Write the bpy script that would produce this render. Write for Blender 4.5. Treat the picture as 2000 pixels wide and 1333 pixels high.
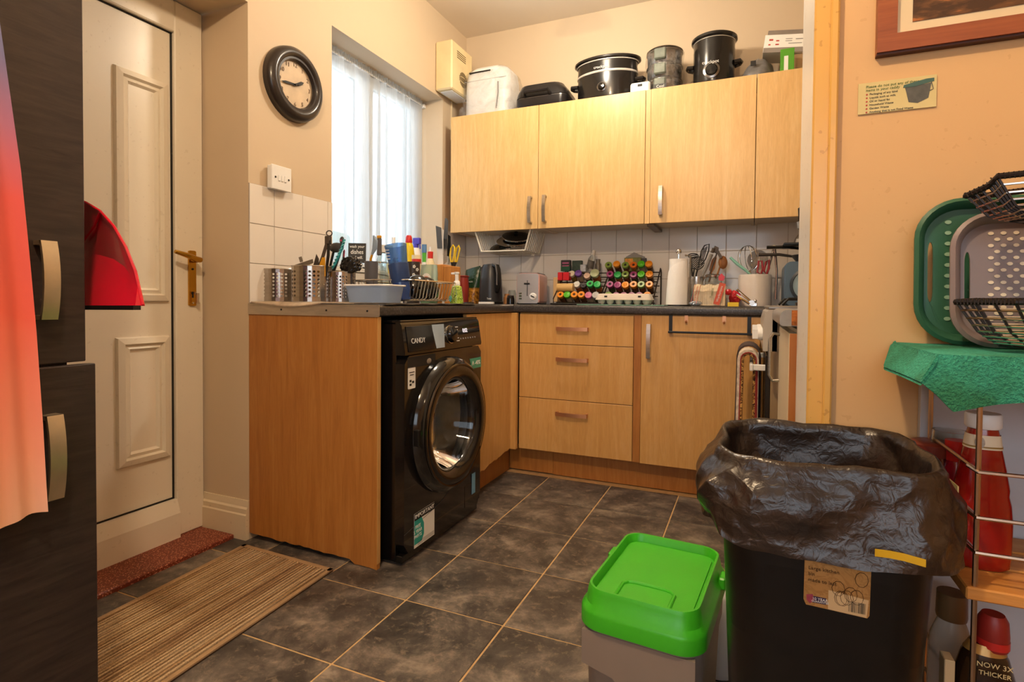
import bpy, math, random
import numpy as np
from mathutils import Vector, Matrix, Euler, noise as mnoise
random.seed(7)
R=math.radians; PI=math.pi
SC=bpy.context.scene; COL=SC.collection
for o in list(bpy.data.objects): bpy.data.objects.remove(o)
# ------------------------------------------------------------------ camera
CF,CPY,PITCH,YAW,ROLL=1080.8,615.6,.0236,.4073,.0087
CLOC=Vector((1.759,-3.2778,.9235))
_f=Vector((-math.sin(YAW),math.cos(YAW),0)); _r=Vector((math.cos(YAW),math.sin(YAW),0)); _u=Vector((0,0,1))
FW=_f*math.cos(PITCH)-_u*math.sin(PITCH); _u2=_u*math.cos(PITCH)+_f*math.sin(PITCH)
RT=_r*math.cos(ROLL)+_u2*math.sin(ROLL); UPV=_u2*math.cos(ROLL)-_r*math.sin(ROLL)
cd=bpy.data.cameras.new('camera'); cam=bpy.data.objects.new('camera',cd); COL.objects.link(cam)
cam.matrix_world=Matrix(((RT.x,UPV.x,-FW.x,CLOC.x),(RT.y,UPV.y,-FW.y,CLOC.y),(RT.z,UPV.z,-FW.z,CLOC.z),(0,0,0,1)))
cd.sensor_fit='HORIZONTAL'; cd.sensor_width=36; cd.lens=CF*36/2000; cd.shift_y=-(666.5-CPY)/2000; cd.clip_start=.02
SC.camera=cam
# ------------------------------------------------------------------ sky, lamps, exposure
SC.view_settings.view_transform='Standard'; SC.view_settings.look='None'; SC.view_settings.gamma=1
SC.view_settings.use_curve_mapping=False; SC.view_settings.exposure=.40
wd=bpy.data.worlds.new('sky'); SC.world=wd; wd.use_nodes=True
_bg=wd.node_tree.nodes['Background']; _bg.inputs[0].default_value=(.80,.90,1,1); _bg.inputs[1].default_value=2.9
KITCHEN_W,DINING_W,SIDE_W=27,60,6            # lamp powers
LAMP_K,LAMP_D=(1,.87,.70),(1,.74,.47)
def portal(loc,rot,sx,sy):
    l=bpy.data.lights.new('window_portal','AREA'); l.shape='RECTANGLE'; l.size=sx; l.size_y=sy; l.cycles.is_portal=True
    o=bpy.data.objects.new('window_portal',l); o.location=loc; o.rotation_euler=rot; COL.objects.link(o)
portal((-.30,-.79,1.6),(0,R(-90),0),1.12,.98)
portal((2.0,-5.15,1.5),(R(90),0,0),2.2,1.3)  # portal for the added rear fill window
# ------------------------------------------------------------------ pixel helpers (2000 x 1333 frame)
def ray(u,v): return FW+RT*((u-1000)/CF)-UPV*((v-CPY)/CF)
def U(u,v,X=None,Y=None,Z=None):
    d=ray(u,v)
    t=(X-CLOC.x)/d.x if X is not None else (Y-CLOC.y)/d.y if Y is not None else (Z-CLOC.z)/d.z
    return CLOC+d*t
def PX(u,Y,v=595): return U(u,v,Y=Y).x
def PY(u,X,v=595): return U(u,v,X=X).y
def PZ(u,v,Y): return U(u,v,Y=Y).z
def SZ(px,u,Y): return px*(Y-CLOC.y)/ray(u,595).y/CF      # metres for px pixels at depth Y
# ------------------------------------------------------------------ materials
def lin(h):
    h=h.lstrip('#'); c=[int(h[i:i+2],16)/255 for i in (0,2,4)]
    return tuple(x/12.92 if x<=.04045 else ((x+.055)/1.055)**2.4 for x in c)
MATS={}
def newmat(name):
    m=bpy.data.materials.new(name); m.use_nodes=True; nt=m.node_tree
    return m,nt,nt.nodes['Principled BSDF']
def setp(b,**k):
    for n,v in k.items():
        if n in b.inputs: b.inputs[n].default_value=v
def coords(nt,scale=(1,1,1),kind='Object'):
    tc=nt.nodes.new('ShaderNodeTexCoord'); mp=nt.nodes.new('ShaderNodeMapping'); mp.inputs['Scale'].default_value=scale
    nt.links.new(tc.outputs[kind],mp.inputs[0]); return mp.outputs[0]
def noise(nt,vec,scale,detail=4,rough=.55,dist=0):
    n=nt.nodes.new('ShaderNodeTexNoise'); n.inputs['Scale'].default_value=scale; n.inputs['Detail'].default_value=detail
    n.inputs['Roughness'].default_value=rough; n.inputs['Distortion'].default_value=dist; nt.links.new(vec,n.inputs['Vector']); return n.outputs['Fac']
def ramp(nt,fac,stops,interp='LINEAR'):
    r=nt.nodes.new('ShaderNodeValToRGB'); e=r.color_ramp.elements; r.color_ramp.interpolation=interp
    while len(e)<len(stops): e.new(.5)
    for i,(p,c) in enumerate(stops): e[i].position=p; e[i].color=(*c,1) if len(c)==3 else c
    nt.links.new(fac,r.inputs[0]); return r.outputs[0]
def addbump(nt,b,fac,strength=.3,dist=.002):
    bp=nt.nodes.new('ShaderNodeBump'); bp.inputs['Strength'].default_value=strength; bp.inputs['Distance'].default_value=dist
    nt.links.new(fac,bp.inputs['Height']); nt.links.new(bp.outputs[0],b.inputs['Normal'])
def mat(name,hexc,rough=.5,metal=0,var=.12,vs=9,bump=0,bs=80,alpha=1,trans=0,coat=0,stretch=(1,1,1),spec=.5,ior=1.45,rv=0,emit=0,sheen=0,sss=0):
    if name in MATS: return MATS[name]
    m,nt,b=newmat(name); c=lin(hexc) if isinstance(hexc,str) else hexc
    v=coords(nt,stretch); f=noise(nt,v,vs,5)
    col=ramp(nt,f,[(.3,tuple(x*(1-var) for x in c)),(.7,tuple(min(1,x*(1+var)) for x in c))])
    nt.links.new(col,b.inputs['Base Color'])
    setp(b,Roughness=rough,Metallic=metal,Alpha=alpha,IOR=ior)
    setp(b,**{'Transmission Weight':trans,'Coat Weight':coat,'Specular IOR Level':spec,'Sheen Weight':sheen,'Subsurface Weight':sss})
    if rv:
        rr=nt.nodes.new('ShaderNodeMapRange'); rr.inputs[3].default_value=max(0,rough-rv); rr.inputs[4].default_value=min(1,rough+rv)
        nt.links.new(f,rr.inputs[0]); nt.links.new(rr.outputs[0],b.inputs['Roughness'])
    if bump: addbump(nt,b,noise(nt,v,bs,4),bump)
    if emit: setp(b,**{'Emission Color':(*c,1),'Emission Strength':emit})
    MATS[name]=m; return m
def wood(name,c1,c2,c3,stretch=(9,9,.7),scale=3.2,rough=.45,bump=.08,coat=0):
    m,nt,b=newmat(name); v=coords(nt,stretch)
    f=noise(nt,v,scale,7,.62,1.2); g=noise(nt,v,scale*9,3,.6)
    col=ramp(nt,f,[(.25,lin(c1)),(.5,lin(c2)),(.75,lin(c3))])
    mx=nt.nodes.new('ShaderNodeMix'); mx.data_type='RGBA'; mx.blend_type='MULTIPLY'; mx.inputs['Factor'].default_value=.22
    gr=ramp(nt,g,[(.35,(.62,.55,.5)),(.6,(1,1,1))]); nt.links.new(col,mx.inputs['A']); nt.links.new(gr,mx.inputs['B'])
    nt.links.new(mx.outputs['Result'],b.inputs['Base Color']); setp(b,Roughness=rough,**{'Coat Weight':coat})
    addbump(nt,b,g,bump,.001); MATS[name]=m; return m
# ------------------------------------------------------------------ mesh builder
class MB:
    def __init__(s,xf=None): s.v=[]; s.f=[]; s.xf=xf
    def add(s,vs,fs):
        n=len(s.v)
        for p in vs:
            p=Vector(p); s.v.append(s.xf@p if s.xf else p)
        for f in fs: s.f.append([i+n for i in f])
        return s
    def box(s,x0,x1,y0,y1,z0,z1,b=0):
        if b<=0:
            return s.add([(x,y,z) for z in (z0,z1) for y in (y0,y1) for x in (x0,x1)],[(0,2,3,1),(4,5,7,6),(0,1,5,4),(2,6,7,3),(0,4,6,2),(1,3,7,5)])
        c=((x0,x1),(y0,y1),(z0,z1)); vs=[]; idx={}
        for i in (0,1):
            for j in (0,1):
                for k in (0,1):
                    for a in range(3):
                        p=[c[0][i],c[1][j],c[2][k]]; sg=[1 if q==0 else -1 for q in (i,j,k)]
                        for q in range(3):
                            if q!=a: p[q]+=sg[q]*b
                        idx[i,j,k,a]=len(vs); vs.append(tuple(p))
        fs=[]
        for a in range(3):
            o1,o2=[q for q in range(3) if q!=a]
            for e in (0,1):
                l=[]
                for (m,n) in ((0,0),(1,0),(1,1),(0,1)):
                    t=[0,0,0]; t[a]=e; t[o1]=m; t[o2]=n; l.append(idx[t[0],t[1],t[2],a])
                fs.append(l)
        for a in range(3):           # edges along axis a
            o1,o2=[q for q in range(3) if q!=a]
            for m in (0,1):
                for n in (0,1):
                    t0=[0,0,0]; t0[o1]=m; t0[o2]=n; t1=list(t0); t1[a]=1
                    fs.append([idx[(*t0,o1)],idx[(*t1,o1)],idx[(*t1,o2)],idx[(*t0,o2)]])
        for i in (0,1):
            for j in (0,1):
                for k in (0,1): fs.append([idx[i,j,k,0],idx[i,j,k,1],idx[i,j,k,2]])
        return s.add(vs,fs)
    def ring(s,rings,closed=True,cap0=False,cap1=False,loop=False):
        n=len(rings[0]); vs=[p for r in rings for p in r]; fs=[]; m=len(rings)
        for i in range(m if loop else m-1):
            i2=(i+1)%m
            for j in range(n if closed else n-1):
                j2=(j+1)%n; fs.append((i*n+j,i*n+j2,i2*n+j2,i2*n+j))
        if cap0: fs.append(tuple(range(n))[::-1])
        if cap1: fs.append(tuple((m-1)*n+j for j in range(n)))
        return s.add(vs,fs)
    def cyl(s,p0,p1,r0,r1=None,n=16,caps=True):
        p0=Vector(p0); p1=Vector(p1); r1=r0 if r1 is None else r1
        d=(p1-p0).normalized(); a=d.orthogonal().normalized(); b=d.cross(a)
        rg=[[p+(a*math.cos(t)+b*math.sin(t))*r for t in [2*PI*k/n for k in range(n)]] for p,r in ((p0,r0),(p1,r1))]
        return s.ring(rg,True,caps,caps)
    def lathe(s,prof,c=(0,0,0),n=24,axis=(0,0,1),a0=0,a1=2*PI):
        d=Vector(axis).normalized(); a=d.orthogonal().normalized() if abs(d.z)<.99 else Vector((1,0,0)); b=d.cross(a); c=Vector(c)
        full=abs(a1-a0-2*PI)<1e-6; k=n if full else n+1
        rg=[[c+d*h+(a*math.cos(t)+b*math.sin(t))*max(r,1e-5) for t in [a0+(a1-a0)*q/n for q in range(k)]] for r,h in prof]
        return s.ring(rg,full)
    def tube(s,pts,r,n=6,closed=False,caps=True):
        pts=[Vector(p) for p in pts]; m=len(pts); rg=[]; prev=None
        for i,p in enumerate(pts):
            t=(pts[(i+1)%m]-pts[i-1]) if closed else (pts[min(i+1,m-1)]-pts[max(i-1,0)])
            t=t.normalized() if t.length>1e-9 else Vector((0,0,1))
            a=(t.orthogonal() if prev is None else prev-t*prev.dot(t)); a=a.normalized() if a.length>1e-9 else t.orthogonal().normalized(); prev=a; b=t.cross(a)
            rr=r[i] if isinstance(r,(list,tuple)) else r
            rg.append([p+(a*math.cos(q)+b*math.sin(q))*rr for q in [2*PI*k/n for k in range(n)]])
        return s.ring(rg,True,caps and not closed,caps and not closed,loop=closed)
    def prism(s,poly,h0,h1,axis='z'):
        f={'z':lambda p,h:(p[0],p[1],h),'y':lambda p,h:(p[0],h,p[1]),'x':lambda p,h:(h,p[0],p[1])}[axis]
        return s.ring([[f(p,h) for p in poly] for h in (h0,h1)],True,True,True)
    def ball(s,c,r,sx=1,sy=1,sz=1,n=14,m=8):
        c=Vector(c); rg=[]
        for i in range(m+1):
            a=PI*i/m-PI/2; rr=max(math.cos(a)*r,1e-5)
            rg.append([c+Vector((rr*math.cos(t)*sx,rr*math.sin(t)*sy,r*math.sin(a)*sz)) for t in [2*PI*k/n for k in range(n)]])
        return s.ring(rg)
    def surf(s,fn,nu,nv,closed_u=False):
        vs=[fn(i/nu,j/nv) for j in range(nv+1) for i in range(nu if closed_u else nu+1)]; w=nu if closed_u else nu+1
        fs=[(j*w+i,j*w+(i+1)%w,(j+1)*w+(i+1)%w,(j+1)*w+i) for j in range(nv) for i in range(nu)]
        return s.add(vs,fs)
def rrect(w,h,r,n=5,cx=0,cy=0):
    r=min(r,w/2-1e-4,h/2-1e-4); o=[]
    for (sx,sy,a) in ((1,1,0),(-1,1,90),(-1,-1,180),(1,-1,270)):
        for k in range(n+1):
            t=R(a+90*k/n); o.append((cx+sx*(w/2-r)+r*math.cos(t),cy+sy*(h/2-r)+r*math.sin(t)))
    return o
def ell(a,b,n=24,cx=0,cy=0): return [(cx+a*math.cos(2*PI*k/n),cy+b*math.sin(2*PI*k/n)) for k in range(n)]
def rings_z(spec):                       # [(poly2d, z)] -> rings
    return [[(p[0],p[1],z) for p in poly] for poly,z in spec]
def mesh_of(mb,name,m,smooth=35):
    me=bpy.data.meshes.new(name); me.from_pydata([tuple(p) for p in mb.v],[],mb.f); me.validate(); 
    import bmesh
    bm=bmesh.new(); bm.from_mesh(me); bmesh.ops.recalc_face_normals(bm,faces=bm.faces); bm.to_mesh(me); bm.free()
    for p in me.polygons: p.use_smooth=smooth>0
    if smooth>0: me.set_sharp_from_angle(angle=R(smooth))
    if m: me.materials.append(m)
    return me
def obj(name,mb,m,parent=None,smooth=35,**tags):
    me=mb if isinstance(mb,bpy.types.Mesh) else mesh_of(mb,name,m,smooth)
    o=bpy.data.objects.new(name,me); COL.objects.link(o)
    if parent: adopt(o,parent)
    for k,v in tags.items(): o[k]=v
    return o
def wm(o):
    m=Matrix.LocRotScale(o.location,o.rotation_euler,o.scale)
    return wm(o.parent)@o.matrix_parent_inverse@m if o.parent else m
def adopt(o,parent):
    o.parent=parent; o.matrix_parent_inverse=wm(parent).inverted()
def thing(name,label,cat,loc=(0,0,0),group=None):
    o=bpy.data.objects.new(name,None); COL.objects.link(o); o.location=loc; o.empty_display_size=.05
    tag(o,label,cat,group); return o
def tag(o,label,cat,group=None):
    o['label']=label; o['category']=cat
    if group: o['group']=group
    return o
def one(name,mb,m,label,cat,group=None,smooth=35): return tag(obj(name,mb,m,None,smooth),label,cat,group)
def struct(name,mb,m,parent=None,smooth=0):
    o=obj(name,mb,m,parent,smooth)
    if not parent: o['kind']='structure'
    return o
def copy_tree(o,parent=None):
    c=o.copy(); COL.objects.link(c); c.parent=parent
    for ch in list(o.children): copy_tree(ch,c)
    return c
def basis(o,x,z):                        # matrix with local x and z directions at o
    x=Vector(x).normalized(); z=Vector(z).normalized(); y=z.cross(x).normalized(); x=y.cross(z)
    return Matrix(((x.x,y.x,z.x,o[0]),(x.y,y.y,z.y,o[1]),(x.z,y.z,z.z,o[2]),(0,0,0,1)))
def text(name,body,size,M,m,parent=None,align='CENTER',ext=.0004,sx=1,font=None):
    cu=bpy.data.curves.new(name,'FONT'); cu.body=body; cu.size=size; cu.align_x=align; cu.align_y='CENTER'; cu.extrude=ext; cu.resolution_u=3
    t=bpy.data.objects.new(name,cu); COL.objects.link(t)
    me=bpy.data.meshes.new_from_object(t.evaluated_get(bpy.context.evaluated_depsgraph_get()))
    bpy.data.objects.remove(t); me.transform(M@Matrix.Diagonal((sx,1,1,1))); me.materials.clear(); me.materials.append(m)
    o=bpy.data.objects.new(name,me); COL.objects.link(o)
    if parent: adopt(o,parent)
    return o
FACE_Y=lambda p:basis(p,(1,0,0),(0,-1,0))      # on a surface that faces -Y (local x = +X, local y = up)
FACE_X=lambda p:basis(p,(0,1,0),(1,0,0))       # on a surface that faces +X
# ------------------------------------------------------------------ shared materials
def wallpaint(name,hexc,dirt='#b58a5a',amt=.55):
    m,nt,b=newmat(name); v=coords(nt)
    f=noise(nt,v,1.6,5,.6); s=noise(nt,v,55,3,.5); big=noise(nt,v,7,6,.7)
    c=lin(hexc); col=ramp(nt,f,[(.3,tuple(x*.95 for x in c)),(.7,c)])
    fs=noise(nt,v,70,2,.4); mm=nt.nodes.new('ShaderNodeMath'); mm.operation='MULTIPLY_ADD'; mm.inputs[1].default_value=.55; nt.links.new(big,mm.inputs[0]); nt.links.new(fs,mm.inputs[2]); sp=ramp(nt,mm.outputs[0],[(1.0,(0,0,0)),(1.0,(amt,amt,amt))]) if False else ramp(nt,mm.outputs[0],[(.985,(0,0,0)),(1,(amt,amt,amt))]); nt.links.new(sp,nt.nodes.new('ShaderNodeMath').inputs[0])
    mx=nt.nodes.new('ShaderNodeMix'); mx.data_type='RGBA'; nt.links.new(sp,mx.inputs['Factor']); nt.links.new(col,mx.inputs['A']); mx.inputs['B'].default_value=(*lin(dirt),1)
    nt.links.new(mx.outputs['Result'],b.inputs['Base Color']); setp(b,Roughness=.62); addbump(nt,b,s,.12,.002); MATS[name]=m; return m
M_wall=wallpaint('cream_wall_paint','#d2bd9f',amt=.0); M_wall2=wallpaint('apricot_wall_paint','#d9b07a',dirt='#b98a55',amt=.25)
M_white=wallpaint('white_gloss_paint','#efece6',dirt='#a48a68',amt=.3); setp(M_white.node_tree.nodes['Principled BSDF'],Roughness=.35)
M_yellow=wallpaint('yellowed_gloss_paint','#dfae5c',dirt='#a8702c',amt=.4); setp(M_yellow.node_tree.nodes['Principled BSDF'],Roughness=.28)
M_ceil=wallpaint('ceiling_paint','#e6d9c6',amt=0)
M_oak=wood('oak_laminate','#cb9650','#d6a45f','#deb072',rough=.38)
M_oak_w=wood('oak_laminate_wall_units','#d9ad6e','#e1b879','#e8c58a',rough=.36)
M_oakdark=wood('golden_oak_panel','#a2642a','#b27434','#c08542',rough=.42)
M_black=mat('satin_black','#121110',.35,var=.3); M_gblack=mat('gloss_black','#0c0b0b',.12,var=.2,coat=.3)
M_steel=mat('brushed_steel','#c9c4bd',.26,1,var=.1,vs=6,stretch=(1,1,30)); M_chrome=mat('chrome','#d8d6d2',.12,1,var=.03)
M_copper=mat('copper_handle','#d9a078',.36,.85,var=.12); M_brass=mat('polished_brass','#c99a3c',.22,1,var=.1)
M_pwhite=mat('white_plastic','#ecebe8',.38,var=.04); M_pcream=mat('cream_plastic','#ead9b0',.42,var=.05)
M_ink=mat('black_print','#1c1a18',.6,var=0); M_paper=mat('white_paper','#eeece6',.6,var=.03)
def worktop_mat():
    m,nt,b=newmat('slate_worktop'); v=coords(nt); f=noise(nt,v,140,3,.7); g=noise(nt,v,5,4)
    c=ramp(nt,f,[(.4,lin('#2d2b2b')),(.62,lin('#4a4747')),(.75,lin('#7d7a78'))]); nt.links.new(c,b.inputs['Base Color']); setp(b,Roughness=.33); addbump(nt,b,f,.1,.0005); return m
M_top=worktop_mat()
# ------------------------------------------------------------------ room shell
YE=-1.738; XF=.598; YF=-.592; YD=-.575; ZT=.91; H=2.667; XR=2.41
YP0,YP1=-2.04,-1.77; XJ=PX(1585,YP0)
def floor_tile_mat():
    m,nt,b=newmat('slate_floor_tile'); v=coords(nt); oi=nt.nodes.new('ShaderNodeObjectInfo')
    ad=nt.nodes.new('ShaderNodeVectorMath'); ad.operation='ADD'; sc=nt.nodes.new('ShaderNodeVectorMath'); sc.operation='SCALE'; sc.inputs['Scale'].default_value=37
    cm=nt.nodes.new('ShaderNodeCombineXYZ')
    for i in range(3): nt.links.new(oi.outputs['Random'],cm.inputs[i])
    nt.links.new(cm.outputs[0],sc.inputs[0]); nt.links.new(sc.outputs[0],ad.inputs[0]); nt.links.new(v,ad.inputs[1])
    f=noise(nt,ad.outputs[0],6.5,10,.70,.25); g=noise(nt,ad.outputs[0],38,8,.72,.4)
    c=ramp(nt,f,[(.32,lin('#302d2b')),(.46,lin('#4a4541')),(.55,lin('#686058')),(.66,lin('#958a7c'))])
    hl=ramp(nt,g,[(.54,(0,0,0)),(.64,(.38,.38,.38))]); mx=nt.nodes.new('ShaderNodeMix'); mx.data_type='RGBA'
    nt.links.new(hl,mx.inputs['Factor']); nt.links.new(c,mx.inputs['A']); mx.inputs['B'].default_value=(*lin('#a3927c'),1)
    nt.links.new(mx.outputs['Result'],b.inputs['Base Color']); setp(b,Roughness=.42); addbump(nt,b,f,.45,.006)
    return m
M_ftile=floor_tile_mat()
FX0,FY0,FS=.7958,-.8639,.3301
fl=struct('floor',MB().box(-.3,4.2,-5.4,.05,-.06,-.0025),mat('floor_grout','#c9a878',.8,var=.15,vs=30))
_ft=mesh_of(MB().box(-FS/2+.003,FS/2-.003,-FS/2+.003,FS/2-.003,-.01,.0,.0012),'tile',M_ftile,0)
for i in range(-3,9):
    for j in range(-1,11):
        x=FX0+(i+.5)*FS; y=FY0-(j-.5)*FS-FS
        if x>4.1 or x<-.35: continue
        o=obj('tile',_ft,None,fl); o.location=(x,y,0)
# left wall (plane X=0) with window opening and door recess
WY0,WY1,WZ0,WZ1=-1.283,-.301,1.06,2.166
m=MB(); m.box(-.3,0,YE,WY0,0,H); m.box(-.3,0,WY1,.0,0,H); m.box(-.3,0,WY0,WY1,0,WZ0); m.box(-.3,0,WY0,WY1,WZ1,H)
m.box(-.3,0,-2.80,YE,2.045,H); m.box(-.3,0,-5.4,-2.80,0,H)
wall_left=struct('wall_left',m,M_wall)
wall_back=struct('wall_back',MB().box(-.3,XR+.15,0,.15,0,H),M_wall)
wall_right=struct('wall_right',MB().box(XR,XR+.15,YP1,0,0,H),M_wall)
wall_part=struct('wall_partition',MB().box(XJ+.004,4.2,YP0,YP1,0,H),M_wall2)
ceiling=struct('ceiling',MB().box(-.3,4.2,-5.4,.15,H,H+.1),M_ceil)
m=MB(); m.box(-.3,.9,-5.4,-5.2,0,H); m.box(3.1,4.2,-5.4,-5.2,0,H); m.box(.9,3.1,-5.4,-5.2,0,.85); m.box(.9,3.1,-5.4,-5.2,2.15,H)
struct('wall_front',m,M_wall2); struct('wall_dining',MB().box(4.05,4.2,-5.4,YP0,0,H),M_wall2)
w3=struct('fill_window',MB().box(.9,.96,-5.33,-5.27,.85,2.15).box(3.04,3.1,-5.33,-5.27,.85,2.15).box(.9,3.1,-5.33,-5.27,.85,.91).box(.9,3.1,-5.33,-5.27,2.09,2.15).box(1.97,2.03,-5.33,-5.27,.85,2.15),M_pwhite)  # unseen rear window, added to let cool fill daylight in behind the camera
# jamb lining, architrave
struct('trim_1',MB().box(XJ-.006,XJ+.004,YP0,YP1+.0,0,H,.001),M_white)
x1=PX(1627,YP0-.012)
a=struct('trim_2',MB().box(XJ-.006,x1,YP0-.014,YP0,0,2.05,.003),M_yellow)
obj('bead',MB().box(PX(1611,YP0-.02),x1,YP0-.022,YP0-.012,0,2.05,.003),M_yellow,a)
struct('baseboard_partition',MB().box(XJ+.1,4.0,YP0-.016,YP0,0,.12,.003),M_white)
# door in the recess
XD=-.25; DY0,DY1,DZ0,DZ1=PY(340,XD),-2.70,U(340,975,X=XD).z,U(340,65,X=XD).z
M_upvc=wallpaint('white_upvc','#ece4d4',dirt='#8d7355',amt=.12); setp(M_upvc.node_tree.nodes['Principled BSDF'],Roughness=.3)
door=struct('door_1',MB().box(XD-.045,XD-.008,DY1,DY0-.004,DZ0+.004,DZ1-.004,.002),M_upvc)
fy=-1.745
m=MB(); m.box(XD-.06,XD+.012,DY0,fy,.016,2.04,.004); m.box(XD-.06,XD+.012,-2.79,DY1,.016,2.04,.004); m.box(XD-.06,XD+.012,DY1,DY0,DZ1,2.04,.004)
m.prism([(XD-.06,.016),(XD+.03,.016),(XD+.03,DZ0-.05),(XD+.012,DZ0),(XD-.06,DZ0)],DY1,DY0,'y')
obj('door_frame',m,M_upvc,door,0)
obj('gasket',MB().box(XD-.012,XD-.004,DY0-.005,DY0,DZ0,DZ1).box(XD-.012,XD-.004,DY1,DY0,DZ0,DZ0+.005).box(XD-.012,XD-.004,DY1,DY0,DZ1-.005,DZ1),M_ink,door,0)
def door_panel(za,zb,ya,yb):
    m=MB()
    def fr(w,x0,x1,i):
        m.ring([[(XD-.008+x0,yb+i,za+i),(XD-.008+x0,ya-i,za+i),(XD-.008+x0,ya-i,zb-i),(XD-.008+x0,yb+i,zb-i)],
                [(XD-.008+x1,yb+i+w,za+i+w),(XD-.008+x1,ya-i-w,za+i+w),(XD-.008+x1,ya-i-w,zb-i-w),(XD-.008+x1,yb+i+w,zb-i-w)]])
    fr(.004,0,.012,0); fr(.02,.012,.018,.004); fr(.006,.018,.006,.024); fr(.012,.006,.012,.03); fr(.008,.012,.002,.042)
    m.box(XD-.009,XD-.006,yb+.05,ya-.05,za+.05,zb-.05)
    obj('moulded_panel',m,M_upvc,door,0)
ya=PY(331,XD); yb=PY(226,XD,500)
door_panel(U(331,590,X=XD).z,U(331,165,X=XD).z,ya,yb); door_panel(U(338,890,X=XD).z,U(331,655,X=XD).z,ya,yb)
# brass lever handle on the frame side
hp=U(374,545,X=XD+.012)
b=thing('door_lever','polished brass lever handle with keyhole plate on the white door','door handle',hp)
hw=.016; z0=U(374,598,X=XD+.012).z; z1=U(374,490,X=XD+.012).z
obj('backplate',MB().prism(rrect(.03,z1-z0,.006,4,hp.y,(z0+z1)/2),XD+.012,XD+.019,'x'),M_brass,b)
zl=U(374,507,X=XD+.05).z
obj('lever',MB().cyl((XD+.018,hp.y,zl),(XD+.062,hp.y,zl),.011,.010).tube([(XD+.058,hp.y+.004,zl),(XD+.064,hp.y-.02,zl+.002),(XD+.064,hp.y-.06,zl+.014),(XD+.06,hp.y-.10,zl+.024)],[.010,.011,.010,.007],10),M_brass,b)
obj('keyhole',MB().cyl((XD+.0185,hp.y,z0+.05),(XD+.0205,hp.y,z0+.05),.006).box(XD+.0185,XD+.0202,hp.y-.003,hp.y+.003,z0+.032,z0+.05),M_ink,b)
obj('screw',MB().cyl((XD+.018,hp.y,z0+.012),(XD+.021,hp.y,z0+.012),.004),M_chrome,b); obj('screw',MB().cyl((XD+.018,hp.y,zl-.035),(XD+.021,hp.y,zl-.035),.004),M_ink,b)
obj('key',MB().box(XD+.02,XD+.035,hp.y-.0012,hp.y+.0012,z0+.044,z0+.056).box(XD+.03,XD+.05,hp.y+.002,hp.y+.004,z0+.01,z0+.05),M_steel,b)
# skirting in the reveal and terrazzo threshold
m=MB(); m.prism([(YE-.016,0),(YE,0),(YE,.15),(YE-.004,.15),(YE-.007,.125),(YE-.012,.118),(YE-.012,.10),(YE-.016,.095)],XD+.0,0.0,'x')
struct('baseboard_left',m,wallpaint('aged_skirting_gloss','#e2d2b4',dirt='#8a6a44',amt=.3))
def terrazzo():
    m,nt,b=newmat('red_terrazzo'); v=coords(nt); vo=nt.nodes.new('ShaderNodeTexVoronoi'); vo.inputs['Scale'].default_value=150; nt.links.new(v,vo.inputs['Vector'])
    c=ramp(nt,vo.outputs['Distance'],[(.12,lin('#d9a98c')),(.3,lin('#a5583c')),(.5,lin('#74301f'))]); nt.links.new(c,b.inputs['Base Color']); setp(b,Roughness=.5); return m
struct('trim_3',MB().box(XD-.06,-.06,-2.79,YE-.016,-.01,.016,.004),terrazzo())
# window frame and panes
m=MB(); xa,xb=-.26,-.20
m.box(xa,xb,WY0,WY0+.05,WZ0,WZ1,.003); m.box(xa,xb,WY1-.05,WY1,WZ0,WZ1,.003); m.box(xa,xb,WY0,WY1,WZ0,WZ0+.05,.003); m.box(xa,xb,WY0,WY1,WZ1-.05,WZ1,.003); ym=(WY0+WY1)/2-.02; m.box(xa,xb,ym-.035,ym+.035,WZ0,WZ1,.003)
win=struct('window_1',m,M_pwhite)
M_glass=mat('window_glass','#f4fbff',.02,trans=1,var=0,ior=1.02)
for k,(ya,yb) in enumerate(((WY0+.05,ym-.035),(ym+.035,WY1-.05))):
    obj('pane',MB().box(-.235,-.229,ya,yb,WZ0+.05,WZ1-.05),M_glass,win,0)
    s=.028; fr=MB(); fr.box(-.20,-.18,ya-.01,ya+s,WZ0+.04,WZ1-.04,.002); fr.box(-.20,-.18,yb-s,yb+.01,WZ0+.04,WZ1-.04,.002); fr.box(-.20,-.18,ya+s,yb-s,WZ0+.04,WZ0+.04+s,.002); fr.box(-.20,-.18,ya+s,yb-s,WZ1-.04-s,WZ1-.04,.002)
    obj('sash',fr,M_pwhite,win,0)
obj('window_sill',MB().box(-.2,.012,WY0,WY1,WZ0,WZ0+.02,.002),M_white,win,0)
# hedge outside
hm=MB()
for k in range(46): hm.ball((-3.2+random.uniform(-.4,.4),-3+k*.13,random.uniform(.2,1.55)),random.uniform(.25,.45),n=9,m=6)
one('garden_hedge',hm,mat('hedge_leaves','#5a6b48',.8,var=.5,vs=14,bump=.6,bs=30),'dim green garden hedge seen through the net curtain','hedge',smooth=0)
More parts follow.
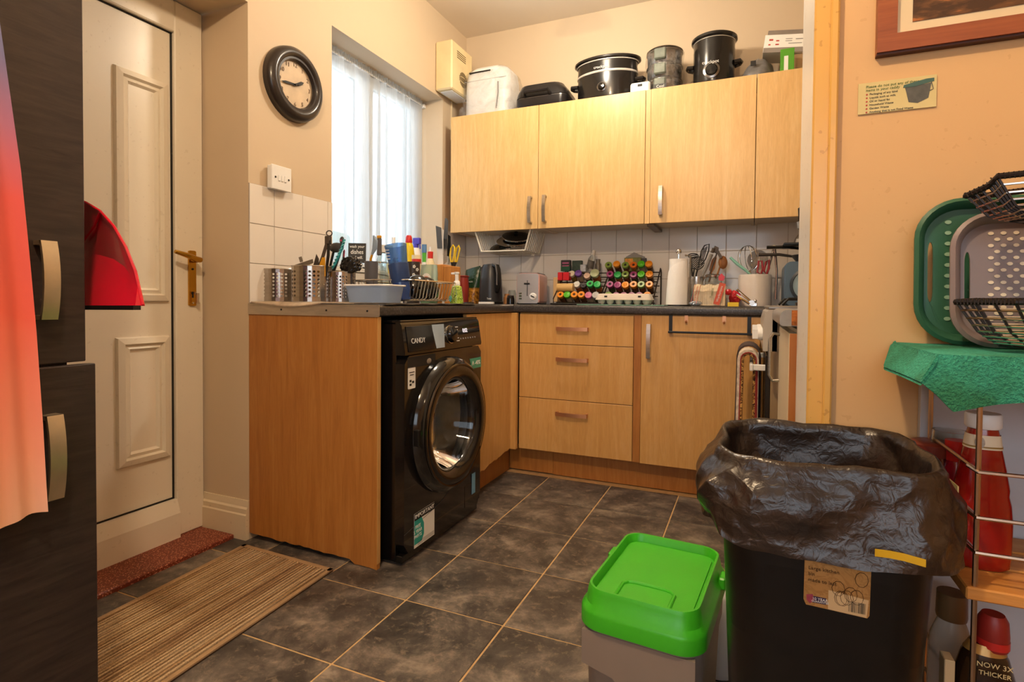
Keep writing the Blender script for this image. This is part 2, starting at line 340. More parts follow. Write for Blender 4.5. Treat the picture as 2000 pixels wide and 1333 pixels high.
# wall tiles
M_wt=mat('cream_wall_tile','#e6e0d8',.16,var=.03,vs=3,spec=.6)
TP=.1525; TX0=.1033; g=.0013
def tile(parent,a0,a1,z0,z1,wall):
    m=MB()
    if wall=='b': m.box(a0+g,a1-g,-.007,.0,z0+g,z1-g,.0012)
    else: m.box(0,.007,a0+g,a1-g,z0+g,z1-g,.0012)
    obj('tile',m,M_wt,parent,0)
M_gr=mat('tile_grout','#b9ada0',.8,var=.2)
obj('grout',MB().box(0.002,XR,-.0045,0,ZT,1.368),M_gr,wall_back,0)
obj('grout',MB().box(0,.0045,YE+.001,WY0,ZT,1.368).box(0,.0045,WY0,WY1,ZT,WZ0-.001).box(0,.0045,WY1,0,ZT,1.368),M_gr,wall_left,0)
for r in range(3):
    z0=ZT+r*TP; z1=z0+TP; xs=[.008]+[TX0+k*TP for k in range(16) if TX0+k*TP<XR]+[XR]
    for a,c in zip(xs,xs[1:]): tile(wall_back,a,c,z0,z1,'b')
    ys=[YE]+[PY(u,0) for u in (534,589,638)]+[WY0]
    for a,c in zip(ys,ys[1:]): tile(wall_left,a,c,z0,z1,'l')
    ys=[WY1,-.15,-.008]
    for a,c in zip(ys,ys[1:]): tile(wall_left,a,c,z0,z1,'l')
ys=[WY0+k*TP for k in range(7)]+[WY1]
for a,c in zip(ys,ys[1:]):
    if c-a>.01: tile(wall_left,a,c,ZT,WZ0-.002,'l')
# ------------------------------------------------------------------ ceiling lamps (out of view, they light the rooms)
M_shade=mat('opal_glass','#fff6e6',.4,var=0)
def lamp(x,y,z,w,label,rad,lc):
    t=thing('ceiling_lamp',label,'lamp',(x,y,H))
    obj('ceiling_rose',MB().lathe([(0,-.02),(.03,-.02),(.045,-.005),(.045,0)],(x,y,H),16),M_pwhite,t); obj('flex',MB().cyl((x,y,H-.02),(x,y,z+.10),.003,n=6),M_pwhite,t)
    obj('shade',MB().lathe([(.03,.10),(.05,.09),(.11,.03),(.13,-.005)],(x,y,z+.02),20),M_shade,t)
    l=bpy.data.lights.new('bulb','POINT'); l.energy=w; l.color=lc; l.shadow_soft_size=rad
    o=bpy.data.objects.new('bulb',l); o.location=(x,y,z-.10); COL.objects.link(o); adopt(o,t)
lamp(.95,-.98,2.50,KITCHEN_W,'opal pendant lamp over the kitchen floor',.06,LAMP_K)
lamp(1.30,-3.165,2.50,DINING_W,'opal pendant lamp over the dining end of the room',.05,LAMP_D)
lamp(3.2,-3.1,2.46,SIDE_W,'opal pendant lamp in the far right of the dining end',.05,LAMP_D)
# ------------------------------------------------------------------ fitted units
def bow_handle(name,p,L,out,along,parent,m,w=.019,bow=.007,d=.028):
    p=Vector(p); out=Vector(out); along=Vector(along); side=out.cross(along)
    rg=[]
    n=10
    for k in range(n+1):
        s=-1+2*k/n; h=d+bow*(1-s*s); c=p+along*(s*L/2)+out*h
        rg.append([c+side*(w/2)-out*.004,c+side*(w/2)+out*.002,c-side*(w/2)+out*.002,c-side*(w/2)-out*.004])
    mb=MB().ring(rg,True,True,True)
    for s in (-1,1):
        c=p+along*(s*(L/2-.004))
        q=[c+side*(w/2)+along*.004,c+side*(w/2)-along*.004,c-side*(w/2)-along*.004,c-side*(w/2)+along*.004]
        mb.ring([[v for v in q],[v+out*d for v in q]],True,True,True)
    return obj(name,mb,m,parent,30)
# end panel with a worn bottom edge
random.seed(3)
pts=[(.002,.868),(.002,.028)]
for k in range(1,26):
    x=.002+k*.594/26; pts.append((x,.012+.014*(1-k/26)+random.uniform(-.002,.004)*(1 if k<23 else .1)-(.01 if k>21 else 0)))
pts+=[(.598,.0),(.598,.868)]
def endpanel_mat():
    m=wood('golden_oak_end_panel','#a1632a','#b17332','#bf8440',rough=.42); nt=m.node_tree; b=nt.nodes['Principled BSDF']
    return m
t=thing('end_panel','golden oak end panel beside the black washing machine, worn along its foot','panel',(.3,YE,0))
obj('board',MB().prism(pts,YE,YE+.018,'y'),endpanel_mat(),t,0)
obj('edging',MB().box(.5985,.600,YE,YE+.018,.02,.868),M_oak,t,0)
# worktops with rounded front edge
def edge_prof(d,zb=.870,zt=.910,r=.013):
    o=[(0,zt)]
    for k in range(6):
        a=R(90-90*k/5); o.append((d-r+r*math.cos(a),zt-r+r*math.sin(a)))
    for k in range(4):
        a=R(-90*k/3); o.append((d-.008+.008*math.cos(a),zb+.008+.008*math.sin(a)))
    return o+[(0,zb)]
t=thing('worktop','dark slate worktop over the washing machine, its cut end capped with metal strip','worktop',(.3,-.9,.87))
obj('top',MB().prism([(x+.009,z) for x,z in edge_prof(.60)],YE+.0,-.009,'y'),M_top,t,30)
M_strip=mat('aluminium_strip','#c3b7a6',.36,.8,var=.12,vs=14,stretch=(1,1,6))
es=obj('end_strip',MB().prism(rrect(.607,.042,.004,3,.3045,.889),YE-.004,YE+.0,'y'),M_strip,t,0)
for x in (PX(551,YE),PX(639,YE),PX(719,YE)): obj('screw',MB().cyl((x,YE-.0055,.888),(x,YE-.0035,.888),.0035,n=10),M_ink,es)
t=thing('worktop','dark slate worktop along the tiled back wall holding the spice racks','worktop',(1.2,-.3,.87))
m=MB(); pr=edge_prof(.583)
m.ring([[(x,-.009-d,z) for d,z in pr] for x in (.6105,XR-.012)],True,True,True)
obj('top',m,M_top,t,30)
obj('joint_seam',MB().box(.6092,.6104,-.592,-.01,.871,.9103),M_ink,t,0)
# filler panel beside the machine + corner post, torn veneer at its foot
XW=.600
random.seed(5)
pl=[(-1.10,.866),(-1.10,.10)]+[(-1.10+.49*k/18,.10+.05*(k/18)**1.0+random.uniform(-.006,.006)) for k in range(1,18)]+[(-.602,.15),(-.602,.866)]
t=thing('corner_unit','oak corner filler panel between washing machine and drawers, foot veneer torn','panel',(XW,-.8,0))
obj('board',MB().prism(pl,XW-.018,XW,'x'),M_oak,t,0)
obj('corner_post',MB().box(XW-.018,.632,-.602,YD,.144,.866,.001),M_oak,t,0)
obj('plinth',MB().box(XW-.07,XW-.052,-1.09,-.492,0,.15),M_oakdark,t,0)
# drawer unit
t=thing('drawer_unit','oak base unit of three drawers with copper bow handles','drawers',(.94,-.3,0))
obj('carcass',MB().box(.634,1.2745,-.553,-.01,.15,.868),M_oak,t,0)
z=[U(1014,876,Y=YD).z,U(1014,775,Y=YD).z,U(1014,670,Y=YD).z,.862]
for k in range(3):
    d=obj('drawer',MB().box(.638,1.237,YD,YD+.02,z[k]+.0015,z[k+1]-.0015,.0012),M_oak,t,0)
    zz=[U(1120,810,Y=YD).z,U(1120,703,Y=YD).z,U(1120,643,Y=YD).z][k]
    bow_handle('handle',(PX(1120,YD),YD,zz),.165,(0,-1,0),(1,0,0),d,M_copper)
obj('filler',MB().box(1.239,1.2735,YD+.004,YD+.022,.146,.866),M_oakdark,t,0)
# base cupboard
t=thing('base_cupboard','oak base cupboard door with steel handle and black over-door rail','cupboard',(1.53,-.3,0))
obj('carcass',MB().box(1.276,XR-.005,-.553,-.01,.15,.868),M_oak,t,0)
d=obj('door',MB().box(1.2755,1.80,YD,YD+.02,.144,.864,.0012),M_oak,t,0)
bow_handle('handle',(PX(1269,YD),YD,(PZ(1269,633,YD)+PZ(1269,700,YD))/2),.165,(0,-1,0),(0,0,1),d,M_steel)
t=thing('plinth','oak plinth board under the drawers and base cupboard','plinth',(1.2,-.49,0))
xj=PX(1080,-.49,925)
obj('board',MB().box(.549,xj,-.49,-.472,.006,.143,.001),M_oakdark,t,0); obj('board',MB().box(xj+.001,1.86,-.49,-.472,.003,.143,.001),M_oakdark,t,0)
# over-door rail and two hooks
t=thing('over_door_rail','slim black towel rail hooked over the oak cupboard door','towel rail',(1.6,YD,.85))
xa,xb=PX(1309,YD-.03),PX(1466,YD-.03); zr=PZ(1380,651,YD-.03)
obj('rail',MB().box(xa-.008,xb+.012,YD-.034,YD-.026,zr-.005,zr+.005,.002),M_black,t)
for x in (xa,xb-.004): obj('bracket',MB().box(x-.008,x+.008,YD-.004,YD-.001,zr,.865).box(x-.008,x+.008,YD-.03,YD-.001,zr-.005,zr+.003).box(x-.008,x+.008,YD-.004,YD+.02,.8645,.867),M_black,t,0)
for u,w in ((1341,'left'),(1415,'right')):
    x=PX(u,YD); one('over_door_hook',MB().box(x-.008,x+.008,YD-.003,YD-.0005,.838,.866).box(x-.008,x+.008,YD-.003,YD+.02,.865,.868).tube([(x,YD-.003,.842),(x,YD-.012,.834),(x,YD-.018,.842)],.004,6),M_copper,'small copper hook over the oak cupboard door, %s one of two'%w,'hook','hooks over the base cupboard door')
# wall cupboards
CZ0,CZ1,CY=1.342,2.04,-.32
def wall_unit(x0,x1,label,hx,name='wall_cupboard',side=False,hz=True):
    t=thing(name,label,'cupboard',((x0+x1)/2,-.15,CZ0))
    m=MB(); s=.016
    m.box(x0+.002,x0+s,CY+.022,-.008,CZ0+.006,CZ1-.004); m.box(x1-s,x1-.002,CY+.022,-.008,CZ0+.006,CZ1-.004); m.box(x0+s,x1-s,CY+.022,-.008,CZ0+.012,CZ0+.028); m.box(x0+s,x1-s,CY+.022,-.008,CZ1-.022,CZ1-.006); m.box(x0+s,x1-s,-.014,-.008,CZ0+.03,CZ1-.03)
    obj('carcass',m,mat('pale_laminate','#d9c7ae',.5,var=.05),t,0)
    if side: obj('side_panel',MB().box(x0-.012,x0+.001,CY+.03,-.008,CZ0+.006,CZ1-.05),M_oakdark,t,0)
    d=obj('door',MB().box(x0+.0015,x1-.0015,CY,CY+.019,CZ0,CZ1,.0012),M_oak_w,t,0)
    if hx: bow_handle('handle',(PX(hx[0],CY),CY,(PZ(hx[0],hx[1],CY)+PZ(hx[0],hx[2],CY))/2),.15,(0,-1,0),(0,0,1),d,M_steel)
wall_unit(.0672,.6376,'oak wall cupboard nearest the window, below the bagged white appliance',(1035,384,438),side=True)
wall_unit(.6376,1.2358,'oak wall cupboard below the oval slow cooker, handle at its lower left',(1063,381,436))
wall_unit(1.262,1.7675,'oak wall cupboard below the round slow cooker, above the kitchen roll',(1288,362,424))
wall_unit(1.7675,2.10,'oak wall cupboard at the right end beside the white door jamb',None)
one('filler_strip',MB().box(1.2363,1.2615,CY+.004,CY+.02,CZ0,CZ1),M_oak_w,'narrow oak filler strip between the second and third wall cupboards','panel',smooth=0)
one('light_bracket',MB().box(1.245,1.285,CY+.03,-.02,CZ0-.012,CZ0+.005,.002),mat('dull_brown_metal','#6d5a44',.4,.4),'brown metal batten under the wall cupboards above the spice rack','bracket',smooth=0)
# ------------------------------------------------------------------ washing machine
def washer():
    X0,X1=.10,.668; Y0,Y1=-1.690,-1.108; XFc=.676
    t=thing('washing_machine','glossy black front-loading washing machine beside the oak end panel','washing machine',(.4,-1.4,0))
    Mb=mat('washer_black','#0d0c0c',.16,var=.15,coat=.2); Mg=mat('washer_front_black','#191614',.13,var=.15,coat=.3)
    obj('body',MB().box(X0,X1-.03,Y0+.004,Y0+.022,.012,.845,.002).box(X0,X1-.03,Y1-.022,Y1-.004,.012,.845,.002).box(X0,X0+.01,Y0+.01,Y1-.01,.012,.845).box(X0,X1-.03,Y0+.01,Y1-.01,.012,.03),Mb,t)
    cz_=U(871,828,X=XFc).z; sq=[]
    for k in range(64):
        a=2*PI*(k+.5)/64; q=max(abs(math.cos(a)),abs(math.sin(a))); ey,ez=math.cos(a)/q,math.sin(a)/q; sq.append((-1.395+(ey*(Y1+1.395) if ey>0 else -ey*(Y0+1.395)),cz_+(ez*(.733-cz_) if ez>0 else -ez*(.041-cz_))))
    ci=[(-1.395+.20*math.cos(2*PI*(k+.5)/64),cz_+.20*math.sin(2*PI*(k+.5)/64)) for k in range(64)]
    obj('front_panel',MB().ring([[(X1-.03,y,z) for y,z in ci],[(XFc,y,z) for y,z in ci],[(XFc,y,z) for y,z in sq],[(X1-.03,y,z) for y,z in sq]],True).box(X1-.03,XFc-.012,Y0+.005,Y1-.005,.010,.036,.002),Mg,t,30)
    cp=obj('control_panel',MB().prism([(X1-.03,.736),(XFc,.736),(XFc+.002,.745),(XFc-.013,.838),(XFc-.02,.848),(X1-.03,.848)],Y0,Y1,'y'),Mg,t,30)
    obj('top',MB().box(X0,XFc-.02,Y0+.002,Y1-.002,.846,.856,.002),Mb,t)
    sl=Vector((-.015,0,.093)).normalized(); P=lambda y,z:Vector((XFc+.0022-(z-.745)*.161,y,z))
    nrm=(.987,0,.16)
    CB=lambda p:basis(p,(0,1,0),nrm)
    obj('drawer_front',MB(CB(P(-1.585,.79))).box(-.085,.085,-.045,.046,0,.003,.001),Mb,cp)
    obj('film',MB(CB(P(-1.465,.79))).prism([(-.035,.046),(.055,.046),(.04,-.044),(-.02,-.044)],.0005,.0012),mat('protective_film','#9fb0bf',.25,var=.1),cp,0)
    text('logo','CANDY',.026,CB(P(-1.605,.782)+Vector(nrm)*.004),mat('silver_print','#d8d8d8',.4,var=0),cp)
    k=obj('dial',MB().lathe([(.034,0),(.034,.012),(.029,.022),(.012,.024),(.0,.024)],P(-1.375,.793),28,nrm),M_gblack,cp); obj('dial_rim',MB().lathe([(.036,0),(.036,.006),(.033,.007)],P(-1.375,.793),28,nrm),M_chrome,k)
    Mp=MATS['silver_print']
    m=MB()
    for s in (-1,1):
        for q in range(6):
            m.xf=CB(P(-1.375+s*(.052+.004*abs(q-2.5)),.82-q*.011)); m.box(-.012,.012,-.0018,.0018,.0005,.001)
    obj('programme_marks',m,Mp,cp,0,kind='stuff')
    text('display','0:02',.024,CB(P(-1.245,.803)+Vector(nrm)*.001),mat('display_segments','#f4f2ff',.4,var=0,emit=.5),cp)
    m=MB(); 
    for q in range(7): m.xf=CB(P(-1.29+q*.021,.772)); m.box(-.005,.005,-.003,.003,.0005,.001)
    obj('touch_icons',m,mat('dim_print','#8d8a88',.5,var=0),cp,0,kind='stuff')
    # drawer slot under the panel
    obj('pull_recess',MB().box(XFc-.001,XFc+.0012,-1.672,-1.49,.69,.728,.0005),M_ink,t,0)
    obj('pull_lip',MB().ball((XFc-.004,-1.535,.704),.02,.35,1.3,.8),mat('worn_grey','#8b8073',.4),t)
    # porthole
    c=U(871,828,X=XFc); c=Vector((XFc,-1.395,c.z)); A=(1,0,0)
    ring=obj('porthole_ring',MB().lathe([(.258,0),(.262,.012),(.252,.034),(.225,.05),(.200,.05),(.180,.038),(.168,.018),(.166,.0)],c,56,A),Mg,t,40)
    obj('ring_trim',MB().lathe([(.238,.0475),(.234,.0515),(.228,.0505)],c,56,A),mat('dark_chrome','#5a5550',.2,1),ring)
    obj('porthole_glass',MB().lathe([(.168,.02),(.165,.012),(.15,-.03),(.13,-.075),(.10,-.095),(.0,-.102)],c,48,A),mat('porthole_glass','#e8ecec',.03,trans=1,var=0,ior=1.35),ring)
    obj('drum',MB().lathe([(.21,-.02),(.215,-.10),(.22,-.12),(.222,-.30),(.18,-.36),(0,-.37)],c,40,A),mat('drum_steel','#d6d4d0',.32,1,var=.15,vs=25,bump=.5,bs=60),t)
    obj('door_seal',MB().lathe([(.200,-.002),(.198,-.02),(.182,-.045),(.172,-.02)],c,40,A),mat('grey_rubber','#3d3b3a',.6),t)
    obj('door_catch',MB().box(XFc+.012,XFc+.036,c.y-.262,c.y-.245,c.z-.03,c.z+.03,.004),M_black,ring)
    # stickers
    FX=lambda y,z,e=.0006:FACE_X((XFc+e,y,z))
    st=obj('energy_sticker',MB(FX(-1.16,.66)).prism([(-.055,.022),(.052,.022),(.052,-.022),(-.035,-.022)],0,.0006),mat('teal_sticker','#3f9b80',.4,var=.03),t,0)
    text('energy_text','A -40%',.026,FX(-1.155,.66,.0014),M_paper,st); obj('sticker_tail',MB(FX(-1.16,.62)).prism([(-.035,.018),(-.028,.018),(.05,-.05),(.048,-.056)],0,.0005),mat('light_edge','#8aa39a',.4),st,0)
    st=obj('rating_sticker',MB(FX(-1.648,.655)).prism(rrect(.046,.075,.004),0,.0006),M_paper,t,0)
    m=MB()
    for q,(a,b) in enumerate(((-.016,.016),(-.012,.012))): m.xf=FX(-1.648,.675-q*.009,.0014); m.box(a,b,-.0015,.0015,0,.0003)
    for y,z in ((-1.656,.645),(-1.656,.632),(-1.64,.64)): m.xf=FX(y,z,.0014); m.box(-.006,.006,-.004,.004,0,.0003)
    obj('sticker_print',m,M_ink,st,0)
    st=obj('blue_sticker',MB(FX(-1.175,U(918,948,X=XFc).z,.0022)).box(-.016,.016,-.044,.044,0,.0006),mat('sky_blue_sticker','#6fa8cf',.35,var=.05),t,0)
    zc=U(825,1028,X=XFc).z
    st=obj('notice_sticker',MB(FX(-1.56,zc)).box(-.068,.068,-.062,.062,0,.0006),M_paper,t,0)
    obj('heading_band',MB(FX(-1.56,zc+.049,.0014)).box(-.068,.068,-.013,.013,0,.0002),M_ink,st,0)
    text('heading','IMPORTANT',.021,FX(-1.56,zc+.049,.002),M_paper,st,sx=1.1)
    obj('teal_patch',MB(FX(-1.60,zc-.01,.0014)).prism([(-.028,.046),(.02,.046),(.035,.02),(.035,-.02),(.02,-.04),(-.028,-.04)],0,.0002),mat('teal_print','#2fa79b',.4,var=.03),st,0)
    text('patch_text','FREE\n5 YEAR\nPARTS',.017,FX(-1.605,zc-.006,.002),M_paper,st)
    m=MB()
    for q in range(4): m.xf=FX(-1.555,zc-.045-q*.004,.0014); m.box(-.05,.06,-.0007,.0007,0,.0002)
    obj('small_print',m,MATS['dim_print'],st,0)
    # raised lines in the lower front, kick strip flap
    obj('moulded_line',MB().tube([(XFc+.0005,-1.69,.115),(XFc+.0005,-1.45,.15),(XFc+.0005,-1.25,.22),(XFc+.0005,-1.13,.33)],.0012,5),mat('edge_sheen','#3a3734',.3),t)
    obj('filter_flap',MB().box(XFc,XFc+.0012,-1.25,-1.115,.06,.15,.0005),Mg,t)
    for y in (Y0+.06,Y1-.06): obj('foot',MB().lathe([(.0,0),(.022,0),(.022,.012),(.008,.014),(.008,.03)],(.6,y,0),12),M_black,t)
washer()
# ------------------------------------------------------------------ cooker, right-hand base unit
XC=PX(1500,-1.24); YC0,YC1=-1.235,-.64
def cooker():
    Mw=mat('cooker_grey_enamel','#b9b1a6',.3,var=.08); Mbr=mat('cooker_side','#8a7355',.4,var=.2,vs=5)
    t=thing('cooker','freestanding grey cooker with round white knobs facing left','cooker',(2.1,-.93,0))
    obj('body',MB().box(XC+.012,XR-.02,YC0,YC1,.02,.905,.003),Mbr,t,0)
    p=obj('control_panel',MB().prism([(XC-.012,.765),(XC+.03,.765),(XC+.03,.905),(XC+.006,.905),(XC-.004,.898),(XC-.014,.86)],YC0,YC1,'y'),Mw,t,25)
    for k in range(5):
        y=YC0+.09+k*.105
        kn=obj('knob',MB().lathe([(.021,0),(.021,.012),(.019,.016),(.0,.016)],(XC-.012,y,.818),18,(-1,0,0)).box(XC-.046,XC-.026,y-.005,y+.005,.80,.836,.002),M_pwhite,p)
    od=obj('oven_door',MB().box(XC-.004,XC+.014,YC0+.006,YC1-.006,.16,.752,.004),mat('oven_glass_dark','#2a2422',.2,var=.1),t,0)
    zh=.705; hy=(YC0+YC1)/2
    obj('handle',MB().box(XC-.053,XC-.041,YC0+.02,YC1-.02,zh-.012,zh+.012,.003).box(XC-.045,XC-.002,YC0+.03,YC0+.05,zh-.010,zh+.010,.002).box(XC-.045,XC-.002,YC1-.05,YC1-.03,zh-.010,zh+.010,.002),M_pwhite,od)
    obj('drawer',MB().box(XC-.004,XC+.014,YC0+.006,YC1-.006,.03,.15,.004),Mbr,t,0)
    h=obj('hob_plate',MB().box(XC+.0,XR-.02,YC0,YC1,.905,.918,.004),mat('hob_grey','#8f8a84',.3,.6),t,0)
    for x,y in ((XC+.16,YC0+.15),(XC+.16,YC1-.16),(XC+.42,YC0+.15),(XC+.42,YC1-.16)):
        b=obj('burner',MB().lathe([(.05,0),(.05,.012),(.035,.018),(0,.018)],(x,y,.918),20),M_black,h)
        m=MB()
        for q in range(4):
            a=q*PI/2; c,s=math.cos(a),math.sin(a); m.tube([(x+.02*c,y+.02*s,.943),(x+.09*c,y+.09*s,.943),(x+.11*c,y+.11*s,.92)],.005,6)
        obj('pan_support',m,M_black,h)
    obj('rear_panel',MB().box(XC+.03,XR-.02,YC1-.004,YC1+.0,.2,.9),Mbr,t,0)
cooker()
XU=PX(1543,YP1+.0)-.0; YU=PY(1522,XU)
def right_unit():
    Mc=mat('cream_laminate','#dccdb0',.42,var=.04)
    t=thing('base_cupboard','cream base cupboard at the right with bow handle, next to the cooker','cupboard',(2.1,-1.5,0))
    y0=YP1+.004; y1=min(YU,YC0-.012)
    obj('carcass',MB().box(XU+.02,XR-.005,y0,y1,.15,.86),Mc,t,0)
    d=obj('door',MB().box(XU,XU+.019,y0,y1,.15,.852,.001),Mc,t,0)
    obj('door_edge',MB().box(XU+.001,XU+.0185,y0-.0016,y0,.15,.852),mat('brown_edging','#a8672c',.5),d,0)
    yh=y1-.06; zz=[U(1503,650,Y=yh).z,U(1503,745,Y=yh).z]; 
    m=MB().tube([(XU,yh,zz[0]-.005),(XU-.02,yh,zz[0]-.002),(XU-.03,yh,zz[0]-.02),(XU-.03,yh,zz[1]+.02),(XU-.02,yh,zz[1]+.002),(XU,yh,zz[1]+.005)],.0055,8)
    obj('handle',m,M_steel,d)
    obj('plinth',MB().box(XU+.05,XU+.065,y0,y1,0,.15),M_oakdark,t,0)
    w=thing('worktop','grey worktop stub with raw chipboard end beside the white door jamb','worktop',(2.1,-1.5,.87))
    pr=edge_prof(XR-.012-(XU-.022),r=.018)
    obj('top',MB().ring([[(XR-.012-d,y,z) for d,z in pr] for y in (y0-.006,y1)],True,True,True),mat('grey_worktop','#8f8c8a',.35,var=.1,vs=60),w,30)
    obj('raw_end',MB().box(XU+.004,XR-.02,y0-.0075,y0-.0055,.872,.909),mat('raw_chipboard','#a8622e',.9,var=.5,vs=90,bump=.8,bs=150),w,0)
right_unit()
# ------------------------------------------------------------------ tall black cupboard at the left
XK=.578
def black_wood():
    m,nt,b=newmat('black_woodgrain'); v=coords(nt,(6,6,6)); f=noise(nt,coords(nt,(1.5,1.5,14)),6,6,.6,.6); g=noise(nt,coords(nt,(1,1,1)),18,5,.7)
    c=ramp(nt,f,[(.3,lin('#241d1b')),(.7,lin('#382e2a'))]); sp=ramp(nt,g,[(.70,(0,0,0)),(.76,(.35,.35,.35))])
    mx=nt.nodes.new('ShaderNodeMix'); mx.data_type='RGBA'; nt.links.new(sp,mx.inputs['Factor']); nt.links.new(c,mx.inputs['A']); mx.inputs['B'].default_value=(*lin('#4a403b'),1)
    nt.links.new(mx.outputs['Result'],b.inputs['Base Color']); setp(b,Roughness=.40); addbump(nt,b,f,.25,.002); return m
def tall_cupboard():
    Mk=black_wood(); t=thing('tall_cupboard','tall black woodgrain cupboard at the left edge with two strap handles','cupboard',(.3,-2.9,0))
    y1=PY(187,XK,720); zsp=U(187,708,X=XK).z
    y2=PY(166,XK-.02,500)
    obj('carcass',MB().box(.03,XK-.045,-3.5,y2-.02,.0,2.2),Mk,t,0)
    for nm,x,ya,za,zb,hu,hv0,hv1,hd in (('door',XK-.02,y2,zsp+.002,2.2,104,470,625,0),('door',XK,y1,.08,zsp-.002,116,813,978,0)):
        d=obj(nm,MB().box(x-.02,x,-3.2,ya,za,zb,.0015),Mk,t,0)
        yh=PY(hu-22,x,(hv0+hv1)/2); za,zb=U(hu,hv0,Y=yh).z,U(hu,hv1,Y=yh).z
        bow_handle('handle',(x,yh,(za+zb)/2),za-zb,(1,0,0),(0,0,1),d,mat('aged_steel_handle','#d6c6a8',.32,.9,var=.15),w=.026,bow=.010,d=.022)
tall_cupboard()
# ------------------------------------------------------------------ on the left wall: clock, switch, heater, curtain
def clock():
    c=U(581,165,X=.03); c.x=0; A=(1,0,0); r=.150
    Mf=mat('dark_bronze_frame','#2c2522',.3,var=.2,coat=.2); t=thing('wall_clock','round dark-framed wall clock on the cream wall','clock',c)
    obj('frame',MB().lathe([(r,0),(r,.012),(r-.004,.03),(r-.022,.044),(r-.038,.042),(r-.044,.034),(r-.052,.034),(r-.058,.022)],c,48,A),Mf,t,50)
    f=obj('face',MB().lathe([(r-.05,.016),(0,.016)],c,48,A),mat('aged_clock_face','#cdb697',.5,var=.15,vs=14),t)
    P=lambda a,rr,x=.0175:Vector((c.x+x,c.y+rr*math.sin(a),c.z+rr*math.cos(a)))
    for k in range(1,13):
        a=R(30*k); text('numeral',str(k),.024,FACE_X(P(a,r-.070)),mat('faded_numerals','#6f5a46',.6,var=0),f)
    for nm,a,L,w in (('hour_hand',R(62),.05,.007),('minute_hand',R(262),.078,.005)):
        d=Vector((0,math.sin(a),math.cos(a))); q=Vector((0,math.cos(a),-math.sin(a))); p=c+Vector((.021,0,0))
        obj(nm,MB().ring([[v for v in (p-d*.015+q*w*.5,p+d*L*.7+q*w,p+d*L,p+d*L*.7-q*w,p-d*.015-q*w*.5)],[v+Vector((.0015,0,0)) for v in (p-d*.015+q*w*.5,p+d*L*.7+q*w,p+d*L,p+d*L*.7-q*w,p-d*.015-q*w*.5)]],True,True,True),M_ink,t,0)
    obj('hub',MB().cyl(c+Vector((.016,0,0)),c+Vector((.025,0,0)),.005,n=12),M_ink,t)
clock()
def switch():
    y0,y1=PY(519,0),PY(556,0); c=U(537,346,X=.03); z0=c.z-.046; z1=c.z+.046
    t=thing('light_switch','white two-gang light switch on the cream wall above the tiles','switch',(0,(y0+y1)/2,c.z))
    obj('back_box',MB().box(.0072,.03,y0,y1,z0,z1,.003),M_pwhite,t); obj('plate',MB().box(.029,.036,y0-.002,y1+.002,z0-.002,z1+.002,.002),M_pwhite,t)
    w=y1-y0
    for k in range(3): obj('rocker',MB().box(.035,.040,y0+w*(.30+k*.16),y0+w*(.30+k*.16)+w*.10,c.z-.014,c.z+.012,.002),M_pwhite,t)
    for y in (y0+w*.16,y1-w*.14): obj('screw',MB().cyl((.035,y,c.z),(.0375,y,c.z),.004,n=10),M_ink,t)
switch()
def heater():
    y0,y1=PY(850,0,120),-.135; d=PX(910,y1,140); z0=2.185; z1=2.475
    Mh=mat('yellowed_heater_plastic','#e3cf9f',.42,var=.06); t=thing('fan_heater','yellowed plastic fan heater high on the wall beside the window','heater',(0,(y0+y1)/2,z0))
    b=obj('casing',MB().box(0,.115,y0,y1,z0,z1,.008),Mh,t)
    obj('lower_vent',MB().box(.02,.10,y0+.03,y1-.03,z0-.004,z0+.002,.001),M_pwhite,t,0)
    m=MB()
    for k in range(4): m.box(.1145,.1162,y0+.06,y1-.09,z1-.05-k*.012,z1-.045-k*.012)
    obj('top_slots',m,mat('slot_shadow','#6d5b3c',.7,var=0),b,0,kind='stuff')
    g=MB(); cy,cz=(y0+y1)/2+.01,z0+.095
    for k in range(-5,6):
        h=math.sqrt(max(0,.048**2-(k*.009)**2))
        for q in (-1,0,1):
            if h>.012: g.box(.1145,.1162,cy+k*.009-.0028,cy+k*.009+.0028,cz+q*h*.66-h*.28,cz+q*h*.66+h*.28)
    obj('round_grille',g,MATS['slot_shadow'],b,0,kind='stuff')
    obj('pull_switch',MB().cyl((.1,y1-.05,z0-.008),(.1,y1-.05,z0),.006,n=10),M_ink,t); obj('cable',MB().box(.0,.008,y1-.07,y1-.06,CZ1-.1,z0,.001),mat('flex_beige','#d8c6a4',.5),t,0)
heater()
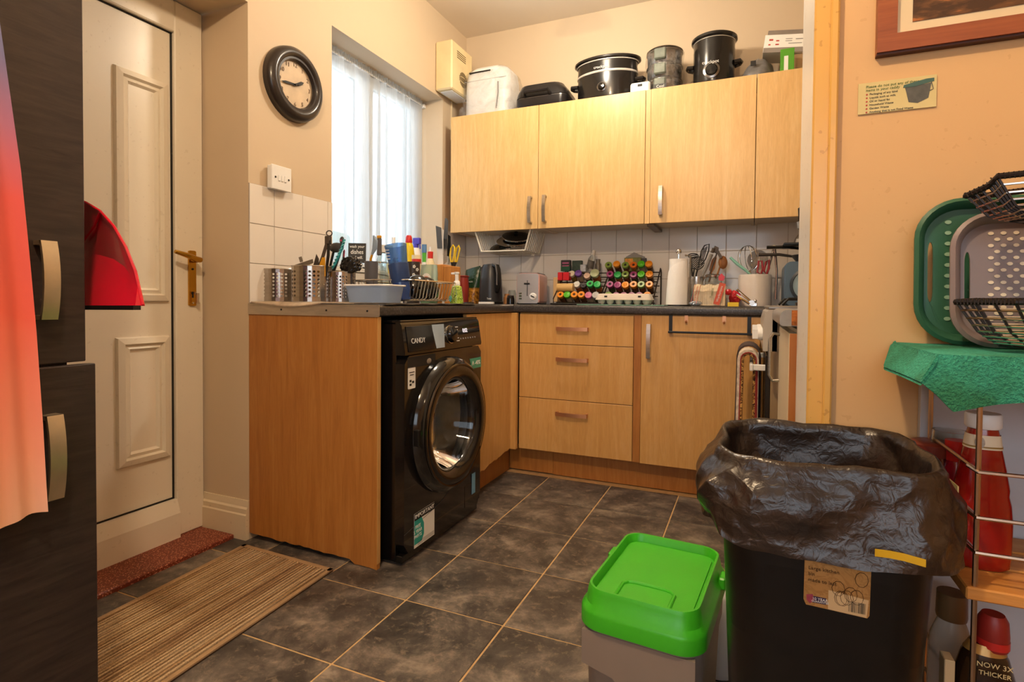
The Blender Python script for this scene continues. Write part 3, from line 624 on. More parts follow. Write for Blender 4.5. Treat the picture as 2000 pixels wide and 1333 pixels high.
def curtain():
    m,nt,b=newmat('sheer_voile'); nt.nodes.remove(b); out=nt.nodes['Material Output']
    v=coords(nt,(1,60,1)); f=noise(nt,v,14,3)
    tr=nt.nodes.new('ShaderNodeBsdfTransparent'); tl=nt.nodes.new('ShaderNodeBsdfTranslucent'); df=nt.nodes.new('ShaderNodeBsdfDiffuse')
    tl.inputs[0].default_value=(.66,.69,.71,1); df.inputs[0].default_value=(.85,.86,.86,1); tr.inputs[0].default_value=(.95,.97,.98,1)
    a=nt.nodes.new('ShaderNodeMixShader'); c=nt.nodes.new('ShaderNodeMixShader'); a.inputs[0].default_value=.35; nt.links.new(tl.outputs[0],a.inputs[1]); nt.links.new(df.outputs[0],a.inputs[2])
    r=nt.nodes.new('ShaderNodeMapRange'); r.inputs[3].default_value=.50; r.inputs[4].default_value=.86; nt.links.new(f,r.inputs[0]); nt.links.new(r.outputs[0],c.inputs[0])
    nt.links.new(tr.outputs[0],c.inputs[1]); nt.links.new(a.outputs[0],c.inputs[2]); nt.links.new(c.outputs[0],out.inputs[0])
    t=thing('net_curtain','white sheer net curtain gathered on a rod across the window','curtain',(-.13,-.8,WZ0))
    zt,zb=WZ1-.03,WZ0+.06; y0,y1=WY0+.008,WY1-.03
    def fn(u,w):
        y=y0+(y1-y0)*u; A=.006+.020*(1-w*.3)*min(1,(1-w)*4+.25); ph=u*2*PI*9+3*math.sin(u*9)+1.6*math.sin(u*23)
        x=-.132+A*math.sin(ph)+.008*math.sin(u*31+w*2)*(1-w); return (x,y+.006*math.cos(ph),zb+(zt-zb)*w+(.006*math.sin(ph*.5) if w<.01 else 0))
    obj('voile',MB().surf(fn,260,16),m,t,180)
    def fr(u,w): y=y0+(y1-y0)*u; return (-.132+.010*math.sin(u*2*PI*48)+.003,y,zt-.004+.03*w+.004*math.sin(u*190)*w)
    obj('gathered_heading',MB().surf(fr,300,3),m,t,180)
    t2=thing('curtain_rod','thin white curtain rod under the window head','curtain rod',(-.132,-.8,zt))
    obj('rod',MB().cyl((-.132,WY0,zt),(-.132,WY1-.02,zt),.005,n=8),M_pwhite,t2); obj('end_bracket',MB().box(-.145,-.12,WY1-.024,WY1,zt-.012,zt+.012,.003),M_pwhite,t2)
curtain()
# ------------------------------------------------------------------ on top of the wall cupboards (z = CZ1)
Z=CZ1
def span(u0,u1,Y,v=150): a,b=U(u0,v,Y=Y),U(u1,v,Y=Y); return a.x,b.x
M_bag=None
def clear_bag():
    m,nt,b=newmat('clear_polythene'); nt.nodes.remove(b); out=nt.nodes['Material Output']; v=coords(nt); f=noise(nt,v,16,6,.7,1.5)
    g=nt.nodes.new('ShaderNodeBsdfGlossy'); g.inputs['Roughness'].default_value=.12; tr=nt.nodes.new('ShaderNodeBsdfTransparent'); tr.inputs[0].default_value=(.96,.96,.96,1)
    fr=nt.nodes.new('ShaderNodeMapRange'); fr.inputs[1].default_value=.35; fr.inputs[2].default_value=.75; fr.inputs[3].default_value=.02; fr.inputs[4].default_value=.42; nt.links.new(f,fr.inputs[0])
    mx=nt.nodes.new('ShaderNodeMixShader'); nt.links.new(fr.outputs[0],mx.inputs[0]); nt.links.new(tr.outputs[0],mx.inputs[1]); nt.links.new(g.outputs[0],mx.inputs[2]); nt.links.new(mx.outputs[0],out.inputs[0])
    bp=nt.nodes.new('ShaderNodeBump'); bp.inputs['Strength'].default_value=1; bp.inputs['Distance'].default_value=.02; nt.links.new(f,bp.inputs['Height']); nt.links.new(bp.outputs[0],g.inputs['Normal']); return m
M_bag=clear_bag()
def breadmaker():
    Y=-.17; x0,x1=span(922,1006,Y); zt=PZ(965,140,Y); cx=(x0+x1)/2; w=x1-x0; h=zt-Z
    t=thing('bread_maker','white bread maker wrapped in clear plastic on the wall cupboards','bread maker',(cx,Y,Z))
    sp=[(rrect(w*.97,.22,.04,5,cx,Y),Z),(rrect(w,.23,.05,5,cx,Y),Z+.02),(rrect(w,.23,.06,5,cx,Y),Z+h*.72),(rrect(w*.96,.22,.07,5,cx,Y),Z+h*.90),(rrect(w*.80,.18,.07,5,cx,Y),Z+h*.985),(rrect(w*.5,.1,.045,5,cx,Y),Z+h)]
    b=obj('body',MB().ring(rings_z(sp),True,True,True),M_pwhite,t,50)
    obj('lid_slot',MB().box(cx-w*.36,cx+w*.12,Y-.116,Y-.085,Z+h*.86,Z+h*.885),M_ink,t,0)
    obj('lid_seam',MB().box(cx-w*.47,cx+w*.47,Y-.1165,Y-.112,Z+h*.70,Z+h*.705),mat('grey_seam','#9a9a9a',.5),t,0)
    obj('cable',MB().tube([(cx+w*.3,Y-.118,Z+h*.62),(cx+w*.31,Y-.12,Z+h*.4),(cx+w*.27,Y-.122,Z+.03)],.004,6),mat('grey_cable','#8a8886',.5),t)
    def fn(u,v):
        a=u*2*PI; k=.5+.5*(1-v)**2*.25; n=mnoise.noise(Vector((math.cos(a)*2.2,math.sin(a)*2.2,v*4)))
        rx=(w*.52+.015*n+.025*(1-v)**3); ry=.125+.015*n+.02*(1-v)**3
        s=max(0.02,(1-max(0,(v-.78)/.22)**2))**.5; e=.45
        ca,sa=math.cos(a),math.sin(a); return (cx+rx*s*abs(ca)**e*(1 if ca>0 else -1),Y+ry*s*abs(sa)**e*(1 if sa>0 else -1),Z+.002+(h+.012)*v+.006*n*v)
    obj('clear_wrap',MB().surf(fn,64,24,True),M_bag,t,180)
    def f2(u,v): 
        a=u*2*PI; n=mnoise.noise(Vector((u*9,v*5,3))); r=.035*(1-v)*.9+.004+.01*n
        return (x0-.012+r*math.cos(a)-.01*v,Y-.09+r*math.sin(a)*.8,Z+.002+.075*v)
    obj('wrap_tail',MB().surf(f2,18,8,True),M_bag,t,180)
breadmaker()
def grill():
    Y=-.16; x0,x1=span(1022,1118,Y,190); cx=(x0+x1)/2; w=x1-x0; zt=PZ(1066,171,Y); h=zt-Z
    t=thing('contact_grill','black clamshell contact grill on the wall cupboards','grill',(cx,Y,Z)); Mk=mat('grill_black','#1d1b1c',.3,var=.15)
    obj('lower_shell',MB().ring(rings_z([(rrect(w*.92,.24,.03,4,cx,Y),Z),(rrect(w,.26,.04,4,cx,Y),Z+h*.16),(rrect(w,.26,.04,4,cx,Y),Z+h*.38)]),True,True,True),Mk,t,40)
    obj('hinge_line',MB().ring(rings_z([(rrect(w*.985,.25,.04,4,cx,Y),Z+h*.38),(rrect(w*.985,.25,.04,4,cx,Y),Z+h*.42)]),True),mat('grill_rim','#8a8683',.3,.8),t,40)
    obj('lid',MB().ring(rings_z([(rrect(w,.26,.04,4,cx,Y),Z+h*.42),(rrect(w*.97,.25,.05,4,cx-.003,Y),Z+h*.62),(rrect(w*.84,.21,.06,4,cx-.012,Y),Z+h*.9),(rrect(w*.6,.14,.06,4,cx-.02,Y),Z+h)]),True,False,True),Mk,t,40)
    obj('handle',MB().tube([(cx-w*.3,Y-.13,Z+h*.45),(cx-w*.28,Y-.155,Z+h*.55),(cx+w*.18,Y-.155,Z+h*.55),(cx+w*.2,Y-.13,Z+h*.45)],.011,8),Mk,t)
    obj('cable',MB().tube([(x0,Y-.09,Z+.012),(x0-.02,Y-.11,Z+.006),(x0-.035,Y-.13,Z+.004)],.004,6),M_black,t)
grill()
def slowcooker(name,label,u0,u1,vt,Y,oval,knob):
    x0,x1=span(u0,u1,Y,130); cx=(x0+x1)/2; w=(x1-x0); zt=PZ((u0+u1)/2,vt,Y); h=zt-Z; a=w/2; b=a*oval
    Mk=mat('slow_cooker_black','#1a1817',.22,var=.15,coat=.2); t=thing(name,label,'slow cooker',(cx,Y,Z)); n=40
    E=lambda s,z:(ell(a*s,b*s,n,cx,Y),Z+h*z)
    obj('body',MB().ring(rings_z([E(.80,0),E(.86,.03),E(.90,.10),E(.90,.62),E(.905,.72)]),True,True),Mk,t,40)
    band=obj('steel_band',MB().ring(rings_z([E(.905,.60 if oval<.9 else .86),E(.922,.61 if oval<.9 else .865),E(.922,.64 if oval<.9 else .885),E(.9,.65 if oval<.9 else .89)]),True),mat('pale_band','#d8d2c8',.3,.3),t,40)
    obj('crock',MB().ring(rings_z([E(.89,.70),E(.90,.86),E(1,.90),E(1,.94),E(.95,.955)]),True),Mk,t,40)
    if oval<.9: obj('upper_band',MB().ring(rings_z([E(.92,.855),E(.935,.86),E(.935,.875),E(.92,.88)]),True),MATS['pale_band'],t,40)
    l=obj('lid',MB().ring(rings_z([E(.95,.94),E(.90,.965),E(.6,.992),E(.15,1.0)]),True,False,True),mat('smoked_glass_lid','#2a2625',.12,var=.1),t,50)
    for s in (-1,1): obj('side_handle',MB().tube([(cx+s*a*.86,Y-.03,Z+h*.45),(cx+s*(a+.012),Y-.022,Z+h*.47),(cx+s*(a+.018),Y,Z+h*.47),(cx+s*(a+.012),Y+.022,Z+h*.47),(cx+s*a*.86,Y+.03,Z+h*.45)],.011,8),Mk,t)
    zk=Z+h*(.28 if oval<.9 else .26); yk=Y-b*.9
    kb=obj('dial',MB().lathe([(knob,0),(knob,.006),(knob*.8,.018),(0,.02)],(cx-.005,yk+.002,zk),22,(0,-1,.05)),M_gblack,t); 
    obj('dial_ring',MB().lathe([(knob*1.35,0),(knob*1.35,.004),(knob*1.02,.007)],(cx-.005,yk+.002,zk),24,(0,-1,.05)),mat('dial_silver','#8d8a87',.25,1),kb)
    text('logo','crockpot',.022,FACE_Y((cx-.01,yk-.006,Z+h*.70)) if oval<.9 else FACE_Y((cx-.01,yk-.006,Z+h*.40)),M_paper,t)
slowcooker('slow_cooker','oval black slow cooker with two pale bands on the wall cupboards',1124,1252,118,-.165,.62,.020)
slowcooker('slow_cooker','tall round black slow cooker on the wall cupboards',1350,1440,73,-.165,1.0,.030)
def tiffin():
    Y=-.17; x0,x1=span(1263,1334,Y,130); cx=(x0+x1)/2; r=(x1-x0)/2; zt=PZ(1298,97,Y); h=zt-Z
    t=thing('tiffin_stack','stacked steel tiffin tins in a clear bag between the slow cookers','tiffin',(cx,Y,Z)); Mt=mat('tiffin_steel','#8f8a86',.2,1,var=.25,vs=12)
    for k in range(3):
        z0=Z+h*(.02+.30*k); obj('tin',MB().lathe([(r*.86,0),(r*.93,.008),(r*.95,h*.24),(r,h*.25),(r,h*.275),(r*.92,h*.29)],(cx,Y,z0),32),Mt,t,40)
    obj('lid',MB().lathe([(r,h*.92),(r*.9,h*.95),(r*.3,h*.97),(r*.14,h*.975),(r*.12,h),(0,h)],(cx,Y,Z),28),Mt,t,40)
    for k in range(3):
        z0=Z+h*(.06+.30*k); obj('clip',MB().box(cx-r*.42,cx+r*.22,Y-r-.012,Y-r*.86,z0,z0+h*.22,.006),mat('grey_green_clip','#6f766a',.35,var=.3,vs=20),t)
    def fn(u,v):
        a=u*2*PI; n=mnoise.noise(Vector((math.cos(a)*2.5,math.sin(a)*2.5,v*5+9))); rr=r*1.04+.008*n; s=1 if v<.9 else max(.1,1-(v-.9)*7)
        return (cx+rr*s*math.cos(a),Y+rr*s*math.sin(a),Z+.002+(h+.006)*v)
    obj('clear_bag',MB().surf(fn,44,14,True),M_bag,t,180)
    obj('paper_label',MB().box(cx-r*.42,cx+r*.25,Y-r-.0145,Y-r-.012,Z+.005,Z+h*.14),mat('dark_label','#33332f',.5,var=.3,vs=40),t,0)
    text('label_text','Cool',.02,FACE_Y((cx-r*.05,Y-r-.015,Z+h*.09)),M_paper,t)
tiffin()
p0=span(1233,1271,-.26,170); 
t=thing('white_gadget','small white plastic gadget lying before the oval slow cooker','gadget',((p0[0]+p0[1])/2,-.26,Z))
zt=PZ(1252,161,-.28); obj('case',MB().box(p0[0],p0[1],-.29,-.235,Z,zt,.008),M_pwhite,t); obj('display',MB().box((p0[0]+p0[1])/2-.012,(p0[0]+p0[1])/2+.012,-.2915,-.2895,zt-.024,zt-.012),M_ink,t,0)
def grey_bag():
    Y=-.16; x0,x1=span(1446,1516,Y,130); cx=(x0+x1)/2; w=(x1-x0)/2; h=PZ(1490,116,Y)-Z
    def fn(u,v):
        a=u*2*PI; n=mnoise.noise(Vector((math.cos(a)*1.7,math.sin(a)*1.7,v*3+2))); s=max(.02,1-v**2.2)**.6
        return (cx+(w*s+.012*n*s)*math.cos(a),Y+(.11*s+.01*n)*math.sin(a),Z+.001+h*v*(1+.1*n))
    t=thing('grey_bundle','grey bundle bagged in clear plastic below the white carton','bundle',(cx,Y,Z)); obj('cloth',MB().surf(fn,40,14,True),mat('grey_bag_plastic','#6e6c6b',.3,var=.35,vs=18,bump=.6,bs=25),t,60)
    obj('label',MB().box(cx-.035,cx-.01,Y-.106,Y-.102,Z+h*.5,Z+h*.68),M_ink,t,0)
grey_bag()
def carton():
    Y=-.13; a=U(1492,112,Y=-.22); b=U(1563,100,Y=-.22); zt=PZ(1530,68,-.22); x0=a.x; x1=x0+.32; z0=a.z; h=.115
    t=thing('white_carton','white printed carton lying open behind the green box','carton',((x0+x1)/2,Y,Z)); Mc=mat('grey_card','#8f857c',.7)
    mb=MB(basis(((x0+x1)/2,-.15,z0+.058),(1,0,-.13),(.13,0,1))); obj('box',mb.box(-.16,.16,-.07,.07,-.055,.03,.001),M_paper,t,0)
    f=MB(basis(((x0+x1)/2,-.15,z0+.058),(1,0,-.13),(.13,0,1))); obj('flap',f.prism([(-.07,.03),(.07,.03),(.075,.06),(-.045,.062)],-.15,.16,'x'),Mc,t,0)
    mb=MB(basis(((x0+x1)/2,-.15,z0+.058),(1,0,-.13),(.13,0,1))); mb.box(-.159,.155,-.071,-.0702,-.056,-.033); obj('shaded_band',mb,Mc,t,0)
    m=MB(basis(((x0+x1)/2,-.15,z0+.058),(1,0,-.13),(.13,0,1)))
    for x,z,w2,h2 in ((-.13,.005,.018,.008),(-.10,.0,.014,.006),(-.10,-.018,.016,.006),(-.135,-.018,.01,.006)): m.box(x-w2/2,x+w2/2,-.0712,-.0703,z-h2/2,z+h2/2)
    obj('red_print',m,mat('red_print','#b8443e',.6),t,0,kind='stuff')
    m=MB(basis(((x0+x1)/2,-.15,z0+.058),(1,0,-.13),(.13,0,1)))
    for x,z,w2,h2 in ((-.05,.008,.03,.003),(-.05,-.002,.03,.003),(.0,.006,.04,.004),(-.02,-.014,.06,.003)): m.box(x-w2/2,x+w2/2,-.0712,-.0703,z-h2/2,z+h2/2)
    obj('grey_print',m,MATS['dim_print'],t,0,kind='stuff')
    obj('support_box',MB().box(x0+.12,x1-.02,-.20,-.06,Z,z0+.0,.001),mat('kraft_card','#a98a63',.8),t,0)
carton()
a,b=span(1524,1551,-.27,115); zt=PZ(1538,97,-.27)
t=thing('green_box','slim green box standing before the white carton','box',((a+b)/2,-.26,Z)); obj('box',MB().box(a,b,-.285,-.255,Z,zt,.001),mat('leaf_green_card','#4f9a1f',.45,var=.05),t,0)
obj('white_panel',MB().box(a+.016,a+.034,-.2862,-.2848,Z+.005,zt-.035),M_paper,t,0)
one('black_cable',MB().tube([(1.93,-.27,Z+.004),(1.98,-.25,Z+.006),(2.04,-.22,Z+.004)],.004,6),M_black,'short black cable lying on the right end of the wall cupboards','cable')
# ------------------------------------------------------------------ left worktop: towel, cutlery holders, washing-up
random.seed(11)
def clothmat(name,c,bs=220,var=.18): return mat(name,c,.95,var=var,vs=40,bump=.6,bs=bs)
def slab(m,fn,nu,nv,th):                  # solid sheet of thickness th below surface fn
    m.surf(fn,nu,nv); m.surf(lambda u,v:Vector(fn(u,v))-Vector((0,0,th)),nu,nv)
    e=[[fn(i/nu,0) for i in range(nu+1)],[fn(i/nu,1) for i in range(nu+1)],[fn(0,j/nv) for j in range(nv+1)],[fn(1,j/nv) for j in range(nv+1)]]
    for r in e: m.ring([[Vector(p) for p in r],[Vector(p)-Vector((0,0,th)) for p in r]],False)
    return m
def towel_fn(u,v):
    x=.025+.44*u; y=YE-.012+.31*v; z=.9165+.0015*math.sin(u*9+v*5)
    if v<.04: z-= .012*max(0,math.sin(min(1,u*1.25)*PI))
    return (x,y,z)
one('tea_towel',slab(MB(),towel_fn,40,20,.004),clothmat('beige_towelling','#b8a58f'),'beige waffle tea towel under the steel cutlery holders','tea towel')
def mat_fn(u,v): return (.475+.135*u,YE+.03+.68*v,.9135+.001*math.sin(v*30+u*4))
one('drying_mat',slab(MB(),mat_fn,10,40,.003),clothmat('charcoal_mat','#5a544f'),'dark grey drying mat under the dish rack','mat')
M_pst=mat('perforated_steel','#b5ada3',.25,1,var=.12,vs=5,stretch=(1,1,25))
def perforated(cx,cy,z0,r,h,m):
    nc,nr=30,9; m0=MB(); hr=.30
    def P(i,j): a=2*PI*i/nc; return (cx+r*math.cos(a),cy+r*math.sin(a),z0+h*j/nr)
    for i in range(nc):
        for j in range(nr):
            bd=[P(i,j),P(i+.5,j),P(i+1,j),P(i+1,j+.5),P(i+1,j+1),P(i+.5,j+1),P(i,j+1),P(i,j+.5)]
            if 1<=j<=7 and i%6<4:
                an=[-135,-90,-45,0,45,90,135,180]; inn=[P(i+.5+hr*math.cos(R(a)),j+.5+hr*math.sin(R(a))) for a in an]
                m0.add(bd+inn,[(k,(k+1)%8,8+(k+1)%8,8+k) for k in range(8)])
            else: m0.add(bd,[tuple(range(8))])
    return m0
HOLD=[]
for (u0,u1,vt,Y,lab) in ((522,577,527,-1.60,'perforated steel cutlery holder nearest the wall, standing empty'),(580,641,521,-1.64,'perforated steel cutlery holder in the middle, holding kitchen tongs'),(645,689,532,-1.585,'perforated steel cutlery holder beside the plastic tub')):
    xa,xb=PX(u0,Y),PX(u1,Y); cx=(xa+xb)/2; r=(xb-xa)/2*.97; z0=.918; h=PZ((u0+u1)/2,vt,Y)-z0
    t=thing('cutlery_holder',lab,'cutlery holder',(cx,Y,z0),'steel cutlery holders')
    obj('wall',perforated(cx,Y,z0,r,h,None),M_pst,t,60); obj('rim',MB().tube([(cx+r*math.cos(2*PI*k/32),Y+r*math.sin(2*PI*k/32),z0+h) for k in range(32)],.0018,6,True),M_steel,t); obj('base',MB().lathe([(0,.001),(r*.98,.001),(r*.98,.004)],(cx,Y,z0),28),M_steel,t)
    HOLD.append((cx,Y,z0,r,h))
def utensil(name,label,cat,pts,r,m,extra=None,group='utensils in the cutlery holders'):
    t=one(name,MB().tube(pts,r,8),m,label,cat,group)
    return t
c1,c2,c3=HOLD
def V(u,v,Y): return U(u,v,Y=Y)
# tongs in the middle holder
Y=c2[1]; t=thing('kitchen_tongs','black kitchen tongs with hanging ring in the middle holder','tongs',V(622,560,Y)); Mk=mat('utensil_black','#24211f',.4,var=.15); Mbr=mat('utensil_brown','#4a3f36',.45,var=.2)
obj('ring',MB().tube([V(643+5.5*math.cos(a),456+5*math.sin(a),Y) for a in [2*PI*k/18 for k in range(18)]],.0022,6,True),Mbr,t)
obj('hinge',MB().box(V(636,468,Y).x,V(646,468,Y).x,Y-.008,Y+.008,V(640,478,Y).z,V(640,461,Y).z,.003),Mbr,t)
obj('arm',MB().ring([[V(u+dx,v,Y+dy) for dx,dy in ((-3.5,-.007),(3.5,-.007),(3.5,.007),(-3.5,.007))] for u,v in ((640,470),(631,500),(622,525),(618,556))],True,True,True),Mbr,t,30)
obj('arm',MB().ring([[V(u+dx,v,Y+dy) for dx,dy in ((-3,-.007),(3,-.007),(3,.007),(-3,.007))] for u,v in ((642,470),(641,500),(638,525),(634,556))],True,True,True),Mk,t,30)
def flat(name,label,cat,pix,Y,m,th=.006,**k):
    t=one(name,MB().ring([[V(u,v,Y-th/2) for u,v in pix],[V(u,v,Y+th/2) for u,v in pix]],True,True,True),m,label,cat,'utensils in the cutlery holders',0); return t
flat('spatula','brown pointed spatula beside the tongs','spatula',[(611,521),(618,496),(623,506),(621,545),(612,545)],c2[1]+.015,Mbr)
flat('yellow_scraper','yellow plastic scraper beside the tongs','scraper',[(622,522),(629,503),(635,503),(636,540),(622,540)],c2[1]-.012,mat('yellow_plastic','#d99a1e',.4))
flat('flat_grater','grey metal grater lying across the middle holder rim','grater',[(569,520),(611,506),(612,514),(600,520),(570,525)],c2[1]-.03,mat('dull_metal','#8d857b',.35,.8),.02)
flat('grater_handle','short grey handle poking up behind the steel holder','utensil',[(583,503),(589,501),(592,511),(586,513)],c2[1]+.03,MATS['dull_metal'])
# spoons and brushes in the right-hand holder
Y=c3[1]; Mgr=mat('charcoal_nylon','#3c3c3e',.45,var=.15); Mteal=mat('teal_silicone','#3aa3ad',.4,var=.25,vs=60)
t=thing('ladle','charcoal nylon ladle leaning out of the right steel holder','ladle',V(650,560,Y+.01)); obj('bowl',MB().ball(V(657,484,Y+.01),.026,1.35,.5,.75),Mgr,t); obj('handle',MB().tube([V(652,490,Y+.01),V(645,520,Y+.01),V(650,560,Y+.01)],.005,8),Mgr,t)
t=thing('spoon','charcoal serving spoon standing in the right steel holder','spoon',V(655,560,Y)); obj('handle',MB().tube([V(668,470,Y),V(662,500,Y),V(652,530,Y),V(648,555,Y)],[.006,.006,.005,.005],8),Mgr,t); obj('head',MB().ball(V(668,470,Y),.011,1,.5,1.4),Mgr,t); obj('pink_badge',MB().cyl(V(666,470,Y-.007),V(666,470,Y-.003),.004,n=10),mat('pink_print','#c04a6a',.5),t)
t=thing('whisk','teal spiral whisk standing in the right steel holder','whisk',V(650,560,Y-.015)); obj('stem',MB().tube([V(673,468,Y-.015),V(666,490,Y-.015),V(655,515,Y-.015),V(645,530,Y-.015)],.005,8),Mteal,t); obj('coil',MB().tube([V(673-k*.62+1.6*math.sin(k*1.3),470+k*1.35,Y-.018+.004*math.cos(k*1.3)) for k in range(46)],.002,5),mat('pale_teal','#7fd0d2',.4),t)
t=thing('red_spoon','slim black and pink spoon handle behind the teal whisk','spoon',V(668,540,Y+.02)); obj('handle',MB().tube([V(672,490,Y+.02),V(670,515,Y+.02),V(664,550,Y+.02)],.004,6),Mgr,t); obj('stripe',MB().tube([V(672.6,488,Y+.018),V(671,502,Y+.018)],.0025,6),MATS['pink_print'],t)
def crumple(c,r,seed,sx=1,sy=1,sz=1,amp=.35,n=36,m=22,f=3.2):
    def fn(u,v):
        a=u*2*PI; b=PI*(v-.5); d=Vector((math.cos(b)*math.cos(a),math.cos(b)*math.sin(a),math.sin(b))); k=1+amp*mnoise.turbulence(d*f*.6+Vector((seed,0,0)),3,True)-amp*.5
        return Vector(c)+Vector((d.x*sx,d.y*sy,d.z*sz))*r*k
    return MB().surf(fn,n,m,True)
M_film=mat('black_polythene','#1b1715',.22,var=.3,vs=25,bump=.35,bs=45,coat=.15)
one('crumpled_bag',crumple(V(685,518,Y-.01),.042,4,1.1,.6,.78),M_film,'crumpled black plastic bag stuffed in the right steel holder','bag',smooth=0)
# clear tub
Y=-1.62; xa,xb=PX(690,Y),PX(776,Y); cx=(xa+xb)/2; w=xb-xa; h=PZ(732,556,Y)-.914
M_tub=mat('frosted_plastic','#c9d8ec',.3,var=.02,trans=.75,ior=1.15)
t=thing('plastic_tub','frosted clear plastic tub at the worktop end before the dish rack','tub',(cx,Y,.914))
obj('bowl',MB().ring(rings_z([(rrect(w*.84,.11,.02,5,cx,Y),.9165),(rrect(w*.94,.13,.024,5,cx,Y),.9165+h*.9),(rrect(w*.92,.126,.024,5,cx,Y),.9165+h*.9),(rrect(w*.82,.105,.02,5,cx,Y),.9195)]),True,True,True),M_tub,t,40)
obj('rim',MB().tube([(x,y,.9165+h*.9) for x,y in rrect(w*.99,.135,.026,5,cx,Y)],.0035,6,True),M_pwhite,t)
# little sign on the window sill
p=U(697,509,X=-.045); sw,sh=.086,.100; M0=basis((p.x,p.y,WZ0+.02),(.86,.51,0),(0,0,1))
t=thing('dish_sign','small black sign about washing dishes propped on the window sill','sign',(p.x,p.y,WZ0+.02))
MS=basis((p.x,p.y,WZ0+.02+.032),(.84,.54,0),(.52,-.84,.15)); obj('board',MB(MS).box(-sw/2,sw/2,0,sh,-.006,0,.001),mat('chalk_black','#2c2a29',.6,var=.1),t,0)
obj('stand',MB(MS).box(-.02,.02,-.03,.01,-.012,-.005,.001),M_pwhite,t,0)
for s,y,b in ((.021,.082,'wash your'),(.031,.054,'dishes'),(.021,.026,'or I will.')): text('lettering',b,s,MS@Matrix.Translation((0,y,.0012)),M_paper,t,ext=.0004,sx=.82)
# ---- dish rack and what stands in it
RX0,RX1,RY0,RY1,RZ0,RZ1=.24,.56,-1.50,-1.10,.915,1.005
t=thing('dish_rack','chrome wire dish rack by the window holding lids and a blue bottle','dish rack',(.4,-1.25,.914))
def loopz(z,i=0): return [(x,y,z) for x,y in rrect(RX1-RX0-2*i,RY1-RY0-2*i,.05,5,(RX0+RX1)/2,(RY0+RY1)/2)]
obj('top_rim',MB().tube(loopz(RZ1),.003,7,True),M_chrome,t); obj('base_rim',MB().tube(loopz(RZ0+.012,.03),.0025,6,True),M_chrome,t)
for k in range(15):
    y=RY0+.03+k*(RY1-RY0-.06)/14; obj('wire',MB().tube([(RX0,y,RZ1),(RX0+.02,y,RZ0+.02),(RX0+.04,y,RZ0+.010),(RX1-.04,y,RZ0+.010),(RX1-.015,y,RZ0+.02),(RX1,y,RZ1)],.0016,5),M_chrome,t)
for k in range(7):
    x=RX0+.05+k*(RX1-RX0-.1)/6; obj('end_wire',MB().tube([(x,RY0,RZ1),(x,RY0+.02,RZ0+.02),(x,RY0+.05,RZ0+.012)],.0016,5),M_chrome,t)
for k,(x,y) in enumerate(((RX0+.05,RY0+.05),(RX1-.05,RY0+.05),(RX0+.05,RY1-.05),(RX1-.05,RY1-.05))): obj('foot',MB().cyl((x,y,.9138),(x,y,.926),.006,n=8),M_pwhite,t)
def lean(c,tilt,rz): return Matrix.Translation(c)@Euler((0,tilt,rz)).to_matrix().to_4x4()
# blue blender beaker upside down in the rack
p0,p1=V(789,592,-1.47),V(772,478,-1.47); ax=(p1-p0)
t=thing('blender_beaker','translucent blue beaker with navy sleeve upturned in the dish rack','beaker',p0); L=ax.length; n=ax.normalized()
Mblue=mat('translucent_blue','#7fa6d6',.12,var=.05,trans=.75,ior=1.2); Mnavy=mat('navy_sleeve','#2d4370',.4,var=.1)
obj('cup',MB().lathe([(.026,.02),(.033,L*.35),(.037,L*.7),(.043,L*.99),(.041,L*.99),(.035,L*.7),(.031,L*.36),(.0,L*.34)],p0,28,n),Mblue,t,40); obj('sleeve',MB().lathe([(.0285,L*.32),(.037,L*.36),(.040,L*.66),(.037,L*.67)],p0,28,n),Mnavy,t,40); obj('lower_cup',MB().lathe([(0,.01),(.028,.01),(.033,L*.18),(.034,L*.34)],p0,28,n),mat('deep_blue_plastic','#33508f',.2,trans=.3,var=.1),t,40)
for k in range(4): obj('scale_mark',MB(basis(p0+n*(L*(.74+.05*k))+Vector((-.01,-.041,0)),(1,0,0),(0,-1,0))).box(-.012,.006,-.0012,.0012,0,.0006),M_paper,t,0)
obj('water_drop',MB().ball(p0+n*(L*.72)+Vector((.012,-.028,0)),.011,1,.5,1.1),mat('bright_blue','#2f86d6',.3),t)
for k,(u,v,Y,r,lab,tl) in enumerate(((817,578,-1.33,.052,'shiny black pan lid leaning in the dish rack',-.5),(834,570,-1.22,.050,'dark glass lid leaning behind the black lid in the rack',-.7),(842,582,-1.12,.040,'small steel lid at the far end of the dish rack',-.6))):
    c=V(u,v,Y); c.z=RZ0+.014+r*.97; nn=(.75,-.62,.25)
    t=thing('pan_lid',lab,'lid',c,'lids drying in the rack'); obj('disc',MB().lathe([(r,0),(r*1.02,.004),(r*.8,.014),(r*.3,.022),(0,.023)],c,28,nn),M_gblack if k<2 else M_steel,t,50); obj('rim',MB().lathe([(r*1.02,.0),(r*1.03,.003),(r*1.0,.006)],c,28,nn),M_chrome,t); obj('knob',MB().lathe([(.006,.02),(.006,.03),(.014,.034),(.012,.042),(0,.043)],c,14,nn),M_black,t)
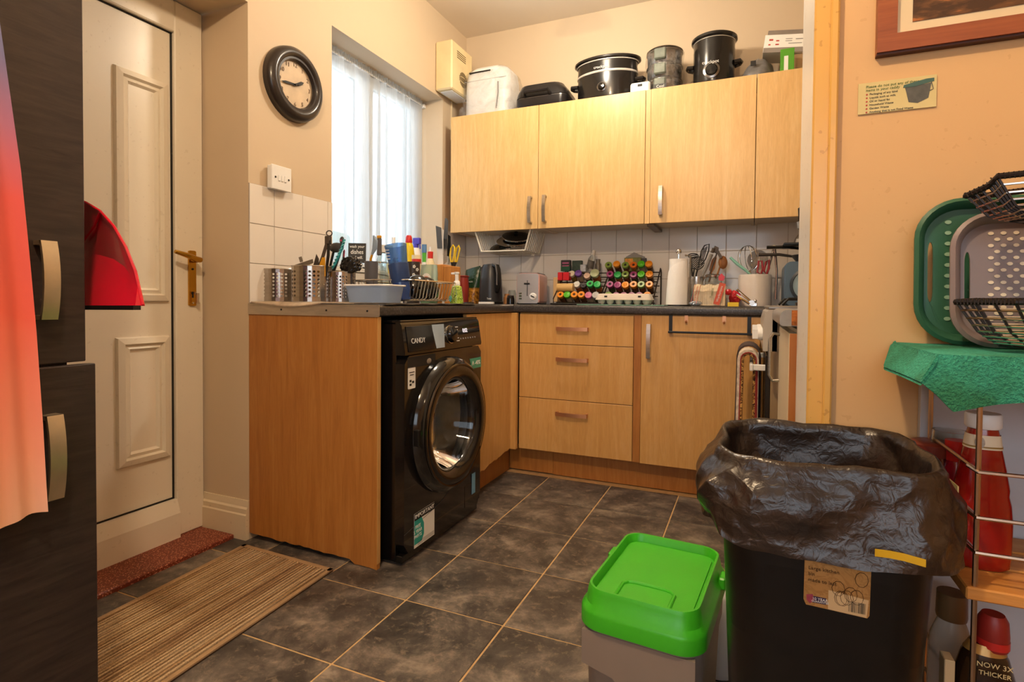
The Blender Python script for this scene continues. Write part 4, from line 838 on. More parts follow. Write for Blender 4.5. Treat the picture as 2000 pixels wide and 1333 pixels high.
# grey beaker with brush, glass
def bott(name,label,cat,u,Y,parts,z0=.9105,n=24,X=None,group=None,Yfix=None):
    x=PX(u,Y) if X is None else X; y=Y if X is None else PY(u,X)
    t=thing(name,label,cat,(x,y,z0),group)
    for pn,pr,m in parts: obj(pn,MB().lathe([(max(r,0),z) for r,z in pr],(x,y,z0),n),m,t,40)
    return t,x,y
Mgp=mat('grey_plastic','#57565c',.4,var=.06); Mcl=mat('clear_glass','#eef4f4',.04,trans=1,var=0,ior=1.3)
Y=-1.30; r=SZ(13,725,Y); zt=PZ(725,511,Y)
t,x,y=bott('grey_beaker','tall grey plastic beaker holding a dish brush behind the tub','beaker',725,Y,[('cup',[(0,.003),(r*.92,.0),(r,zt-.9105),(r*.94,zt-.9105),(r*.86,.006),(0,.006)],Mgp)],X=None)
t=thing('dish_brush','grey dish brush with yellow grip in the grey beaker','brush',V(724,512,y)); obj('head',MB().ring([[V(u+dx,v,y+dy) for dx,dy in ((-w,0),(0,-.006),(w,0),(0,.006))] for u,v,w in ((730,460,2),(733,470,5),(732,485,5),(727,498,2.5))],True,True,True),mat('blue_grey_plastic','#8b9db0',.4),t,60); obj('grip',MB().tube([V(727,498,y),V(724,506,y),V(723,530,y)],.005,8),MATS['yellow_plastic'],t)
t=thing('bottle_brush','grey scourer with orange end behind the dish brush','brush',V(742,500,y+.12)); q=V(741,478,y+.12); obj('pad',MB().box(q.x-.012,q.x+.012,q.y-.006,q.y+.006,q.z-.05,q.z+.03,.004),Mgp,t); obj('orange_end',MB().box(q.x-.012,q.x+.01,q.y-.007,q.y+.007,q.z+.028,q.z+.042,.003),MATS['yellow_plastic'],t)
Y=-1.22; r=SZ(12,752,Y); zt=PZ(752,512,Y)-.9105
bott('glass_tumbler','ribbed clear glass tumbler upside down behind the blue beaker','glass',750,Y,[('glass',[(r,.004),(r,zt*.5),(r*.95,zt),(0,zt),(r*.8,zt-.006),(r*.9,zt*.5),(r*.92,.004)],Mcl)])
Y=-1.02; r=SZ(18,752,Y); zt=PZ(752,488,Y)-.9105
bott('glass_jar','large clear glass jar standing behind the tumbler under the window','jar',752,Y,[('jar',[(0,.002),(r,.004),(r,zt*.75),(r*.7,zt*.9),(r*.7,zt),(r*.64,zt),(r*.64,zt*.9),(r*.93,zt*.74),(r*.93,.01),(0,.01)],Mcl),('lid',[(r*.74,zt*.94),(r*.74,zt*1.08),(0,zt*1.08)],M_pwhite)])
# bottles on the sill (z = WZ0+.02)
ZS=WZ0+.02
def sill(name,label,u,vt,rpx,parts,X=-.04):
    y=PY(u,X); k=(y-CLOC.y)/ray(u,500).y/CF; r=rpx*k; h=U(u,vt,X=X).z-ZS; t=thing(name,label,'bottle',(X,y,ZS),'bottles on the window sill')
    for pn,pr,m in parts: obj(pn,MB().lathe([(a*r,b*h) for a,b in pr],(X,y,ZS),20),m,t,40)
    return t,y,r,h
Myel=mat('bleach_yellow','#e2c312',.35,var=.05); Mred=mat('red_plastic','#cf2f28',.35,var=.06); Mpur=mat('purple_plastic','#4a3fb0',.35,var=.08); Mblk=M_black; Mgrn=mat('green_plastic','#57b83c',.35,var=.08)
sill('bleach_bottle','yellow bleach bottle with red cap on the window sill',798,460,11,[('bottle',[(0,0),(1,.02),(1,.5),(.85,.7),(.55,.80),(.5,.82)],Myel),('cap',[(.55,.80),(.62,.82),(.55,.95),(.4,1),(0,1)],Mred)])
t,y,r,h=sill('spray_bottle','white spray bottle with purple and black trigger on the sill',812,465,11,[('bottle',[(0,0),(1,.02),(1,.45),(.6,.7),(.4,.74)],M_pwhite),('collar',[(.45,.72),(.5,.84),(.3,.86)],Mpur)],X=-.07)
obj('trigger_head',MB().box(-.07-.018,-.07+.03,y-.012,y+.012,ZS+h*.82,ZS+h,.004).tube([(-.045,y,ZS+h*.84),(-.04,y,ZS+h*.7)],.004,6),Mpur,t)
sill('white_bottle','white bottle standing on the sill behind the blue beaker',768,464,8,[('bottle',[(0,0),(1,.02),(1,.6),(.5,.75),(.4,.78)],M_pwhite),('cap',[(.45,.77),(.45,1),(0,1)],M_pwhite)],X=-.06)
# things between sill and rack on the worktop
def cup(name,label,cat,u,Y,vt,rpx,m,parts=None): 
    r=SZ(rpx,u,Y); h=PZ(u,vt,Y)-.9105
    return bott(name,label,cat,u,Y,parts(r,h) if parts else [('cup',[(0,.002),(r*.95,0),(r,h),(r*.93,h),(r*.88,.006),(0,.006)],m)])
Mdaisy=mat('dark_mug','#3b3330',.35,var=.08)
t,x,y=cup('daisy_mug','dark mug printed with white daisies behind the dish rack','mug',807,-.93,512,13,Mdaisy)
r=SZ(13,807,-.93)
obj('handle',MB().tube([(x+r*.9,y-.01,.99),(x+r+.03,y-.02,.985),(x+r+.034,y-.02,.955),(x+r*.9,y-.01,.94)],.005,7),M_pcream,t)
for k,(du,dv) in enumerate(((-7,525),(2,521),(8,527),(1,537),(8,544),(-4,547),(2,551),(-8,540))):
    p=V(807+du,dv,y-r*math.sqrt(max(0.05,1-(du/13)**2))-.001); fl_=MB(FACE_Y(p))
    for q in range(5): fl_.prism(ell(.0036,.0036,8,.0055*math.cos(q*2*PI/5),.0055*math.sin(q*2*PI/5)),0,.001)
    obj('daisy',fl_,M_paper,t,0,kind='stuff')
t,x,y=cup('cream_jug','cream jug with a curled handle behind the daisy mug','jug',820,-.78,516,13,M_pcream); obj('handle',MB().tube([(x+.02,y-.02,1.07),(x+.06,y-.03,1.06),(x+.07,y-.03,1.02),(x+.055,y-.03,1.0)],.006,8),mat('taupe_glaze','#8a7f74',.4),t)
cup('red_tub','cream tub with red band standing beside the bleach bottle','tub',813,-.70,499,9,None,lambda r,h:[('tub',[(0,0),(r,.002),(r,h*.62)],M_pcream),('band',[(r*1.02,h*.62),(r*1.02,h*.92)],Mred),('lid',[(r*1.03,h*.92),(r*1.03,h),(0,h)],M_pcream)])
cup('green_spray','green spray bottle with blue nozzle beside the knife block','bottle',828,-.86,478,8,None,lambda r,h:[('bottle',[(0,0),(r,.002),(r,h*.45),(r*.4,h*.72)],M_pwhite),('neck',[(r*.42,h*.66),(r*.55,h*.92),(r*.3,h)],Mgrn),('nozzle',[(r*.6,h*.86),(r*.6,h),(0,h)],mat('nozzle_blue','#5b86b8',.4))])
cup('cream_bottle','cream bottle with red cap standing by the wall tiles','bottle',840,-.55,488,10,None,lambda r,h:[('bottle',[(0,0),(r,.002),(r,h*.7),(r*.5,h*.84)],M_pcream),('cap',[(r*.52,h*.82),(r*.55,h*.96),(0,h*.97)],Mred),('spout',[(r*.2,h*.96),(r*.2,h*1.05),(0,h*1.05)],M_pwhite)])
# washing-up liquid: clear bottle, green label
Y=-1.0; x=PX(838,Y); w=SZ(34,838,Y); h=PZ(838,518,Y)-.9105
t=thing('washing_up_liquid','clear washing-up liquid bottle with round label before the knife block','bottle',(x,Y,.9105))
Mpale=mat('pale_green_clear','#cfe6da',.12,trans=.7,var=.03,ior=1.2)
obj('bottle',MB().ring(rings_z([(rrect(w*.9,.045,.018,5,x,Y),.911),(rrect(w,.05,.02,5,x,Y),.92),(rrect(w,.05,.02,5,x,Y),.911+h*.8),(rrect(w*.95,.045,.02,5,x,Y),.911+h)]),True,True,True),Mpale,t,40)
obj('green_fill',MB().ring(rings_z([(rrect(w*.8,.036,.012,4,x,Y),.916),(rrect(w*.84,.038,.012,4,x,Y),.911+h*.38)]),True,True,True),mat('lime_liquid','#4fb43a',.2,var=.1,trans=.3),t,40)
lb=obj('label',MB(FACE_Y((x,Y-.0255,.911+h*.62))).prism(ell(w*.30,w*.36,24),0,.0008),M_paper,t,0); obj('label_red',MB(FACE_Y((x,Y-.0266,.911+h*.64))).prism(ell(w*.18,w*.14,16),0,.0004),mat('salmon_print','#d8795a',.5),lb,0); obj('label_base',MB(FACE_Y((x,Y-.0268,.911+h*.42))).box(-w*.4,w*.4,-.014,.014,0,.0006),mat('label_green','#20683c',.5),lb,0); text('label_text','MAX',.017,FACE_Y((x,Y-.0278,.911+h*.42)),M_paper,lb)
# knife block with knives and yellow scissors
Y=-.80; x0,x1=PX(852,Y),PX(888,Y); h=PZ(868,518,Y)-.9105; w=x1-x0
Mblk_w=wood('beech_block','#b9752f','#c98840','#d69a52',rough=.45)
t=thing('knife_block','tall beech knife block at the far end of the left worktop','knife block',((x0+x1)/2,Y,.9105)); obj('block',MB().box(x0,x0+w*.62,Y-.05,Y+.06,.911,.911+h,.003).box(x0+w*.625,x1,Y-.048,Y+.06,.911,.911+h*.96,.003),Mblk_w,t,0)
def knife(label,pix_blade,pix_handle,Yk,mb,mh,name='kitchen_knife'):
    t=thing(name,label,'knife',V(*pix_blade[-1],Yk),'knives in the beech block')
    obj('blade',MB().ring([[V(u,v,Yk-.0012) for u,v in pix_blade],[V(u,v,Yk+.0012) for u,v in pix_blade]],True,True,True),mb,t,0)
    obj('handle',MB().ring([[V(u,v,Yk-.009) for u,v in pix_handle],[V(u,v,Yk+.009) for u,v in pix_handle]],True,True,True),mh,t,0)
Mkg=mat('grey_handle','#55595f',.35,var=.1)
knife('grey-handled knife with broad white blade in the beech block',[(853,485),(864,485),(865,517),(855,517)],[(851,441),(862,445),(864,485),(854,485)],-.83,M_pwhite,Mkg)
knife('tallest dark-handled knife in the beech block',[(866,467),(874,467),(873,512),(866,517)],[(869,427),(873,426),(876,432),(874,467),(866,467)],-.80,M_steel,Mkg)
knife('black serrated knife at the right of the beech block',[(874,500),(880,500),(878,517),(874,517)],[(875,458),(880,462),(881,490),(878,502),(873,500)],-.77,M_steel,M_black)
t=thing('scissors','yellow-handled kitchen scissors in the beech block','scissors',V(885,517,-.78))
for us in ([(881,512),(879,500),(881,485),(885,479),(888,484),(887,498),(884,512)],[(889,512),(889,498),(892,485),(896,480),(898,486),(895,500),(892,512)]):
    obj('finger_loop',MB().tube([V(u,v,-.78) for u,v in us],.0045,8,True),Myel,t)
obj('blade',MB().ring([[V(u,v,-.782) for u,v in ((880,512),(893,512),(889,522),(882,522))],[V(u,v,-.778) for u,v in ((880,512),(893,512),(889,522),(882,522))]],True,True,True),M_black,t,0)
# foaming hand soap
Y=-1.06; x=PX(892,Y); r=SZ(12,892,Y); k=SZ(1,892,Y)
def soapmat():
    m,nt,b=newmat('leafy_soap_print'); v=coords(nt,(1,1,1)); f=noise(nt,v,70,2,.5,2.5); c=ramp(nt,f,[(.44,lin('#8fb52e')),(.5,lin('#d8e47a')),(.56,lin('#9cc53c')),(.62,lin('#3f5a22'))]); nt.links.new(c,b.inputs['Base Color']); setp(b,Roughness=.25); return m
t=thing('soap_dispenser','green patterned foaming soap dispenser with white pump','soap dispenser',(x,Y,.9105))
obj('bottle',MB().lathe([(0,.001),(r*1.05,.001),(r*1.1,.01),(r*.8,k*34),(r*.42,k*37)],(x,Y,.9105),24),soapmat(),t,40); obj('collar',MB().lathe([(r*.5,k*35),(r*.55,k*38),(r*.5,k*44),(r*.35,k*46)],(x,Y,.9105),20),M_pwhite,t,40); obj('pump',MB().lathe([(r*.3,k*45),(r*.3,k*58),(r*.42,k*60),(r*.42,k*63),(0,k*63)],(x,Y,.9105),16).box(x-k*12,x,Y-.006,Y+.006,.9105+k*58,.9105+k*62,.002),M_pwhite,t)
obj('blue_badge',MB(FACE_Y((x-r*.7,Y-r*.80,.9105+k*11))).prism(ell(k*3.2,k*6,14),0,.004),mat('cyan_print','#2fb4c4',.4),t,0)
# ------------------------------------------------------------------ back worktop, left part: bag, kettle, toaster
Y=-.22; x0,x1=PX(906,Y),PX(937,Y); cx=(x0+x1)/2; w=x1-x0; k=SZ(1,920,Y)
def bagfn(u,v):
    a=u*2*PI; th=.045*(1-v)**.7+.003; n=mnoise.noise(Vector((u*6,v*5,1)))
    return (cx+(w*.5*(1-.1*v)+.004*n)*math.cos(a)+.01*v,Y+(th+.004*n)*math.sin(a),.9105+k*70*v+(.012*math.cos(a)*v))
t=thing('snack_pouch','dark green foil pouch of golden snacks behind the kettle','pouch',(cx,Y,.9105))
def pouchmat():
    m,nt,b=newmat('pouch_print'); tc=nt.nodes.new('ShaderNodeTexCoord'); sp=nt.nodes.new('ShaderNodeSeparateXYZ'); nt.links.new(tc.outputs['Object'],sp.inputs[0])
    f=noise(nt,coords(nt),70,4,.6); r=ramp(nt,f,[(.4,lin('#6b3f14')),(.6,lin('#c78b2e'))]); 
    mr=nt.nodes.new('ShaderNodeMapRange'); mr.inputs[1].default_value=1.005; mr.inputs[2].default_value=1.01; nt.links.new(sp.outputs[2],mr.inputs[0]); mx=nt.nodes.new('ShaderNodeMix'); mx.data_type='RGBA'
    nt.links.new(mr.outputs[0],mx.inputs['Factor']); nt.links.new(r,mx.inputs['A']); mx.inputs['B'].default_value=(*lin('#1f3a22'),1); nt.links.new(mx.outputs['Result'],b.inputs['Base Color']); setp(b,Roughness=.25); addbump(nt,b,noise(nt,coords(nt),25,3),.5,.01); return m
obj('pouch',MB().surf(bagfn,30,14,True),pouchmat(),t,60); text('lettering','SNACKS',.012,FACE_Y((cx,Y-.03,1.045)),M_paper,t)
one('red_dish',MB().lathe([(.03,.0),(.034,.10),(.03,.16),(.036,.165),(.03,.17),(.0,.17)],(PX(905,-.30),-.30,.9105),20),mat('brick_red','#8e2d22',.4),'brick red container behind the soap dispenser','container')
one('spoon_rest',MB().ball((PX(915,-.66),-.66,.916),.03,1.1,.8,.18),M_gblack,'small glossy dark spoon rest beside the kettle','spoon rest')
one('white_card',MB().box(PX(936,-.45),PX(964,-.45),-.46,-.44,.9105,.922,.001),M_paper,'small white block in front of the kettle','block',smooth=0)
# kettle
Y=-.31; x0,x1=PX(936,Y),PX(984,Y); k=SZ(1,960,Y); cx=x0+k*25; r=k*24
Mkt=mat('kettle_black','#2a2a2c',.32,var=.1)
t=thing('kettle','matt dark grey electric kettle in the corner of the worktop','kettle',(cx,Y,.9105))
obj('base',MB().lathe([(0,0),(r*1.02,0),(r*1.02,k*4),(r*.95,k*6)],(cx,Y,.9105),32),M_black,t); obj('body',MB().lathe([(r*.97,k*6),(r*.97,k*14),(r*.9,k*45),(r*.8,k*68),(r*.72,k*73)],(cx,Y,.9105),36),Mkt,t,40)
obj('lid',MB().lathe([(r*.72,k*72),(r*.66,k*76),(r*.25,k*78),(0,k*78)],(cx,Y,.9105),30),Mkt,t,40)
obj('handle',MB().tube([(cx+r*.35,Y-.03,.9105+k*74),(cx+r*.8,Y-.045,.9105+k*72),(cx+r*1.0,Y-.05,.9105+k*58),(cx+r*1.0,Y-.05,.9105+k*34),(cx+r*.9,Y-.045,.9105+k*26),(cx+r*.75,Y-.035,.9105+k*24)],[k*4,k*5,k*5,k*5,k*5,k*4],10),M_black,t); obj('handle_trim',MB().tube([(cx+r*.45,Y-.052,.9105+k*77),(cx+r*.84,Y-.066,.9105+k*74),(cx+r*.98,Y-.07,.9105+k*60),(cx+r*.98,Y-.07,.9105+k*36)],k*1.3,6),mat('kettle_trim','#77777a',.3,.7),t)
obj('spout',MB().ring([[(cx-r*.6,Y-.03,.9105+k*72),(cx-r*1.02,Y,.9105+k*72),(cx-r*.6,Y+.03,.9105+k*72)],[(cx-r*.6,Y-.02,.9105+k*58),(cx-r*.86,Y,.9105+k*60),(cx-r*.6,Y+.02,.9105+k*58)]],True,True,True),Mkt,t,0)
text('logo','Tefal',.014,FACE_Y((cx+r*.35,Y-r-.004,.9105+k*10)),M_paper,t)
# jar cluster between kettle and toaster
one('spice_pot',MB().lathe([(0,0),(.02,0),(.02,.04),(.015,.045),(.015,.06),(0,.06)],(PX(990,-.30),-.30,.9105),16),mat('amber_pot','#9a6a3c',.3),'small amber pot between kettle and toaster','pot')
one('glass_pot',MB().lathe([(0,.002),(.024,0),(.026,.06),(.02,.085),(.018,.085),(.022,.06),(.02,.006),(0,.006)],(PX(1000,-.16),-.16,.9105),18),Mcl,'clear glass pot behind the toaster','pot')
one('dark_pot',MB().lathe([(0,0),(.022,0),(.022,.03),(.018,.05),(0,.052)],(PX(997,-.37),-.37,.9105),16),M_gblack,'small dark pot beside the pink toaster','pot')
# toaster: chrome end facing the room, pink side
Y=-.30; k=SZ(1,1045,Y); ang=R(-14); xl=PX(1012,-.36)
t=thing('toaster','chrome and pink two-slice toaster beside the kettle','toaster',(xl+.09,Y,.9105)); MT=Matrix.Translation((xl+k*21,-.37,.9105))@Matrix.Rotation(R(8),4,'Z')
hw=k*21; Mpk=mat('dusty_pink_enamel','#d9a59b',.28,var=.04,coat=.2); Lt=.24; ht=k*57
obj('end_plate',MB(MT).prism([(x,z+ht/2+k*2) for x,z in rrect(hw*2,ht,.012,4)],-.004,.006,'y'),mat('toaster_steel','#cfcac4',.3,1,var=.06),t,30)
obj('shell',MB(MT).ring([[(x*s,y,z*s+ht/2+k*2) for x,z in rrect(hw*2.14,ht*1.03,.02,5)] for y,s in ((.006,1),(.10,1.02),(.22,1),(.24,.94))],True,True,True),Mpk,t,40)
obj('foot_band',MB(MT).box(-hw*.98,hw*.98,-.003,.23,0,.014,.003),M_black,t,0)
obj('slot_edge',MB(MT).box(-hw*.9,hw*.9,.02,.21,ht*1.015+k*2,ht*1.03+k*2),mat('dark_slot','#4a4440',.3,.8),t,0)
obj('lever_slot',MB(MT).box(-k*1.2,k*.2,-.0052,-.0035,k*16,k*46),M_ink,t,0); obj('lever',MB(MT).box(-k*6,k*5,-.022,-.004,k*38,k*41,.002),M_black,t,0)
dl=obj('dial',MB(MT).lathe([(k*7,0),(k*7,.006),(k*5.5,.012),(0,.013)],(k*11,-.004,k*15),24,(0,-1,0)),M_pwhite,t); obj('dial_mark',MB(MT@Matrix.Translation((k*11,-.018,k*15))@Matrix.Rotation(R(25),4,'Y')).box(-k*4,k*4,-.001,.001,-k*1,k*1),M_ink,dl,0)
for z in (11,16,21): obj('button',MB(MT).box(-k*17,-k*11,-.0075,-.004,k*z-k*1.6,k*z+k*1.6,.001),M_chrome,t,0)
# ------------------------------------------------------------------ wire basket of lids hung under the wall cupboard
def under_basket():
    Mw=mat('cream_coated_wire','#e4ddcc',.4,var=.03); x0,x1=.235,PX(1036,-.28); y0,y1=-.29,-.05; zt=CZ0+.006; zb=PZ(970,491,-.28)
    t=thing('under_shelf_basket','cream wire basket hung under the wall cupboard full of pan lids','basket',((x0+x1)/2,-.15,zb))
    f=[(x0-.012,y0,zt),(x0+.03,y0,zb),(x1-.035,y0,zb),(x1,y0,zt)]
    obj('front_frame',MB().tube(f,.0045,8),Mw,t); obj('rear_frame',MB().tube([(p[0],y1,p[2]) for p in f],.0035,6),Mw,t)
    for k in range(12):
        s=k/11; x=x0+.03+(x1-x0-.065)*s; obj('floor_wire',MB().tube([(x,y0,zb),(x,y1,zb)],.002,5),Mw,t)
    for k in range(9):
        y=y0+(y1-y0)*(k+.5)/9; obj('side_wire',MB().tube([(x1,y,zt),(x1-.035,y,zb)],.0028,5),Mw,t); obj('side_wire',MB().tube([(x0-.012,y,zt),(x0+.03,y,zb)],.0028,5),Mw,t)
    for i,(u,v,r,nn,lab,m) in enumerate(((962,474,.095,(-.5,-.55,.75),'large black pan lid lying slanted in the under-shelf basket',M_gblack),(985,470,.085,(.45,-.5,.8),'glass pan lid with steel rim on top in the basket',M_steel),(1003,477,.075,(.6,-.35,.75),'small dark pan lid at the right of the under-shelf basket',M_gblack))):
        nn=Vector(((-.15,-.42,.9),(.12,-.42,.9),(.18,-.42,.9))[i]); c=Vector(((x0+x1)/2+(-.035,.01,.03)[i],-.165,zb+(.046,.070,.094)[i])); r=(.104,.098,.085)[i]
        l=thing('pan_lid',lab,'lid',c,'lids in the under-shelf basket'); obj('disc',MB().lathe([(r,0),(r,.004),(r*.7,.014),(0,.02)],c,30,nn),m,l,50); obj('rim',MB().lathe([(r*1.03,-.001),(r*1.04,.003),(r*.99,.006)],c,30,nn),M_chrome,l); obj('knob',MB().lathe([(.007,.018),(.012,.026),(.012,.032),(0,.033)],c,12,nn),M_black,l)
under_basket()
# ------------------------------------------------------------------ spice racks
ORD=['first','second','third','fourth','fifth','sixth']
AXJ=Vector((0,-.88,.47)).normalized()
CAP={'orange':'#e08a1e','deep orange':'#d2691e','green':'#55b527','olive':'#7d9440','magenta':'#93376b','mauve':'#a86a86','emerald':'#2fa64f','purple':'#6f4a9c','cream':'#d8cdb4','beige':'#d9b8a0','black':'#302c2b','pink':'#c46d8c','grey':'#b9b4ae','pale green':'#b9c096','clear':'#cfcfc4'}
FILL=['#7a3b1e','#5d3a22','#8a6a2a','#b09a7a','#4a4a26','#a4572a']
_jm={}
def jar(u,v,Y,col,label,big=1,hole=False,group='spice jars'):
    r=SZ(7.2,u,Y)*big; L=.085; key=(col,round(big,2),hole)
    if key not in _jm:
        r0=SZ(7.2,1230,-.2)*big
        cp=MB().lathe([(r0*.96,-.022),(r0,-.020),(r0,-.002),(r0*.9,0),(r0*.42,0)]+([(r0*.36,-.006),(0,-.006)] if hole else [(r0*.3,.002),(0,.002)]),(0,0,0),18)
        _jm[key]=(mesh_of(cp,'cap',mat('cap_'+col.replace(' ','_'),CAP[col],.35,var=.06),40),
                  mesh_of(MB().lathe([(r0*.6,-.020),(r0*.88,-.03),(r0*.9,-L),(0,-L)],(0,0,0),16),'jar_glass',mat('spice_%d'%(len(_jm)%6),FILL[len(_jm)%6],.15,var=.3,vs=60,coat=.6),40),
                  mesh_of(MB().lathe([(r0*.34,-.0055),(0,-.0055)],(0,0,0),10).lathe([(r0*.16,-.005),(0,-.004)],(0,0,0),8),'shaker_hole',M_ink,40) if hole else None)
    c=V(u,v,Y); t=thing('spice_jar',label,'spice jar',c,group); t.rotation_euler=AXJ.to_track_quat('Z','Y').to_euler()
    for nm,me in zip(('cap','jar_glass','shaker_hole'),_jm[key]):
        if me: o=bpy.data.objects.new(nm,me); COL.objects.link(o); o.parent=t
    return t
RACKN={1:'left',2:'right'}
TIER=['bottom','middle','upper']
def row(rack,tier,Y,items):
    for k,(u,v,col,hole) in enumerate(items):
        w='top' if tier==3 else TIER[tier]
        jar(u,v,Y,col,'%s-capped spice jar, %s from left in the %s row of the %s rack'%(col,ORD[k],w,RACKN[rack]),hole=hole,group='jars in the %s spice rack'%RACKN[rack])
row(2,3,-.10,[(1188,517,'olive',1),(1204,515,'orange',0),(1221,517,'olive',1),(1237,517,'deep orange',1),(1252,515,'green',0),(1267,515,'orange',0)])
row(2,2,-.15,[(1191,535,'magenta',1),(1206,536,'emerald',0),(1221,535,'olive',1),(1237,536,'magenta',1),(1252,535,'green',0),(1268,535,'orange',0)])
row(2,1,-.20,[(1191,555,'magenta',1),(1206,556,'magenta',0),(1221,556,'orange',0),(1237,555,'orange',1),(1252,555,'olive',1),(1268,555,'orange',1)])
row(2,0,-.25,[(1188,576,'olive',1),(1203,577,'mauve',0),(1218,577,'mauve',0),(1233,577,'mauve',0),(1248,577,'mauve',0),(1264,576,'orange',0)])
row(1,0,-.25,[(1094,575,'orange',1),(1107,575,'green',0),(1121,575,'orange',1),(1135,575,'orange',1),(1149,576,'pink',0),(1163,576,'grey',0)])
G='jars in the left spice rack'
jar(1126,555,-.20,'clear','clear-lidded spice jar right of the tan tube in the left rack',.95,group=G); jar(1139,557,-.20,'black','black-capped spice jar in the middle row of the left rack',.85,group=G)
jar(1152,554,-.20,'emerald','emerald-capped spice jar beside the black cap in the left rack',1,True,group=G); jar(1166,555,-.20,'emerald','emerald-capped spice jar at the right end of the left rack',1,group=G)
jar(1116,534,-.15,'cream','cream-capped jar right of the red tins in the left rack',.95,group=G); jar(1129,533,-.15,'purple','purple-capped jar in the upper row of the left rack',1,group=G); jar(1146,538,-.15,'beige','beige-capped jar left of the big pale jar in the left rack',.95,group=G); jar(1161,533,-.15,'pale green','largest pale green jar in the upper row of the left rack',1.28,group=G)
def rack(n,u0,u1,lab):
    t=thing('spice_rack',lab,'spice rack',(PX((u0+u1)/2,-.15),-.15,.9105)); xa,xb=PX(u0,-.2),PX(u1,-.2); Mw=mat('dark_bronze_wire','#33281f',.4,.6)
    zt=PZ(1230,528,-.09)
    for x in (xa,xb):
        obj('side_frame',MB().tube([(x,-.285,.914),(x,-.285,.945),(x,-.05,zt+.01),(x,-.03,zt),(x,-.03,.914)],.0035,6,True),Mw,t)
    for y,v in ((-.20,586),(-.15,565),(-.10,545),(-.055,527)):
        z=PZ(1230,v+2,y-.03)-.012
        obj('tier_wire',MB().tube([(xa,y-.035,z),(xb,y-.035,z)],.003,6),Mw,t); obj('tier_wire',MB().tube([(xa,y+.02,z-.022),(xb,y+.02,z-.022)],.003,6),Mw,t)
rack(1,1090,1179,'left wire spice rack beside the toaster'); rack(2,1184,1281,'right wire spice rack behind the egg box')
# odds and ends in and on the left rack
def vbox(name,label,cat,u0,u1,v0,v1,Y,d,m,group=None,b=.002):
    a,c=V(u0,v1,Y),V(u1,v0,Y); return one(name,MB().box(a.x,c.x,Y,Y+d,a.z,c.z,b),m,label,cat,group,0)
Mrd=mat('tin_red','#c3232c',.3,var=.06)
vbox('red_tin','red spice tin at the left end of the left rack','tin',1089,1098,532,548,-.19,.05,Mrd,'red tins'); vbox('red_tin','second red spice tin, right of the first in the left rack','tin',1099,1111,532,548,-.19,.05,Mrd,'red tins')
a=V(1089,562,-.23); b=V(1120,562,-.23); one('tan_tube',MB().cyl(a,b,SZ(8,1100,-.23),n=20),mat('tan_card','#d3ac6d',.5,var=.05),'tan cardboard tube lying in the left spice rack','tube')
t=thing('packet','dark packet with pink print on top of the left rack','packet',V(1104,528,-.1)); a,c=V(1095,530,-.10),V(1114,508,-.10); obj('sachet',MB().box(a.x,c.x,-.10,-.075,a.z,c.z,.003),mat('dark_packet','#3d3838',.35,var=.2,vs=30),t,0)
for v,col in ((514,'#a8577c'),(520,'#a8577c')): z=V(1104,v,-.1).z; obj('print_band',MB().box(a.x+.01,c.x-.01,-.1012,-.0995,z-.005,z+.004),mat('mauve_print','#a8577c',.5),t,0)
vbox('green_packet','small dark green packet below the pink-printed packet','packet',1095,1113,520.5,530,-.115,.013,mat('bottle_green','#1f5137',.35,var=.1))
vbox('herb_packet','green and white packet on the left rack beside the pouch','packet',1117,1136,509,530,-.08,.03,mat('herb_green','#3a4a3c',.4,var=.5,vs=50)); vbox('white_packet','small white crumpled packet beside the glass bottle','packet',1133,1144,517,531,-.125,.03,mat('white_packet_mat','#b9bcc0',.4,var=.25,vs=60))
p0=V(1150,531,-.09); p1=V(1160,489,-.09); ax=p1-p0; L=ax.length; n=ax.normalized()
t=thing('glass_bottle','tilted clear glass bottle with dark label on the left rack','bottle',p0); obj('bottle',MB().lathe([(0,0),(.02,.001),(.02,L*.6),(.011,L*.72),(.011,L*.8)],p0,20,n),Mcl,t,40); obj('label',MB().lathe([(.0206,L*.15),(.0206,L*.5)],p0,20,n),mat('smoky_label','#5d5750',.5,var=.3,vs=60),t); obj('cap',MB().lathe([(.013,L*.78),(.013,L),(0,L)],p0,16,n),mat('clear_cap','#c9c2b8',.3),t)
one('glass_grinder',MB().lathe([(0,0),(.016,0),(.017,.04),(.012,.05),(.014,.07),(0,.072)],V(1168,530,-.07),16),mat('smoked_grinder','#6d6459',.2),'smoky glass grinder behind the big pale jar','grinder')
t=thing('salt_carton','olive and orange carton behind the right spice rack','carton',V(1230,530,-.05)); a,c=V(1219,530,-.06),V(1252,503,-.06); obj('box',MB().box(a.x,c.x,-.06,-.03,a.z,c.z,.002),mat('olive_carton','#7a7a34',.5,var=.4,vs=35),t,0); obj('orange_patch',MB().box(a.x+.006,a.x+.05,-.0615,-.0595,a.z+.03,c.z-.006),mat('orange_patch','#d48a2a',.5,var=.3,vs=50),t,0)
t=thing('tea_packet','grey folded packet behind the right spice rack','packet',V(1245,525,-.04)); obj('packet',MB().prism([(V(u,v,-.035).x,V(u,v,-.035).z) for u,v in ((1222,502),(1238,493),(1258,501),(1262,512),(1262,530),(1222,530))],-.03,-.012,'y'),mat('grey_packet','#86817c',.4,var=.12),t,0); obj('printed_panel',MB().prism([(V(u,v,-.05).x,V(u,v,-.05).z) for u,v in ((1242,505),(1262,504),(1263,517),(1243,517))],-.06+.025,-.031,'y'),mat('panda_print','#2c2a2a',.5,var=1.5,vs=70),t,0)
# wooden board standing between toaster and rack
vbox('wooden_board','pale wooden boards standing between toaster and spice rack','board',1080,1089,542,590,-.16,.10,mat('pale_pine','#d8b27c',.5,var=.08))
